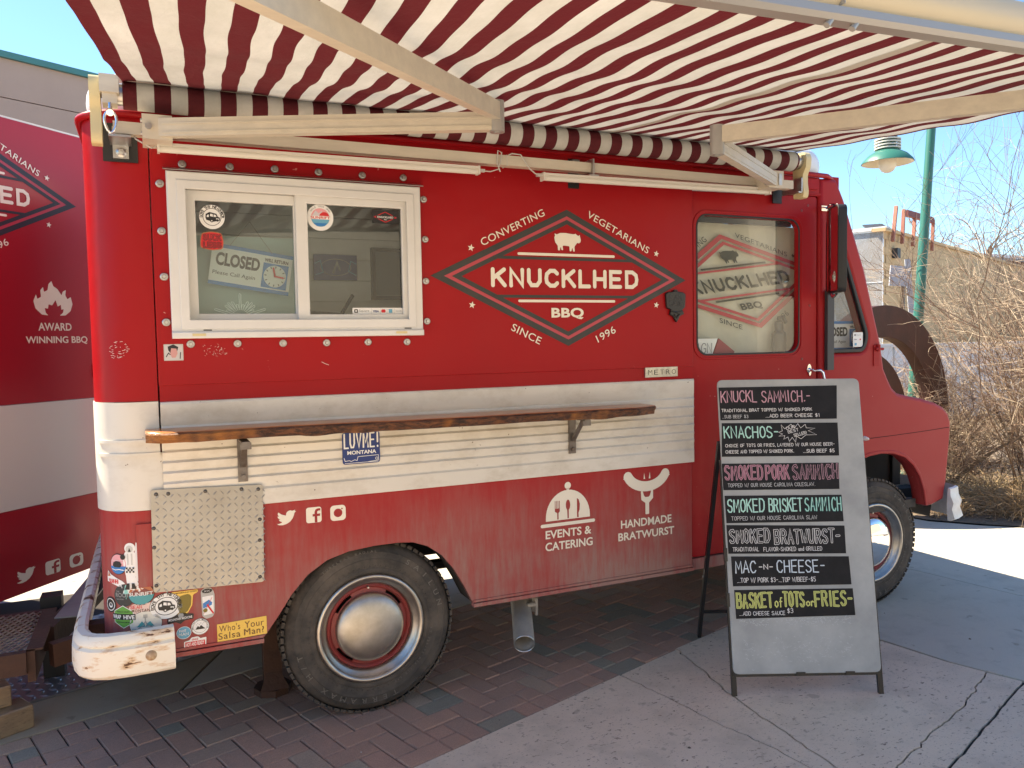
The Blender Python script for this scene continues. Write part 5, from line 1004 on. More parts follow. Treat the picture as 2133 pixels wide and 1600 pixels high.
b = MB(); b.box(-0.415, -0.335, 0.44, 0.50, 0.02, 0.46); b.cyl((-0.375, 0.47, 0.40), (-0.375, 0.40, 0.40), 0.03); b.prism([(x-.375, y+.47) for x, y in circ(0, 0, .085, 8)], 0.0, 0.03); b.add([(-.44, .40, .03), (-.31, .40, .03), (-.345, .44, .10), (-.405, .44, .10)], [(0, 1, 2, 3)]); b.put('levelling_leg', M_rust, truck)

# wheels
def make_wheel(cx, cy, hub_mat, R=0.374):
    M0 = face_M(cx, cy, R) ; w = put('wheel', None, None, truck, M0)
    b = MB(); b.T = M0
    prof = [(0.232, -0.175), (0.228, -0.02), (0.233, -0.004), (0.242, 0.003), (0.256, 0.004), (0.262, 0.0005), (0.292, 0.004), (0.300, 0.0055), (0.302, 0.0035), (0.326, 0.001), (0.328, 0.003), (0.340, -0.004), (0.352, -0.013), (0.362, -0.026), (0.366, -0.045), (0.367, -0.155), (0.355, -0.175), (0.25, -0.19)]
    b.lathe(prof, 96)
    ty = b.put('tyre', M_rubber, w, 35)
    tb = MB(); tb.T = M0; rq = random.Random(int(cx*10)+3)
    for k in range(72):   # tread blocks in four rows plus shoulder lugs
        a = 2*PI*k/72
        for rrw, (h0, h1, off) in enumerate(((-0.046, -0.018, 0.0), (-0.080, -0.052, .5), (-0.116, -0.086, 0.2), (-0.150, -0.122, .7))):
            a2 = a+off*2*PI/72; da = 2*PI/72*0.36
            if rrw == 0: r1, r2 = 0.358, 0.3765
            else: r1, r2 = 0.364, 0.3765
            P = []
            for rq_, hh in ((r1, h0), (r2-.002, h0), (r2, h1), (r1+.006 if rrw == 0 else r1, h1)):
                for sg in (-1, 1): P.append((rq_*math.cos(a2+sg*da), rq_*math.sin(a2+sg*da), hh if not (rrw == 0 and hh == h1) else (-0.020 if rq_ > .37 else -0.016)))
            tb.add(P, [(0, 1, 3, 2), (2, 3, 5, 4), (4, 5, 7, 6), (0, 2, 4, 6), (1, 7, 5, 3)])
        for rr_, ww_ in ((0.2665, .006), (0.3335, .0035)):
            tb.add([(r_*math.cos(a+s_*ww_), r_*math.sin(a+s_*ww_), h_) for r_, h_ in ((rr_-.006, 0.0022), (rr_, 0.0062), (rr_+.006, 0.0022)) for s_ in (-1, 1)], [(0, 1, 3, 2), (2, 3, 5, 4)])
        if k % 2 == 0:
            a2 = a; da = 0.016
            tb.add([(r_*math.cos(a2+s_*da), r_*math.sin(a2+s_*da), h_) for r_, h_ in ((0.338, -0.0025), (0.352, -0.012), (0.362, -0.024)) for s_ in (-1, 1)], [(0, 1, 3, 2), (2, 3, 5, 4)])
    q = tb.put('tread_block', M_rubber, w); q['kind'] = 'stuff'
    d = Decal(M0 @ Matrix.Translation((0, 0, 0.0020)), []); 
    def arc_out(t, a0, a1, h, R_, m):
        d.lay(m, 0.0); n_ = len(t)
        for i, c in enumerate(t):
            if c == ' ': continue
            a = math.radians(a0+(a1-a0)*(i+.5)/n_); vs, fs = text_mesh(c, .01); x0 = min(v.x for v in vs); x1 = max(v.x for v in vs); k_ = h/.72; ca, sa = math.cos(a-PI/2), math.sin(a-PI/2)
            top = [(R_*math.cos(a)+((v.x-(x0+x1)/2)*k_*1.3)*ca-v.y*k_*sa, R_*math.sin(a)+((v.x-(x0+x1)/2)*k_*1.3)*sa+v.y*k_*ca, 0.0045) for v in vs]
            d.add(top, fs)
    arc_out('SAILUN', 62, 8, .022, .304, M_rubber2); arc_out('TERRAMAX H/T', 292, 190, .022, .304, M_rubber2)
    arc_out('TUBELESS RADIAL', 128, 84, .010, .329, M_rubber2); arc_out('LT 225/75 R16 115/112', -8, -70, .010, .266, M_rubber2)
    d.done('sidewall_lettering', ty)['kind'] = 'stuff'
    b = MB(); b.T = M0
    b.lathe([(0.234, -0.03), (0.236, 0.0), (0.233, 0.010), (0.226, 0.0135), (0.219, 0.012), (0.213, 0.004), (0.208, -0.006), (0.196, -0.012), (0.186, -0.024), (0.183, -0.045), (0.183, -0.09)], 72); b.put('trim_ring', M_brushed, w, 50)
    b = MB(); b.T = M0   # red disc: four windows near the rim
    b.lathe([(0.184, -0.030), (0.176, -0.024), (0.168, -0.030), (0.164, -0.042)], 72)
    b.lathe([(0.153, -0.034), (0.140, -0.030), (0.05, -0.026), (0.0, -0.026)], 48)
    for k in range(4):
        a0 = PI/4+k*PI/2
        n_ = 10; half = 0.50
        for i in range(n_):
            t0 = a0+PI/4-half+2*half*i/n_; t1 = a0+PI/4-half+2*half*(i+1)/n_
            b.add([(0.166*math.cos(t0), 0.166*math.sin(t0), -0.036), (0.166*math.cos(t1), 0.166*math.sin(t1), -0.036), (0.152*math.cos(t1), 0.152*math.sin(t1), -0.033), (0.152*math.cos(t0), 0.152*math.sin(t0), -0.033)], [(0, 1, 2, 3)])
    b.put('wheel_disc', M_wheelred, w, 40)
    b = MB(); b.T = M0; b.lathe([(0.20, -0.12), (0.0, -0.12)], 32); b.put('brake_drum', M_under, w)
    b = MB(); b.T = M0; pr = [(0.1485, -0.030), (0.1495, -0.018), (0.1465, -0.010)]+[(0.1455*math.cos(t), -0.010+0.040*math.sin(t)) for t in [PI/2*i/14 for i in range(1, 15)]]; b.lathe(pr, 64); b.put('hub_cap', hub_mat, w, 50)
    b = MB(); b.T = M0; b.cyl((0.176*math.cos(1.62), 0.176*math.sin(1.62), -0.03), (0.178*math.cos(1.62), 0.178*math.sin(1.62), 0.004), 0.004, 8); b.put('valve', M_steel, w)
make_wheel(-0.012, 0.045, M_cap); make_wheel(2.992, 0.045, M_chrome)
for cx in (-0.012, 2.992):
    b = MB(); b.T = face_M(cx, 1.76, 0.374); b.lathe([(0.0, 0.0), (0.23, 0.0), (0.25, .01), (0.34, 0), (0.37, -.03), (0.37, -.16), (0.2, -.18)], 40); b.put('far_wheel', M_rubber, truck, 40)

# live edge shelf
shelf = put('serving_shelf', None, None, truck, Matrix.Translation((0.25, -0.12, 1.23)))
b = MB(); nx = 90; top = []; rS = random.Random(12); wv = 0
def edge(x):
    return -0.192-0.016*math.sin(x*2.4+0.4)-0.010*math.sin(x*6.3)-0.005*math.sin(x*17)-0.003*math.sin(x*37)-(0.02 if x < -0.7 else 0)*0-0.0
X0, X1 = -0.860, 1.335; secs = []
for i in range(nx+1):
    t = i/nx; x = X0+(X1-X0)*t; e = edge(x); tap = 1.0
    if t < 0.02: tap = 0.72+14*t
    if t > 0.93: tap = 1-(t-0.93)*3.2
    e = e*tap; bumpz = 0.003*math.sin(x*23)+0.002*math.sin(x*51)
    dz = 0.030-0.012*t; bumpz += 0.0025*math.sin(x*83)+0.002*math.sin(x*140); tk = 0.005*math.sin(x*5.1)+0.004*math.sin(x*11)+0.003*math.sin(x*29)
    secs.append([(x, -0.008, 1.262+dz), (x, e*0.90, 1.262+dz), (x, e*0.965, 1.259+dz), (x, e, 1.252+bumpz*0.3+dz), (x, e+0.005+abs(bumpz)*1.6, 1.240+bumpz+dz), (x, e+0.016+0.005*math.sin(x*31), 1.225+dz+tk), (x, e*0.88, 1.221+dz), (x, -0.008, 1.221+dz)])
m_ = len(secs[0]); vs = [p for s in secs for p in s]; fs = []
for i in range(nx):
    for k in range(m_): fs.append((i*m_+k, i*m_+(k+1) % m_, (i+1)*m_+(k+1) % m_, (i+1)*m_+k))
b.add(vs, fs+[tuple(range(m_)), tuple(reversed(range(nx*m_, nx*m_+m_)))]); 
for fi in range(len(fs)):
    if fi % m_ in (2, 3, 4, 5, 6): b.mi[fi] = 1
b.put('wooden_slab', [M_shelf, M_bark], shelf, 40)
for x in (-0.520, 0.950):
    b = MB(); b.box(x-0.018, x+0.018, -0.022, -0.012, 1.065, 1.238); b.beam((x, -0.02, 1.233), (x, -0.165, 1.233), 0.03, 0.008); b.beam((x, -0.025, 1.125), (x, -0.125, 1.23), 0.022, 0.007)
    for z in (1.085, 1.155): b.cyl((x, -0.02, z), (x, -0.034, z), 0.009, 8)
    b.box(x-0.02, x+0.02, -0.160, -0.145, 1.208, 1.232); b.put('shelf_bracket', mat('bracket_steel', (.22, .20, .18), .5, metal=.6, var=(.14, .11, .09), vs=18), shelf)
# mirror
mir = put('side_mirror', None, None, truck, Matrix.Translation((2.50, -0.12, 2.05)))
b = MB(); b.box(2.548, 2.596, -0.026, -0.004, 1.405, 1.840); b.put('mount_bar', mat('dark_grey_bar', (.045, .045, .05), .5), mir)
b = MB(); b.T = Matrix.Translation((2.50, -0.13, 2.05)) @ Matrix.Rotation(math.radians(-27), 4, 'Z')
me = curve_mesh([rrect(-.085, .085, -.225, .225, .03)], .035, .01, 3); me.transform(b.T @ Matrix.Rotation(PI/2, 4, 'Z') @ Matrix.Rotation(PI/2, 4, 'X')); put('mirror_shell', me, M_chrome, mir)
me = curve_mesh([rrect(-.088, .088, -.228, .228, .032), rrect(-.078, .078, -.218, .218, .025)], .046, .002, 2); me.transform(b.T @ Matrix.Rotation(PI/2, 4, 'Z') @ Matrix.Rotation(PI/2, 4, 'X')); put('mirror_gasket', me, M_black, mir)
b = MB(); b.T = Matrix.Translation((2.50, -0.13, 2.05)) @ Matrix.Rotation(math.radians(-27), 4, 'Z'); b.box(-.023, -.0185, -.078, .078, -.218, .218); b.put('mirror_glass', mat('silvered_mirror', (.88, .88, .88), .02, metal=1.0), mir)
b = MB(); b.T = Matrix.Translation((2.478, -0.13, 1.905)) @ Matrix.Rotation(math.radians(-27), 4, 'Z') @ Matrix.Rotation(-PI/2, 4, 'Y'); b.lathe([(0, .016), (.02, .014), (.038, .006), (.045, 0)], 24); b.put('blind_spot_mirror', M_chrome, mir, 60)
b = MB(); b.tube([(2.555, -0.005, 2.285), (2.53, -0.06, 2.30), (2.50, -0.13, 2.285)], .007, 8); b.tube([(2.57, -0.02, 1.835), (2.54, -0.07, 1.80), (2.50, -0.13, 1.815)], .008, 8); b.box(2.515, 2.56, -0.012, 0.0, 2.272, 2.300); b.put('mirror_arm', M_chrome, mir)

# ------------------------------------------------------------------ awning
aw = thing('awning', 'red and white striped retractable awning with folding beige arms over the truck side', 'awning', (0.65, -0.15, 2.45))
PH = 17   # stripe phase so that x=-0.84 is an edge between dark and pale
def ucoord(x): return (x+0.84)/0.0549+PH
def fabric_point(s, t):   # s 0..1 along, t 0..1 outwards
    xl = -0.885-0.115*t; xr = 2.190+0.03*t; x = xl+(xr-xl)*s
    zl = 2.522+(2.290-2.522)*t; zr = 2.530+(2.405-2.530)*t; z = zl+(zr-zl)*s - 0.022*math.sin(PI*t)*(1+0.4*math.cos(3*s))
    y = -0.155-1.695*t
    z += 0.0035*math.sin(t*34+s*5)*math.sin(PI*min(t*1.1, 1))+0.0025*math.sin(s*57+t*6)+0.002*math.sin(s*21-t*19)
    x += 0.003*math.sin(t*17+s*9)+0.0012*math.sin(t*41+s*3)
    if s in (0.0, 1.0): z -= 0.004
    return (x, y, z)
nx, ny = 168, 64
me = bpy.data.meshes.new('canvas'); vs = [fabric_point(i/nx, j/ny) for j in range(ny+1) for i in range(nx+1)]
fs = [(j*(nx+1)+i, j*(nx+1)+i+1, (j+1)*(nx+1)+i+1, (j+1)*(nx+1)+i) for j in range(ny) for i in range(nx)]
me.from_pydata(vs, [], fs); uv = me.uv_layers.new(name='UVMap')
for p in me.polygons:
    for li, vi in zip(p.loop_indices, p.vertices):
        i = vi % (nx+1); uv.data[li].uv = (ucoord(-0.885+(2.190+0.885)*i/nx), vi//(nx+1)/ny)
me.shade_smooth(); put('canvas', me, M_stripe, aw)
sm = MB(); s0 = 0.6395   # lapped seam where two widths of cloth are stitched together
for j in range(64):
    q = []
    for t in (j/64, (j+1)/64):
        for ds in (-.0055, .0055): x, y, z = fabric_point(s0+ds, t); q.append((x, y, z-.0016))
    sm.add(q, [(0, 1, 3, 2)])
sm.put('canvas_seam', mat('seam_tape', (.50, .48, .42), .9), aw)
b = MB(); b.add([(-0.90, -0.185, 2.548), (2.20, -0.185, 2.556), (2.20, 0.03, 2.575), (-0.90, 0.03, 2.567)], [(0, 1, 2, 3)]); b.put('roller_light_block', M_alum, aw)  # added unseen sheet, keeps sun from leaking between roller and roof
R1 = 0.048; me = bpy.data.meshes.new('roller'); n1 = 28; vs = []; fs = []
for i in range(2):
    x = (-0.885, 2.190)[i]; zc = (2.478, 2.484)[i]
    for k in range(n1): a = 2*PI*k/n1; vs.append((x, -0.135+R1*math.cos(a), zc+R1*math.sin(a)))
fs = [(k, (k+1) % n1, n1+(k+1) % n1, n1+k) for k in range(n1)]; me.from_pydata(vs, [], fs); uv = me.uv_layers.new(name='UVMap')
for p in me.polygons:
    for li, vi in zip(p.loop_indices, p.vertices): uv.data[li].uv = (ucoord(vs[vi][0]), 0)
me.shade_smooth(); put('canvas_roll', me, M_stripe, aw)
b = MB(); b.T = Matrix.Identity(4); b.cyl((-0.945, -0.135, 2.478), (2.245, -0.135, 2.484), 0.036, 24); b.put('roller_tube', M_steel, aw, 40)
b = MB(); b.box(-0.92, 2.18, -0.150, -0.105, 2.343, 2.385); b.put('torsion_bar', M_alum, aw)
def bracket(x, sg):
    b = MB(); pts = [(-0.10, 2.30), (-0.165, 2.30), (-0.172, 2.33), (-0.165, 2.375), (-0.165, 2.42), (-0.185, 2.45), (-0.190, 2.50), (-0.175, 2.528), (-0.11, 2.530), (-0.09, 2.50), (-0.095, 2.44)]
    b.T = Matrix.Translation((x, 0, 0)) @ Matrix(((0, 0, 1, 0), (1, 0, 0, 0), (0, 1, 0, 0), (0, 0, 0, 1))); b.prism(round_poly(pts, .012, 3), 0, 0.034*sg); return b.put('end_bracket', M_cream, aw, 30)
bracket(-0.988, 1); bracket(2.262, -1)
b = MB(); b.box(-0.955, -0.895, -0.21, -0.12, 2.465, 2.525); b.box(-0.948, -0.902, -0.20, -0.13, 2.430, 2.466); b.put('gear_housing', M_alum, aw)
b = MB(); lp = [(-0.925-0.018*math.sin(t)*(1-.25*math.cos(t)), -0.205, 2.365-0.036*math.cos(t)) for t in [2*PI*i/20 for i in range(21)]]; b.tube(lp, .0048, 8, caps=False); b.cyl((-0.925, -0.195, 2.430), (-0.925, -0.205, 2.398), .007, 10); b.cyl((-0.925, -.2, 2.402), (-0.925, -.21, 2.395), .012, 10); b.put('crank_eye', M_chrome, aw, 60)
for x, z in ((-0.905, 2.335), (0.985, 2.37), (2.21, 2.37)):
    pl_ = MB()
    if x < 0:
        pl_.box(x-0.055, x+0.060, -0.012, -0.004, z-0.062, z+0.075); pl_.put('backing_plate', M_black, aw)
        q = MB(); q.box(x-0.022, x+0.030, -0.024, -0.012, z-0.052, z+0.062); q.box(x-0.03, x+0.04, -0.16, -0.02, z-0.006, z+0.002); q.put('mounting_foot', M_steel, aw)
        q = MB(); q.T = face_M(x+0.006, -0.024, z-0.030); q.lathe([(0, .014), (.010, .013), (.016, .006), (.019, .005), (.020, 0)], 24); q.put('foot_bolt', M_steel, aw, 40)
    else:
        pl_.box(x-0.035, x+0.025, -0.010, -0.003, z-0.075, z+0.060); pl_.put('backing_plate', M_black, aw)
        q = MB(); q.box(x-0.022, x+0.014, -0.035, -0.010, z+0.0, z+0.052); q.box(x+0.006, x+0.014, -0.168, -0.03, z-0.04, z+0.03); q.box(x-0.01, x+0.04, -0.165, -0.1, z-0.046, z-0.038); q.put('mounting_foot', M_steel, aw)
        q = MB(); q.T = face_M(x-0.004, -0.035, z+0.028); q.lathe([(0, .010), (.008, .009), (.012, .002), (.012, 0)], 12); q.put('foot_bolt', M_steel, aw, 40)
# light tubes
for x0, x1, z0, z1 in ((-0.778, 0.445, 2.300, 2.308), (0.749, 2.013, 2.303, 2.318)):
    b = MB(); b.beam((x0, -0.150, z0+0.013), (x1, -0.150, z1+0.013), 0.036, 0.010); b.tube([(x0, -0.150, z0), (x1, -0.150, z1)], 0.013, 14); b.put('light_tube', mat('off_white_light_housing', (.66, .63, .56), .3), aw, 40)
    b = MB()
    for x, z in ((x0, z0), (x1, z1)): b.box(x-0.004, x+0.004, -0.169, -0.131, z-0.014, z+0.020)
    b.put('end_cap', MATS['off_white_light_housing'], aw)
cb = mat('pale_cable', (.5, .48, .44), .5)
b = MB(); b.tube([(.447, -.150, 2.312), (.50, -.155, 2.310), (.535, -.158, 2.322), (.545, -.160, 2.352), (.552, -.158, 2.392), (.535, -.158, 2.400), (.53, -.156, 2.35), (.545, -.156, 2.312)], .0028, 6); b.tube([(.585, -.154, 2.385), (.60, -.158, 2.392), (.64, -.16, 2.390), (.68, -.16, 2.335), (.71, -.156, 2.316), (.748, -.150, 2.312)], .0028, 6); b.tube([(-.775, -.14, 2.315), (-.80, -.15, 2.300), (-.85, -.14, 2.33), (-.86, -.12, 2.352)], .0028, 6); b.put('cable', cb, aw)
b = MB(); b.box(.578, .582, -.1515, -.103, 2.340, 2.3875); b.box(.72, .75, -.158, -.142, 2.306, 2.318); b.box(.446, .475, -.157, -.143, 2.306, 2.318); b.put('cable_clip', cb, aw)
# folding arms
def arm(sh_, el, end, nm):
    A = put('folding_arm', None, None, aw, Matrix.Translation(sh_))
    sh_, el, end = Vector(sh_), Vector(el), Vector(end)
    b = MB(); b.beam(sh_, el, 0.036, 0.062); b.put('upper_arm', M_alum, A)
    b = MB(); d = (el-sh_).normalized(); x = d.cross(Vector((0, 0, 1))).normalized()
    for o in (-0.0195,):
        for zz in (-0.018, 0.012): b.beam(sh_+d*.02-x*0.0188*(1)+Vector((0, 0, zz)), el-d*.02-x*0.0188+Vector((0, 0, zz)), 0.004, 0.006)
    for zz in (-0.018, 0.012): b.beam(sh_+d*.02+x*0.0188+Vector((0, 0, zz)), el-d*.02+x*0.0188+Vector((0, 0, zz)), 0.004, 0.006)
    b.put('arm_rib', M_alum, A)
    up2 = Vector((0, 0, 0.066)); e2 = el+up2*0.55
    b = MB(); b.beam(e2, end, 0.034, 0.058); b.put('forearm', M_alum, A)
    b = MB(); b.cyl(el-Vector((0, 0, .036)), e2+Vector((0, 0, .034)), 0.026, 20); b.cyl(el-Vector((0, 0, .040)), el-Vector((0, 0, .034)), .012, 10); b.put('elbow_joint', M_alum2, A, 40)
    b = MB(); b.box(sh_.x-0.05, sh_.x+0.045, sh_.y-0.02, -0.10, sh_.z-0.042, sh_.z+0.042); b.put('shoulder_block', M_alum, A)
    b = MB(); b.cyl((sh_.x-0.03, sh_.y-0.03, sh_.z), (sh_.x-0.03, sh_.y-0.015, sh_.z), .011, 12); b.box(sh_.x+.012, sh_.x+.032, sh_.y-.0235, sh_.y-.018, sh_.z-.028, sh_.z+.028); b.cyl((sh_.x-0.055, sh_.y, sh_.z-.022), (sh_.x-0.048, sh_.y, sh_.z-.022), .008, 8); b.cyl((sh_.x-0.055, sh_.y, sh_.z+.022), (sh_.x-0.048, sh_.y, sh_.z+.022), .008, 8); b.put('shoulder_bolt', M_steel, A)
arm((-0.778, -0.225, 2.352), (0.294, -0.70, 2.358), (-0.695, -1.91, 2.181), 'l')
arm((1.985, -0.220, 2.362), (1.085, -0.90, 2.300), (1.960, -1.80, 2.345), 'r')
# front rail
b = MB(); A_ = Vector((-1.04, -1.855, 2.262)); B_ = Vector((2.50, -1.855, 2.400)); dd = (B_-A_)
pr = [(-0.022, 0.0), (0.014, 0.0), (0.022, 0.012), (0.022, 0.030), (0.010, 0.034), (0.018, 0.046), (0.028, 0.066), (0.026, 0.100), (0.012, 0.122), (-0.020, 0.126), (-0.030, 0.10), (-0.028, 0.034)]
vs = []; 
for P in (A_, B_):
    for o, z in pr: vs.append((P.x, P.y-o, P.z+z))
n = len(pr); b.add(vs, [(i, (i+1) % n, n+(i+1) % n, n+i) for i in range(n)]+[tuple(range(n)), tuple(reversed(range(n, 2*n)))]); 
for i in (11, 0, 1, 2, 3): b.mi[i] = 1
b.put('front_rail', [mat('cream_rail_paint', (.70, .58, .38), .35, var=(.66, .55, .37), vs=3), M_alum2], aw, 30)
for x in (0.62, 0.70):
    b = MB(); z = 2.262+(x+1.04)/3.54*0.138; b.cyl((x, -1.862, z-.012), (x+.015, -1.862, z+.006), .008, 10); b.put('rail_bolt', M_alum2, aw)
b = MB(); z = 2.262+(0.655+1.04)/3.54*0.138; b.box(.654, .6556, -1.8845, -1.86, z+.034, z+.124); b.put('rail_joint', M_alum2, aw)

# ------------------------------------------------------------------ things hung or standing inside the windows
cs = thing('closed_sign', 'blue and white CLOSED sign with clock hanging crooked behind the serving window', 'sign', (-.45, .13, 1.91))
def closed(parent, cx, cz, w, h, y, rot, rz=0.0):
    M = face_M(cx, y, cz, rz) @ Matrix.Rotation(rot, 4, 'Z')
    me = curve_mesh([rect(-w/2, w/2, -h/2, h/2)], .003); me.transform(M @ Matrix.Translation((0, 0, -.002))); put('card', me, M_white, parent)
    d = Decal(M, []); d.poly([rect(-w/2, w/2, h*.41, h/2), rect(-w/2, w/2, -h/2, -h*.41)], M_blue); d.text('CLOSED', M_k, -w*.44, -h*.02, w*.54, h*.32, 0, .04); d.text('Please Call Again', mat('script_print', (.05, .05, .06), .5), -w*.46, -h*.27, w*.52, h*.12, 0, 0.0)
    d.text('WILL RETURN', M_k, w*.15, h*.26, w*.30, h*.085, 0, .03); d.poly([rect(w*.14, w*.46, -h*.38, h*.23)], M_blue); d.poly([circ(w*.30, -h*.075, h*.27, 32)], M_white)
    for i in range(12): a = PI*i/6; d.ribbon([(w*.30+h*.21*math.sin(a), -h*.075+h*.21*math.cos(a)), (w*.30+h*.245*math.sin(a), -h*.075+h*.245*math.cos(a))], h*.02, M_k)
    d.ribbon([(w*.30, -h*.075), (w*.30+h*.20*math.cos(-.05), -h*.085)], h*.045, M_redp); d.ribbon([(w*.30, -h*.075), (w*.27, h*.12)], h*.05, M_redp); d.done('print', parent)
closed(cs, -.445, 1.905, .315, .165, .13, -.155)
b = MB(); b.tube([(-.525, .13, 1.998), (-.445, .13, 2.098), (-.36, .13, 1.972)], .0012, 5); b.put('string', mat('string', (.25, .22, .18), .8), cs)
ns = thing('neon_sign', 'unlit white neon tube sign shaped like sun rays at the bottom of the left pane', 'neon sign', (-.5, .10, 1.74))
for k in range(13):
    a = math.radians(22+k*11.3); L = .088 if k % 3 == 0 else .066; L = .092 if k == 6 else L
    if k % 2 == 1: L *= .78
    x0, z0 = -.50+.030*math.cos(a), 1.708+.030*math.sin(a); x1, z1 = -.50+L*math.cos(a)*1.15, 1.708+L*math.sin(a); n_ = Vector((-math.sin(a), math.cos(a)))*.0036
    b = MB(); b.tube([(x0+n_.x, .06, z0+n_.y), (x1+n_.x, .06, z1+n_.y), (x1+.5*n_.x+.003*math.cos(a), .06, z1+.5*n_.y+.003*math.sin(a)), (x1-n_.x, .06, z1-n_.y), (x0-n_.x, .06, z0-n_.y)], .0018, 6); b.put('tube', M_cyan, ns)
b = MB(); b.box(-.60, -.40, .085, .095, 1.66, 1.70); b.put('base', M_white, ns)
fs_ = thing('blue_beer_sign', 'dark blue neon beer sign on the kitchen wall seen through the right pane', 'sign', (-.013, .53, 1.90))
d = Decal(face_M(-.013, .535, 1.960), []); d.A = Matrix.Diagonal((.60, .60, 1, 1)); d.poly([rrect(-.17, .17, -.10, .10, .01)], M_navy, .001); d.ribbon([(.12*math.cos(t), .065*math.sin(t)) for t in [2*PI*i/24 for i in range(25)]], .006, M_grey); d.ribbon([(-.16, -.06), (-.1, -.04), (-.12, .05), (-.16, .03)], .006, M_lblue); d.ribbon([(.16, -.06), (.1, -.03), (.12, .05), (.165, .03)], .006, M_lblue); d.ribbon([(-.02, -.04), (.01, .04), (.03, -.02)], .02, M_grey)
d.done('panel', fs_)
b = MB(); b.box(-.115, .089, .537, .552, 1.90, 2.02); b.put('back', M_navy, fs_)
tv = thing('wall_screen', 'black framed dark screen on the kitchen wall at the right of the pane', 'screen', (.29, .53, 1.81))
plate('frame', [rect(.160, .42, 1.808, 2.058), rect(.178, .402, 1.826, 2.040)], M_black, tv, .525, .03); plate('panel', [rect(.178, .402, 1.826, 2.040)], mat('dark_glass_screen', (.16, .18, .18), .1), tv, .535, .01)
sp = thing('dark_stand', 'dark metal stand on the counter behind the card payment sticker', 'stand', (-.1, .2, 1.66))
b = MB(); b.beam((-.20, .2, 1.73), (-.23, .2, 1.80), .012, .012); b.beam((-.20, .2, 1.73), (-.06, .2, 1.72), .014, .02); b.beam((-.07, .2, 1.72), (-.01, .22, 1.81), .012, .012); b.box(-.24, .0, .15, .3, 1.33, 1.72); b.put('frame', M_black, sp)
# cab contents
bn = thing('logo_banner', 'pale cloth banner with red diamond outline hanging inside the cab door window', 'banner', (2.2, .33, 1.5))
M_cloth = mat('cream_banner_cloth', (.66, .62, .50), .8, var=(.58, .55, .44), vs=5)
nt = M_cloth.node_tree; pbs = nt.nodes['Principled BSDF']; tr = N(nt, 'ShaderNodeBsdfTranslucent'); tr.inputs[0].default_value = (.70, .66, .54, 1); mx = N(nt, 'ShaderNodeMixShader'); mx.inputs[0].default_value = .07
nt.links.new(pbs.outputs[0], mx.inputs[1]); nt.links.new(tr.outputs[0], mx.inputs[2]); nt.links.new(mx.outputs[0], nt.nodes['Material Output'].inputs[0])
me = bpy.data.meshes.new('cloth'); n1, n2 = 40, 24
vs = [(1.66+.86*i/n1, .125+.006*math.sin(i*.55+j*.12)+.003*math.sin(j*.6), 1.44+.765*j/n2+.01*math.sin(i*.3)) for j in range(n2+1) for i in range(n1+1)]
me.from_pydata(vs, [], [(j*(n1+1)+i, j*(n1+1)+i+1, (j+1)*(n1+1)+i+1, (j+1)*(n1+1)+i) for j in range(n2) for i in range(n1)]); me.shade_smooth(); put('cloth', me, M_cloth, bn)
Ab = Matrix(((.853, -.454, 0, 0), (.10, .787, 0, 0), (0, 0, 1, 0), (0, 0, 0, 1)))
M_inkb = mat('dark_banner_print', (.06, .06, .045), .7); M_redb = mat('red_banner_print', (.50, .06, .07), .7)
logo(face_M(2.06, .107, 1.89), Ab, bn, M_redb, M_inkb, None, 'banner_print')
bt_ = thing('black_bottle', 'tall black pump bottle standing on the sill inside the cab door window', 'bottle', (2.30, .085, 1.45))
b = MB(); b.T = Matrix.Translation((2.303, .082, 1.44)) @ Matrix.Diagonal((.9, .45, 1, 1)); b.lathe([(0, 0), (.052, 0), (.054, .01), (.054, .165), (.050, .175), (.036, .182), (.032, .19), (.032, .235), (.015, .24), (0, .24)], 28); b.put('bottle_body', M_blackm, bt_, 40)
b = MB(); b.tube([(2.303, .082, 1.66), (2.303, .082, 1.70), (2.33, .082, 1.703), (2.352, .082, 1.67)], .01, 8); b.put('pump', M_blackm, bt_)
bx = thing('red_wedge_box', 'faded red and white folded box leaning inside the lower left of the door window', 'box', (1.95, .22, 1.45))
b = MB(); b.add([(1.82, .062, 1.46), (1.875, .062, 1.59), (1.985, .07, 1.52), (1.96, .07, 1.44), (1.82, .09, 1.46), (1.875, .09, 1.59), (1.985, .095, 1.52), (1.96, .095, 1.44)], [(0,1,2,3),(7,6,5,4),(0,4,5,1),(1,5,6,2),(2,6,7,3),(3,7,4,0)]); b.put('red_side', mat('faded_red_card', (.35, .07, .07), .6), bx)
b = MB(); b.add([(1.66, .065, 1.46), (1.815, .065, 1.46), (1.87, .065, 1.59), (1.66, .065, 1.59)], [(0, 1, 2, 3)]); b.put('white_side', M_white, bx)
d = Decal(face_M(0, .0635, 0), []); d.write('SIGN', M_grey, 1.70, 1.515, .13, .05, .005, .4, random.Random(2)); d.done('scribble', bx)
b = MB(); b.box(1.66, 2.45, .16, .30, 1.40, 1.44); b.put('inner_sill', M_interior, truck)
c2_ = thing('closed_sign', 'blue and white CLOSED sign hanging inside the triangular vent window', 'sign', (2.66, .10, 1.6)); closed(c2_, 2.782, 1.592, .350, .166, .085, 0.0)
b = MB(); b.tube([(2.66, .085, 1.675), (2.76, .085, 1.82), (2.86, .085, 1.675)], .0012, 5); b.put('string', MATS['string'], c2_)
d = Decal(face_M(0, .003, 0), []); d.poly([rrect(2.770, 2.846, 1.528, 1.610, .004)], M_white); d.poly([rrect(2.780, 2.790, 1.590, 1.600, .002)], M_k); d.text('Square', M_grey, 2.795, 1.590, .035, .009, 0, 0); d.text('VISA', M_navy, 2.777, 1.567, .022, .006, 0, .02); d.poly([circ(2.825, 1.570, .005, 12)], M_redp); d.poly([rect(2.782, 2.797, 1.536, 1.550)], M_lblue); d.done('sticker', truck)

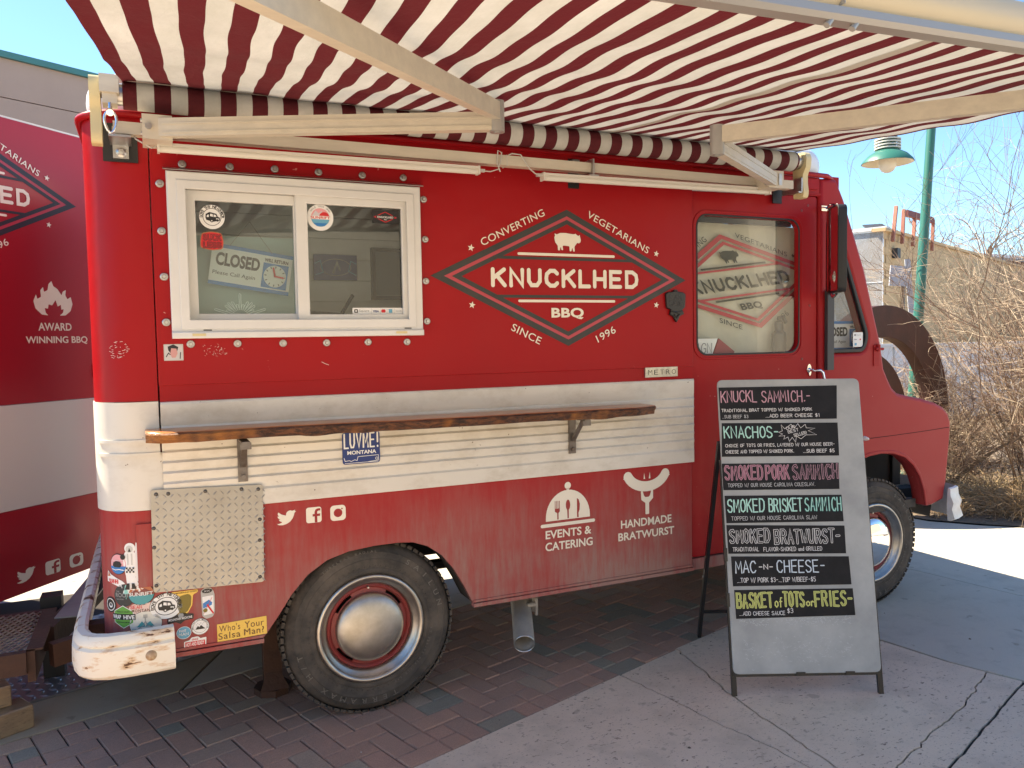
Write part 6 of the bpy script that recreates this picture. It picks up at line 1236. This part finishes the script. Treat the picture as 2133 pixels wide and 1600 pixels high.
# ------------------------------------------------------------------ sandwich board
rzb = math.atan2(-.418, .909)
sbd = thing('menu_board', 'grey A frame menu board with seven black hand lettered strips', 'sandwich board', (1.468, -.535, 0), rz=rzb)
LEAN = math.degrees(math.atan(0.2)); k_ = 1/math.cos(math.radians(LEAN))
MBD = Matrix.Translation((1.468, -.535, 0)) @ Matrix.Rotation(rzb, 4, 'Z') @ Matrix.Rotation(math.radians(90-LEAN), 4, 'X')
kz = 1.0198
def bd(L): return [(x, z*kz) for x, z in L]
me = curve_mesh([round_poly(bd([(0, .094), (.660, .094), (.662, 1.392), (-.002, 1.396)]), .028, 5)], .012, .003, 2); me.transform(MBD @ Matrix.Translation((0, 0, -.003))); put('panel', me, M_board, sbd)
b = MB(); b.T = MBD
for x in (.004, .656): b.beam((x, 0, -.014), (x, 1.05, -.014), .022, .016, (0, 0, 1))
b.put('front_leg', M_blackm, sbd)
b = MB(); b.T = MBD; b.beam((0, .092, -.006), (.66, .092, -.006), .014, .012, (0, 0, 1)); b.put('bottom_rail', M_blackm, sbd)
for x in (.30, .52):
    b = MB(); b.T = MBD; b.box(x-.02, x+.02, .088, .103, .003, .008); b.put('clip', M_blackm, sbd)
for z in (.42, .62): 
    b = MB(); b.T = MBD; b.box(-.012, .002, z-.03, z+.03, -.012, .006); b.put('clip', M_blackm, sbd)
Mr = Matrix.Translation((1.468, -.535, 0)) @ Matrix.Rotation(rzb, 4, 'Z')
for x in (.012, .648):
    b = MB(); b.T = Mr; b.beam((x, .722, 0), (x, .29, 1.10), .024, .018, (1, 0, 0)); b.put('rear_leg', M_blackm, sbd)
b = MB(); b.T = Mr; b.beam((.012, .662, .155), (.648, .662, .155), .014, .014); b.put('stretcher', M_blackm, sbd)
b = MB(); b.T = Mr; b.cyl((-.004, .575, .37), (.002, .575, .37), .006, 8); b.put('rivet', M_steel, sbd)
LW = mat('chalk_white', (.72, .70, .68), .7); LP = mat('chalk_pink', (.55, .30, .36), .7); LPd = mat('chalk_deep_pink', (.26, .09, .13), .7); LG = mat('chalk_mint', (.40, .68, .60), .7); LGd = mat('chalk_green_fill', (.05, .26, .23), .7); LY = mat('chalk_yellow', (.62, .62, .20), .7); LYd = mat('chalk_yellow_fill', (.40, .42, .12), .7); LB = mat('chalk_blue_white', (.60, .68, .74), .7); LG2 = mat('chalk_grey', (.50, .50, .50), .7)
rg = random.Random(21)
STR = [((.003, 1.360), (.556, 1.361), (.545, 1.208), (.004, 1.209)), ((.009, 1.196), (.547, 1.190), (.543, 1.040), (.001, 1.043)), ((-.001, 1.012), (.538, 1.008), (.533, .890), (.000, .893)), ((.004, .868), (.540, .864), (.541, .746), (.006, .746)), ((.005, .738), (.543, .727), (.541, .605), (.007, .612)), ((.018, .600), (.552, .592), (.555, .470), (.020, .470)), ((.024, .454), (.559, .453), (.562, .338), (.026, .330))]
strips = []
for i, q in enumerate(STR):
    me = curve_mesh([bd(q)], .0014); me.transform(MBD @ Matrix.Translation((0, 0, .0042))); strips.append(put('menu_strip', me, M_strip, sbd))
def line(i, t, m, x, z, w, h, pen, fill=None, jit=.26):
    d = Decal(MBD @ Matrix.Translation((0, 0, .0050)), [], .0002)
    st = strokes(t, x, z*kz, w, h*kz, jit, 1.35 if not fill else 1.9, rg)
    d.lay(m)
    for s_ in st: d.ribbon(s_, pen)
    if fill:
        d.lay(fill, .0006)
        for s_ in st: d.ribbon(s_, pen*.52)
    return d.done('lettering', strips[i])
line(0, 'KNUCKL', LP, .012, 1.292, .165, .050, .0052); line(0, 'SAMMICH.-', LP, .202, 1.290, .225, .050, .0050)
line(0, 'TRADITIONAL BRAT TOPPED W/ SMOKED PORK', LW, .012, 1.247, .42, .013, .0022); line(0, '..SUB BEEF $3', LG2, .014, 1.218, .12, .014, .002); line(0, '...ADD BEER CHEESE $1', LW, .215, 1.219, .25, .014, .0024)
line(1, 'KNACHOS-', LG, .018, 1.128, .250, .050, .0060)
d = Decal(MBD @ Matrix.Translation((0, 0, .0050)), [], .0002); bst = [(.270,1.150),(.288,1.156),(.284,1.184),(.300,1.165),(.330,1.186),(.345,1.168),(.362,1.188),(.374,1.168),(.396,1.184),(.400,1.168),(.440,1.166),(.408,1.155),(.446,1.136),(.396,1.136),(.372,1.118),(.352,1.132),(.346,1.104),(.332,1.126),(.318,1.108),(.312,1.128),(.292,1.118),(.298,1.134),(.270,1.132),(.288,1.142),(.270,1.150)]
d.ribbon([(x, z*kz) for x, z in bst], .0020, LW)
for t, x, z, w in (('OUR', .308, 1.160, .042), ('BEST', .316, 1.144, .05), ('SELLER!', .342, 1.128, .062)):
    d.lay(LW, .0002)
    for s_ in strokes(t, 0, 0, w, .013, .1, 1.35, rg): d.ribbon([(x+px*.96-py*.26, z*kz+px*.22+py*.97) for px, py in s_], .0021)
d.done('lettering', strips[1])
line(1, 'CHOICE OF TOTS OR FRIES, LAYERED W/ OUR HOUSE BEER-', LW, .020, 1.086, .505, .0135, .0020); line(1, 'CHEESE AND TOPPED W/ SMOKED PORK.', LW, .020, 1.058, .315, .0135, .0021); line(1, '...SUB BEEF $5', LW, .378, 1.056, .145, .0145, .0024)
line(2, 'SMOKED', LP, .012, .940, .172, .060, .0092, LPd); line(2, 'PORK', LP, .200, .940, .105, .060, .0092, LPd); line(2, 'SAMMICH', LP, .325, .938, .205, .062, .0092, M_strip); line(2, 'TOPPED W/ OUR HOUSE CAROLINA COLESLAW.', LG2, .022, .906, .40, .0155, .0020)
line(3, 'SMOKED', LG, .015, .795, .168, .056, .0062); line(3, 'BRISKET', LG, .205, .795, .150, .056, .0062); line(3, 'SAMMICH', LGd, .370, .795, .165, .058, .0075, MATS['chalk_mint']); line(3, 'TOPPED W/ OUR HOUSE CAROLINA SLAW', LG2, .030, .758, .39, .0165, .0021)
line(4, 'SMOKED', LW, .018, .660, .180, .056, .0098, M_strip); line(4, 'BRATWURST-', LW, .222, .654, .295, .058, .0098, M_strip); line(4, 'TRADITIONAL', LW, .028, .622, .118, .017, .0022); line(4, 'FLAVOR-SMOKED and GRILLED', LW, .168, .620, .265, .017, .0022)
line(5, 'MAC', LB, .036, .528, .092, .050, .0052); line(5, '-N-', LW, .142, .542, .062, .020, .0042); line(5, 'CHEESE-', LB, .224, .526, .215, .052, .0052); line(5, '...TOP W/ PORK $3-...TOP W/BEEF-$5', LW, .040, .486, .355, .019, .0025)
line(6, 'BASKET', LY, .034, .378, .158, .060, .0100, LYd); line(6, 'of', LY, .204, .378, .032, .042, .0052); line(6, 'TOTS', LY, .244, .380, .092, .060, .0100, LYd); line(6, 'or', LY, .345, .380, .034, .032, .0052); line(6, 'FRIES-', LY, .386, .380, .165, .060, .0100, LYd); line(6, '...ADD CHEESE SAUCE', LW, .042, .344, .205, .016, .0023); line(6, '$3', LW, .258, .352, .026, .019, .0025)
# wiped chalk smears below the strips
d = Decal(MBD @ Matrix.Translation((0, 0, .0034)), [], .0002); sm = mat('chalk_smear', (.56, .58, .58), .8)
for k in range(330):
    row = rg.random() < .5; x = rg.uniform(.04, .54); z = rg.gauss(.318, .010) if row else rg.gauss(.19, .030); d.ribbon([(x, z*kz), (x+rg.uniform(-.008, .008), z*kz+rg.uniform(-.005, .005)), (x+rg.uniform(-.010, .010), z*kz+rg.uniform(-.006, .006))], rg.uniform(.0006, .0016), sm, lay=.0002)
d.done('chalk_smear', sbd)['kind'] = 'stuff'

# ------------------------------------------------------------------ trailer
AT = math.radians(44.4); MT = Matrix.Translation((-1.328, 1.935, 0)) @ Matrix.Rotation(AT, 4, 'Z') @ Matrix.Rotation(PI/2, 4, 'X')
tl = put('food_trailer', None, None, None, Matrix.Translation((-1.9, 2.1, 0)) , 'red food trailer with the same diamond logo and off white band, parked behind the truck', 'trailer')
S0, S1 = -1.50, 0.262
def tpl(name, z0, z1, m, s0=S0, s1=S1, th=.03, y=0.0):
    me = curve_mesh([rect(s0, s1, z0, z1)], th, .002); me.transform(MT @ Matrix.Translation((0, 0, -th/2+y))); return put(name, me, m, tl)
tpl('upper_side', 1.300, 2.835, M_trr); tpl('white_band', .728, 1.298, M_trw, y=.001)
me = curve_mesh([[(S0, .20), (S1, .285), (S1, .726), (S0, .726)]], .03, .002); me.transform(MT @ Matrix.Translation((0, 0, -.015))); put('lower_side', me, M_trr, tl)
b = MB(); b.T = MT; b.box(S0, S1, 2.836, 2.846, -2.0, -.004); b.put('roof', M_trw, tl)
b = MB(); b.T = MT; b.box(S1-.03, S1, .30, 2.83, -2.0, -.03); b.box(S0, S0+.03, .25, 2.83, -2.0, -.03); b.box(S0, S1, .30, 2.83, -2.03, -2.0); b.put('end_wall', M_trr, tl)
b = MB(); b.T = MT; b.box(S0, S1, .42, .50, -2.0, -.04); b.put('floor_frame', M_under, tl)
b = MB(); b.T = MT; b.box(S1-.01, S1+.012, 1.42, 1.50, -.03, .006); b.put('side_latch', M_black, tl)
logo(MT @ Matrix.Translation((-.512, 2.4255, .0008)), Matrix.Diagonal((1.05, 1.05, 1, 1)), tl, mat('navy_black_print', (.018, .018, .030), .5), M_print_w, None, 'diamond_logo', mat('trailer_pinkish_print', (.40, .03, .06), .45))
MTF = MT @ Matrix.Translation((0, 0, .0008))
FL = [(-.30,-1),(-.62,-.96),(-.92,-.62),(-1,-.2),(-.86,.18),(-.80,-.08),(-.62,.05),(-.64,.42),(-.50,.62),(-.46,.34),(-.28,.45),(-.22,.80),(-.06,1.0),(.02,.70),(.22,.55),(.42,.20),(.50,.42),(.66,.52),(.62,.20),(.72,-.02),(.90,.12),(.98,-.30),(.86,-.72),(.58,-.98),(.28,-1),(.46,-.82),(.50,-.60),(.38,-.66),(.36,-.36),(.20,-.48),(.10,-.10),(-.08,-.42),(-.26,-.36),(-.30,-.62),(-.46,-.58),(-.42,-.86)]
d = Decal(MTF, []); d.poly([round_poly([(.012+x*.125, 1.884+z*.098) for x, z in FL], .004, 2)], M_print_w); d.done('flame_icon', tl); d = Decal(MTF, []); d.text('AWARD', M_print_w, -.091, 1.700, .212, .044, 0, .022); d.done('award_lettering', tl); d = Decal(MTF, []); d.text('WINNING BBQ', M_print_w, -.170, 1.622, .395, .046, 0, .022); d.done('award_lettering', tl)
socials(MTF, 1.2, (('b', -.296, .315, .116, .085), ('f', -.122, .318, .095, .078), ('i', .033, .318, .092, .076)), M_print_w, tl)
# coupling frame and step platform
tg = thing('trailer_tongue', 'rusty brown steel trailer coupling frame reaching under the truck rear', 'trailer tongue', (-1.2, 1.0, 0))
b = MB(); b.beam((-1.30, .78, .30), (-1.02, 1.9, .33), .06, .11); b.put('side_rail', M_rust, tg)
b = MB(); b.beam((-1.27, .62, .28), (-.6, .95, .30), .05, .10); b.put('cross_rail', M_rust, tg)
b = MB(); b.box(-1.36, -1.27, 1.10, 1.20, .0, .40); b.put('support_post', M_black, tg)
b = MB(); b.beam((-1.22, .86, .362), (-1.05, 1.85, .392), .12, .006); q_ = b.put('top_plate', M_floorplate, tg)
sp_ = thing('step_platform', 'steel grating step platform with rusty channel frame in front of the trailer', 'step platform', (-1.6, .8, 0))
b = MB(); b.box(-1.345, -1.315, .50, 1.06, .22, .356); b.box(-1.345, -1.285, .50, 1.06, .350, .358); b.box(-1.95, -1.345, .48, .52, .26, .352); b.box(-1.95, -1.345, 1.04, 1.08, .26, .352); b.box(-1.98, -1.95, .48, 1.08, .26, .356); b.put('channel_frame', M_rust, sp_)
b = MB()
for k in range(-30, 40):
    for sgn in (1, -1):
        # flattened strands of expanded metal
        x0 = -1.95+k*.030; pts = []
        a = Vector((x0, .52)); dr_ = Vector((sgn*.42, .907)) if True else None; L = .52/.907; e_ = a+dr_*L
        # clip to the platform
        t0, t1 = 0.0, L
        if sgn > 0:
            if a.x < -1.95: t0 = (-1.95-a.x)/.42
            t1 = min(t1, (-1.345-a.x)/.42)
        else:
            if a.x > -1.345: t0 = (a.x+1.345)/.42
            t1 = min(t1, (a.x+1.95)/.42)
        if t1-t0 > .01: p0 = a+dr_*t0; p1 = a+dr_*t1; b.beam((p0.x, p0.y, .352+.002*sgn), (p1.x, p1.y, .352+.002*sgn), .0055, .0045)
g_ = b.put('grating', M_steel, sp_); g_['kind'] = 'stuff'
M_wd = wood_slab('weathered_timber', (.30, .22, .13), (.20, .14, .09), (.07, .05, .035), (1, 8, 8))
for nm, (x, y, z, w, dp, h, rz), lb in (('wood_block', (-1.50, .55, 0, .30, .13, .10, .5), 'weathered timber block under the front edge of the step platform'), ('wood_block', (-1.56, .60, .10, .26, .12, .09, .35), 'short timber block stacked on top of another under the step platform')):
    o = thing('wood_block', lb, 'wood block', (x, y, z), 'timber blocks under the step platform', rz=rz); b = MB(); b.T = WM[o.name]; b.box(-w/2, w/2, -dp/2, dp/2, 0, h)
    me = b.mesh('block'); q = put('block', me, M_wd, o); mod = q.modifiers.new('b', 'BEVEL'); mod.width = .006; mod.segments = 2

# ------------------------------------------------------------------ sculpture, lamp, sign
Rr = 1.06; RC = Vector((5.30, 1.98, 0.80)); azr = math.radians(24.55+55)
rs = thing('ring_sculpture', 'large rusty steel ring sculpture standing behind the truck nose', 'sculpture', (5.30, 1.98, 0))
MR = Matrix.Translation(RC) @ Matrix.Rotation(math.radians(8), 4, 'Z') @ Matrix.Rotation(PI/2, 4, 'X')
me = curve_mesh([circ(0, 0, Rr, 80), circ(-.03, -.03, Rr-.26, 72)], .12, .004); me.transform(MR); put('outer_ring', me, M_ring, rs)
me = curve_mesh([circ(-.22, -.02, .66, 64), circ(-.26, -.02, .34, 48)], .12, .004); me.transform(MR @ Matrix.Translation((0, 0, -.06))); put('inner_ring', me, M_ring, rs)
b = MB(); b.T = MR; b.box(-.45, -.33, .50, .86, -.10, -.03); b.put('spacer', M_ring, rs)
pole = thing('lamp_post', 'tall teal street lamp post beside the shrubs', 'lamp post', (6.60, 2.66, 0))
pb, ptp = Vector((6.53, 2.67, 0)), Vector((7.02, 2.72, 5.2)); b = MB(); b.tube([pb, pb.lerp(ptp, .3), pb.lerp(ptp, .6), ptp], .1, 20, rs=[.056, .053, .047, .042]); b.put('pole', M_lampteal, pole, 60)
b = MB(); b.cyl(pb, pb+Vector((.01, 0, .12)), .11, 20); b.put('base_flange', M_lampteal, pole, 60)
b = MB(); b.tube([(6.96, 2.71, 4.55), (6.7, 2.72, 4.75), (6.40, 2.73, 4.62), (6.275, 2.737, 4.2), (6.272, 2.737, 3.73)], .035, 12); b.put('curved_arm', M_lampteal, pole, 60)
LC = Matrix.Translation((6.270, 2.737, 3.395))
b = MB(); b.T = LC; b.lathe([(.255, -.012), (.245, .012), (.19, .070), (.125, .108), (.10, .118), (.10, .145)], 48); b.cyl((0, 0, .22), (0, 0, .40), .092, 28); b.put('shade', M_lampteal, pole, 50)
b = MB(); b.T = LC; b.lathe([(.250, -.014), (.235, .002), (.18, .052), (.11, .085), (.0, .090)], 48); b.put('shade_lining', mat('cream_enamel', (.72, .66, .52), .4), pole, 50)
for z in (.130, .160, .190, .220):
    b = MB(); b.T = LC; b.lathe([(.095, z), (.128, z-.004), (.130, z+.002), (.128, z+.010), (.095, z+.010)], 36); b.put('louvre_ring', mat('pale_louvre', (.55, .56, .50), .4), pole, 50)
b = MB(); b.T = LC; b.cyl((0, 0, .11), (0, 0, .23), .08, 20); b.put('neck', M_lampteal, pole, 50)
b = MB(); b.T = LC; b.lathe([(0, -.115), (.03, -.110), (.06, -.092), (.080, -.06), (.086, -.02), (.082, .03), (.06, .07), (0, .08)], 28); b.put('frosted_globe', mat('frosted_glass', (.70, .66, .56), .35), pole, 60)
sg = thing('road_sign', 'back of a grey road sign on a leaning post in front of the tan building', 'road sign', (9.75, 5.1, 0))
Ms = Matrix.Translation((9.55, 5.26, 2.47)) @ Matrix.Rotation(math.radians(-25), 4, 'Z')
b = MB(); b.beam((9.80, 5.08, 0), (9.655, 5.225, 2.72), .075, .075); b.put('post', mat('galvanised_post', (.42, .43, .46), .5, metal=.2), sg)
b = MB(); b.T = Ms @ Matrix.Rotation(math.radians(4), 4, 'Y'); b.box(-.16, .16, -.012, .012, -.155, .15); b.put('sign_panel', mat('sign_back', (.40, .41, .45), .5), sg)

# ------------------------------------------------------------------ vegetation
M_twig = mat('bare_twig_bark', (.30, .20, .14), .75, var=(.17, .11, .08), vs=6); M_twig2 = mat('pale_dry_twig', (.58, .47, .34), .8, var=(.36, .27, .19), vs=6); M_stem = mat('dark_stem_bark', (.10, .07, .05), .8, var=(.16, .12, .085), vs=5)
class Tw:
    def __init__(s): s.v = []; s.f = []
    def tube(s, pts, r0, r1):
        n = 3; b = len(s.v); L = len(pts)
        for i, p in enumerate(pts):
            d = (pts[min(i+1, L-1)]-pts[max(i-1, 0)]); d = d.normalized() if d.length > 0 else Vector((0, 0, 1)); x = d.cross(Vector((.3, .8, .52))).normalized(); y = d.cross(x); r = r0+(r1-r0)*i/(L-1)
            for k in range(n): a = 2*PI*k/n; s.v.append(tuple(p+x*math.cos(a)*r+y*math.sin(a)*r))
        for i in range(L-1):
            for k in range(n): s.f.append((b+i*n+k, b+i*n+(k+1) % n, b+(i+1)*n+(k+1) % n, b+(i+1)*n+k))
    def put(s, name, m, parent, kind=None):
        me = bpy.data.meshes.new(name); me.from_pydata(s.v, [], s.f); return put(name, me, m, parent, kind=kind)
def grow(tw, p, d, L, r, depth, rg, droop, child, buds=None, wob=.10):
    seg = 7 if depth > 1 else 5; pts = [p.copy()]; q = p.copy(); dd = d.copy()
    for i in range(seg):
        dd = (dd+Vector((rg.gauss(0, wob), rg.gauss(0, wob), rg.gauss(0, wob)+droop)))
        dd.normalize(); q = q+dd*(L/seg); pts.append(q.copy())
        if q.z < .02: break
    tw.tube(pts, r, max(r*.35, .0012))
    if depth > 0:
        for _ in range(child if depth > 1 else max(child-1, 1)):
            i = rg.randint(1, len(pts)-1); base = pts[i]; ax = Vector((rg.gauss(0, 1), rg.gauss(0, 1), rg.gauss(0, .6)+.3)).normalized()
            grow(tw, base, (dd*.75+ax*.75).normalized(), L*rg.uniform(.3, .62), r*.55, depth-1, rg, droop, child, buds, wob*1.15)
def shrub(name, label, base, n, spread, Lr, r, depth, child, seed, mats, leanv=(0, 0, 0), droop=0.0, wob=.09, cat='shrub', foot=.25):
    rg = random.Random(seed); t = thing(name, label, cat, base); A, B, Cc = Tw(), Tw(), Tw()
    for i in range(n):
        a = rg.uniform(0, 2*PI); s_ = spread*math.sqrt(rg.random()); d = Vector((math.cos(a)*s_+leanv[0], math.sin(a)*s_+leanv[1], 1.0)).normalized()
        p = Vector(base)+Vector((rg.gauss(0, foot), rg.gauss(0, foot), 0)); L = rg.uniform(*Lr)
        grow(A if i % 2 else B, p, d, L, r*rg.uniform(.6, 1.25), depth, rg, droop, child, None, wob)
    A.put('branches', mats[0], t); B.put('twigs', mats[1], t)
    for k in range(5):
        a = rg.uniform(0, 6.28); pts = [Vector(base)+Vector((rg.gauss(0, .12), rg.gauss(0, .12), 0))]; d = Vector((math.cos(a)*.5, math.sin(a)*.5, 1)).normalized()
        for j in range(6): d = (d+Vector((rg.gauss(0, .14), rg.gauss(0, .14), 0))).normalized(); pts.append(pts[-1]+d*.16)
        Cc.tube(pts, .03, .012)
    Cc.put('trunk', M_stem, t); return t
shrub('bare_willow_shrub', 'tall bare twiggy shrub with long arching branches right of the truck nose', (7.15, 1.35, 0), 60, .80, (1.4, 3.2), .0075, 3, 4, 3, (M_twig, M_twig2), leanv=(-.02, .02, 0), droop=-.010)
shrub('bare_shrub', 'low dense bare shrub between the ring sculpture and the tall shrub', (6.35, 2.25, 0), 95, 1.0, (.5, 1.1), .006, 3, 4, 14, (M_twig2, M_twig), wob=.14)
shrub('bare_shrub', 'low bare shrub in front of the low pale wall, behind the lamp post', (7.9, 3.3, 0), 80, 1.0, (.6, 1.25), .007, 3, 4, 25, (M_twig2, M_twig), wob=.14)
shrub('bare_shrub', 'dense bare shrub at the far right edge of the planting bed', (7.5, 1.25, 0), 150, .75, (1.1, 2.3), .007, 3, 5, 31, (M_twig, M_twig2), wob=.12)
# dry grass tufts and litter
rgv = random.Random(77)
def tuft(x, y, n, h, m, label, spread=.9):
    t = thing('dry_grass_tuft', label, 'dry grass', (x, y, 0)); A = Tw()
    for i in range(n):
        a = rgv.uniform(0, 6.28); s_ = rgv.random()*spread; p = Vector((x+rgv.gauss(0, .10), y+rgv.gauss(0, .10), 0)); d = Vector((math.cos(a)*s_, math.sin(a)*s_, 1)).normalized(); pts = [p]; L = h*rgv.uniform(.5, 1.1)
        for j in range(5): d = (d+Vector((math.cos(a)*.13, math.sin(a)*.13, -.24))).normalized(); pts.append(pts[-1]+d*L/5)
        A.tube(pts, .0035, .001)
    A.put('blades', m, t)
M_hay = mat('straw_grass', (.48, .36, .20), .85, var=(.34, .25, .14), vs=9); M_hay2 = mat('brown_dry_grass', (.30, .20, .12), .85, var=(.40, .28, .16), vs=9)
for i, (x, y, n, h, m, lb) in enumerate(((5.95, 1.10, 420, .42, M_hay2, 'brown dry grass tuft at the bed edge nearest the bumper'), (6.35, .80, 520, .50, M_hay, 'straw coloured grass tuft on the front corner of the bed'), (6.80, .55, 420, .45, M_hay2, 'brown grass tuft at the right edge of the picture beside the paving'), (6.15, 1.45, 420, .50, M_hay, 'straw grass tuft under the tall bare shrub'), (5.55, 1.45, 220, .25, M_hay2, 'small brown grass tuft just past the front bumper'), (6.9, 1.15, 420, .60, M_hay, 'tallest straw grass tuft behind the front ones'), (5.6, 2.3, 300, .5, M_hay2, 'brown grass tuft near the ring sculpture'))): tuft(x, y, n, h, m, lb)
lit = MB()
for i in range(5200):
    x = rgv.uniform(4.9, 8.6); y = rgv.uniform(.0, 4.0)
    if (x-5.14)*(-.62)+(y-1.36)*(-.78) > -.06+.10*rgv.random() or y < 1.2-(x-5.2)*.78: continue
    a = rgv.uniform(0, PI); L = rgv.uniform(.012, .035); w = L*rgv.uniform(.25, .6); z = .012+rgv.random()*.03; c, s_ = math.cos(a)*L, math.sin(a)*L; t_ = rgv.uniform(-.012, .012)
    lit.m = 0 if i % 2 else 1
    lit.add([(x-c, y-s_, z), (x+s_*w/L, y-c*w/L, z+t_), (x+c, y+s_, z+rgv.uniform(-.005, .012)), (x-s_*w/L, y+c*w/L, z+t_+.004)], [(0, 1, 2, 3)])
o = lit.put('leaf_litter', [mat('dry_leaf', (.34, .23, .13), .8), mat('dark_dry_leaf', (.17, .11, .07), .8)], None); o['kind'] = 'stuff'
peb = MB(); rp = random.Random(91)
for i in range(90):
    x = rp.uniform(-.2, 3.6); y = rp.uniform(-1.6, .6); r_ = rp.uniform(.0012, .0045)
    if rp.random() < .04: r_ *= 1.8
    peb.m = 0 if rp.random() < .45 else 1
    a = rp.uniform(0, 3); P = [(x+r_*math.cos(a+k*1.257)*rp.uniform(.7, 1.3), y+r_*math.sin(a+k*1.257)*rp.uniform(.7, 1.3), .0005) for k in range(5)]+[(x, y, r_*.9)]
    peb.add(P, [(k, (k+1) % 5, 5) for k in range(5)])
o = peb.put('pavement_grit', [mat('pale_grit', (.60, .56, .50), .8), mat('dark_grit', (.12, .09, .07), .8)], None); o['kind'] = 'stuff'
# distant bare trees above the roofs
for i, (x, y, h, sd) in enumerate(((24, 16.0, 5.6, 1), (30, 18, 6.3, 2), (36, 17.5, 6.6, 3), (33, 15.5, 6.4, 4))):
    rgt = random.Random(sd); t = thing('bare_tree', ('far bare tree above the roof just left of the lamp post', 'far bare tree above the roof right of the lamp post', 'far bare tree over the dark red roof', 'far bare tree behind the shrub tips at the right edge')[i], 'tree', (x, y, 0)); A = Tw(); B = Tw()
    A.tube([Vector((x, y, 0)), Vector((x, y, h*.5)), Vector((x+.2, y, h*.8))], .16, .08)
    for k in range(16):
        a = rgt.uniform(0, 6.28); grow(B, Vector((x, y, h*rgt.uniform(.45, .78))), Vector((math.cos(a)*.8, math.sin(a)*.8, rgt.uniform(.4, 1.2))).normalized(), h*.30, .03, 3, rgt, .0, 3, None, .16)
    A.put('trunk', M_stem, t); B.put('crown', M_twig, t)
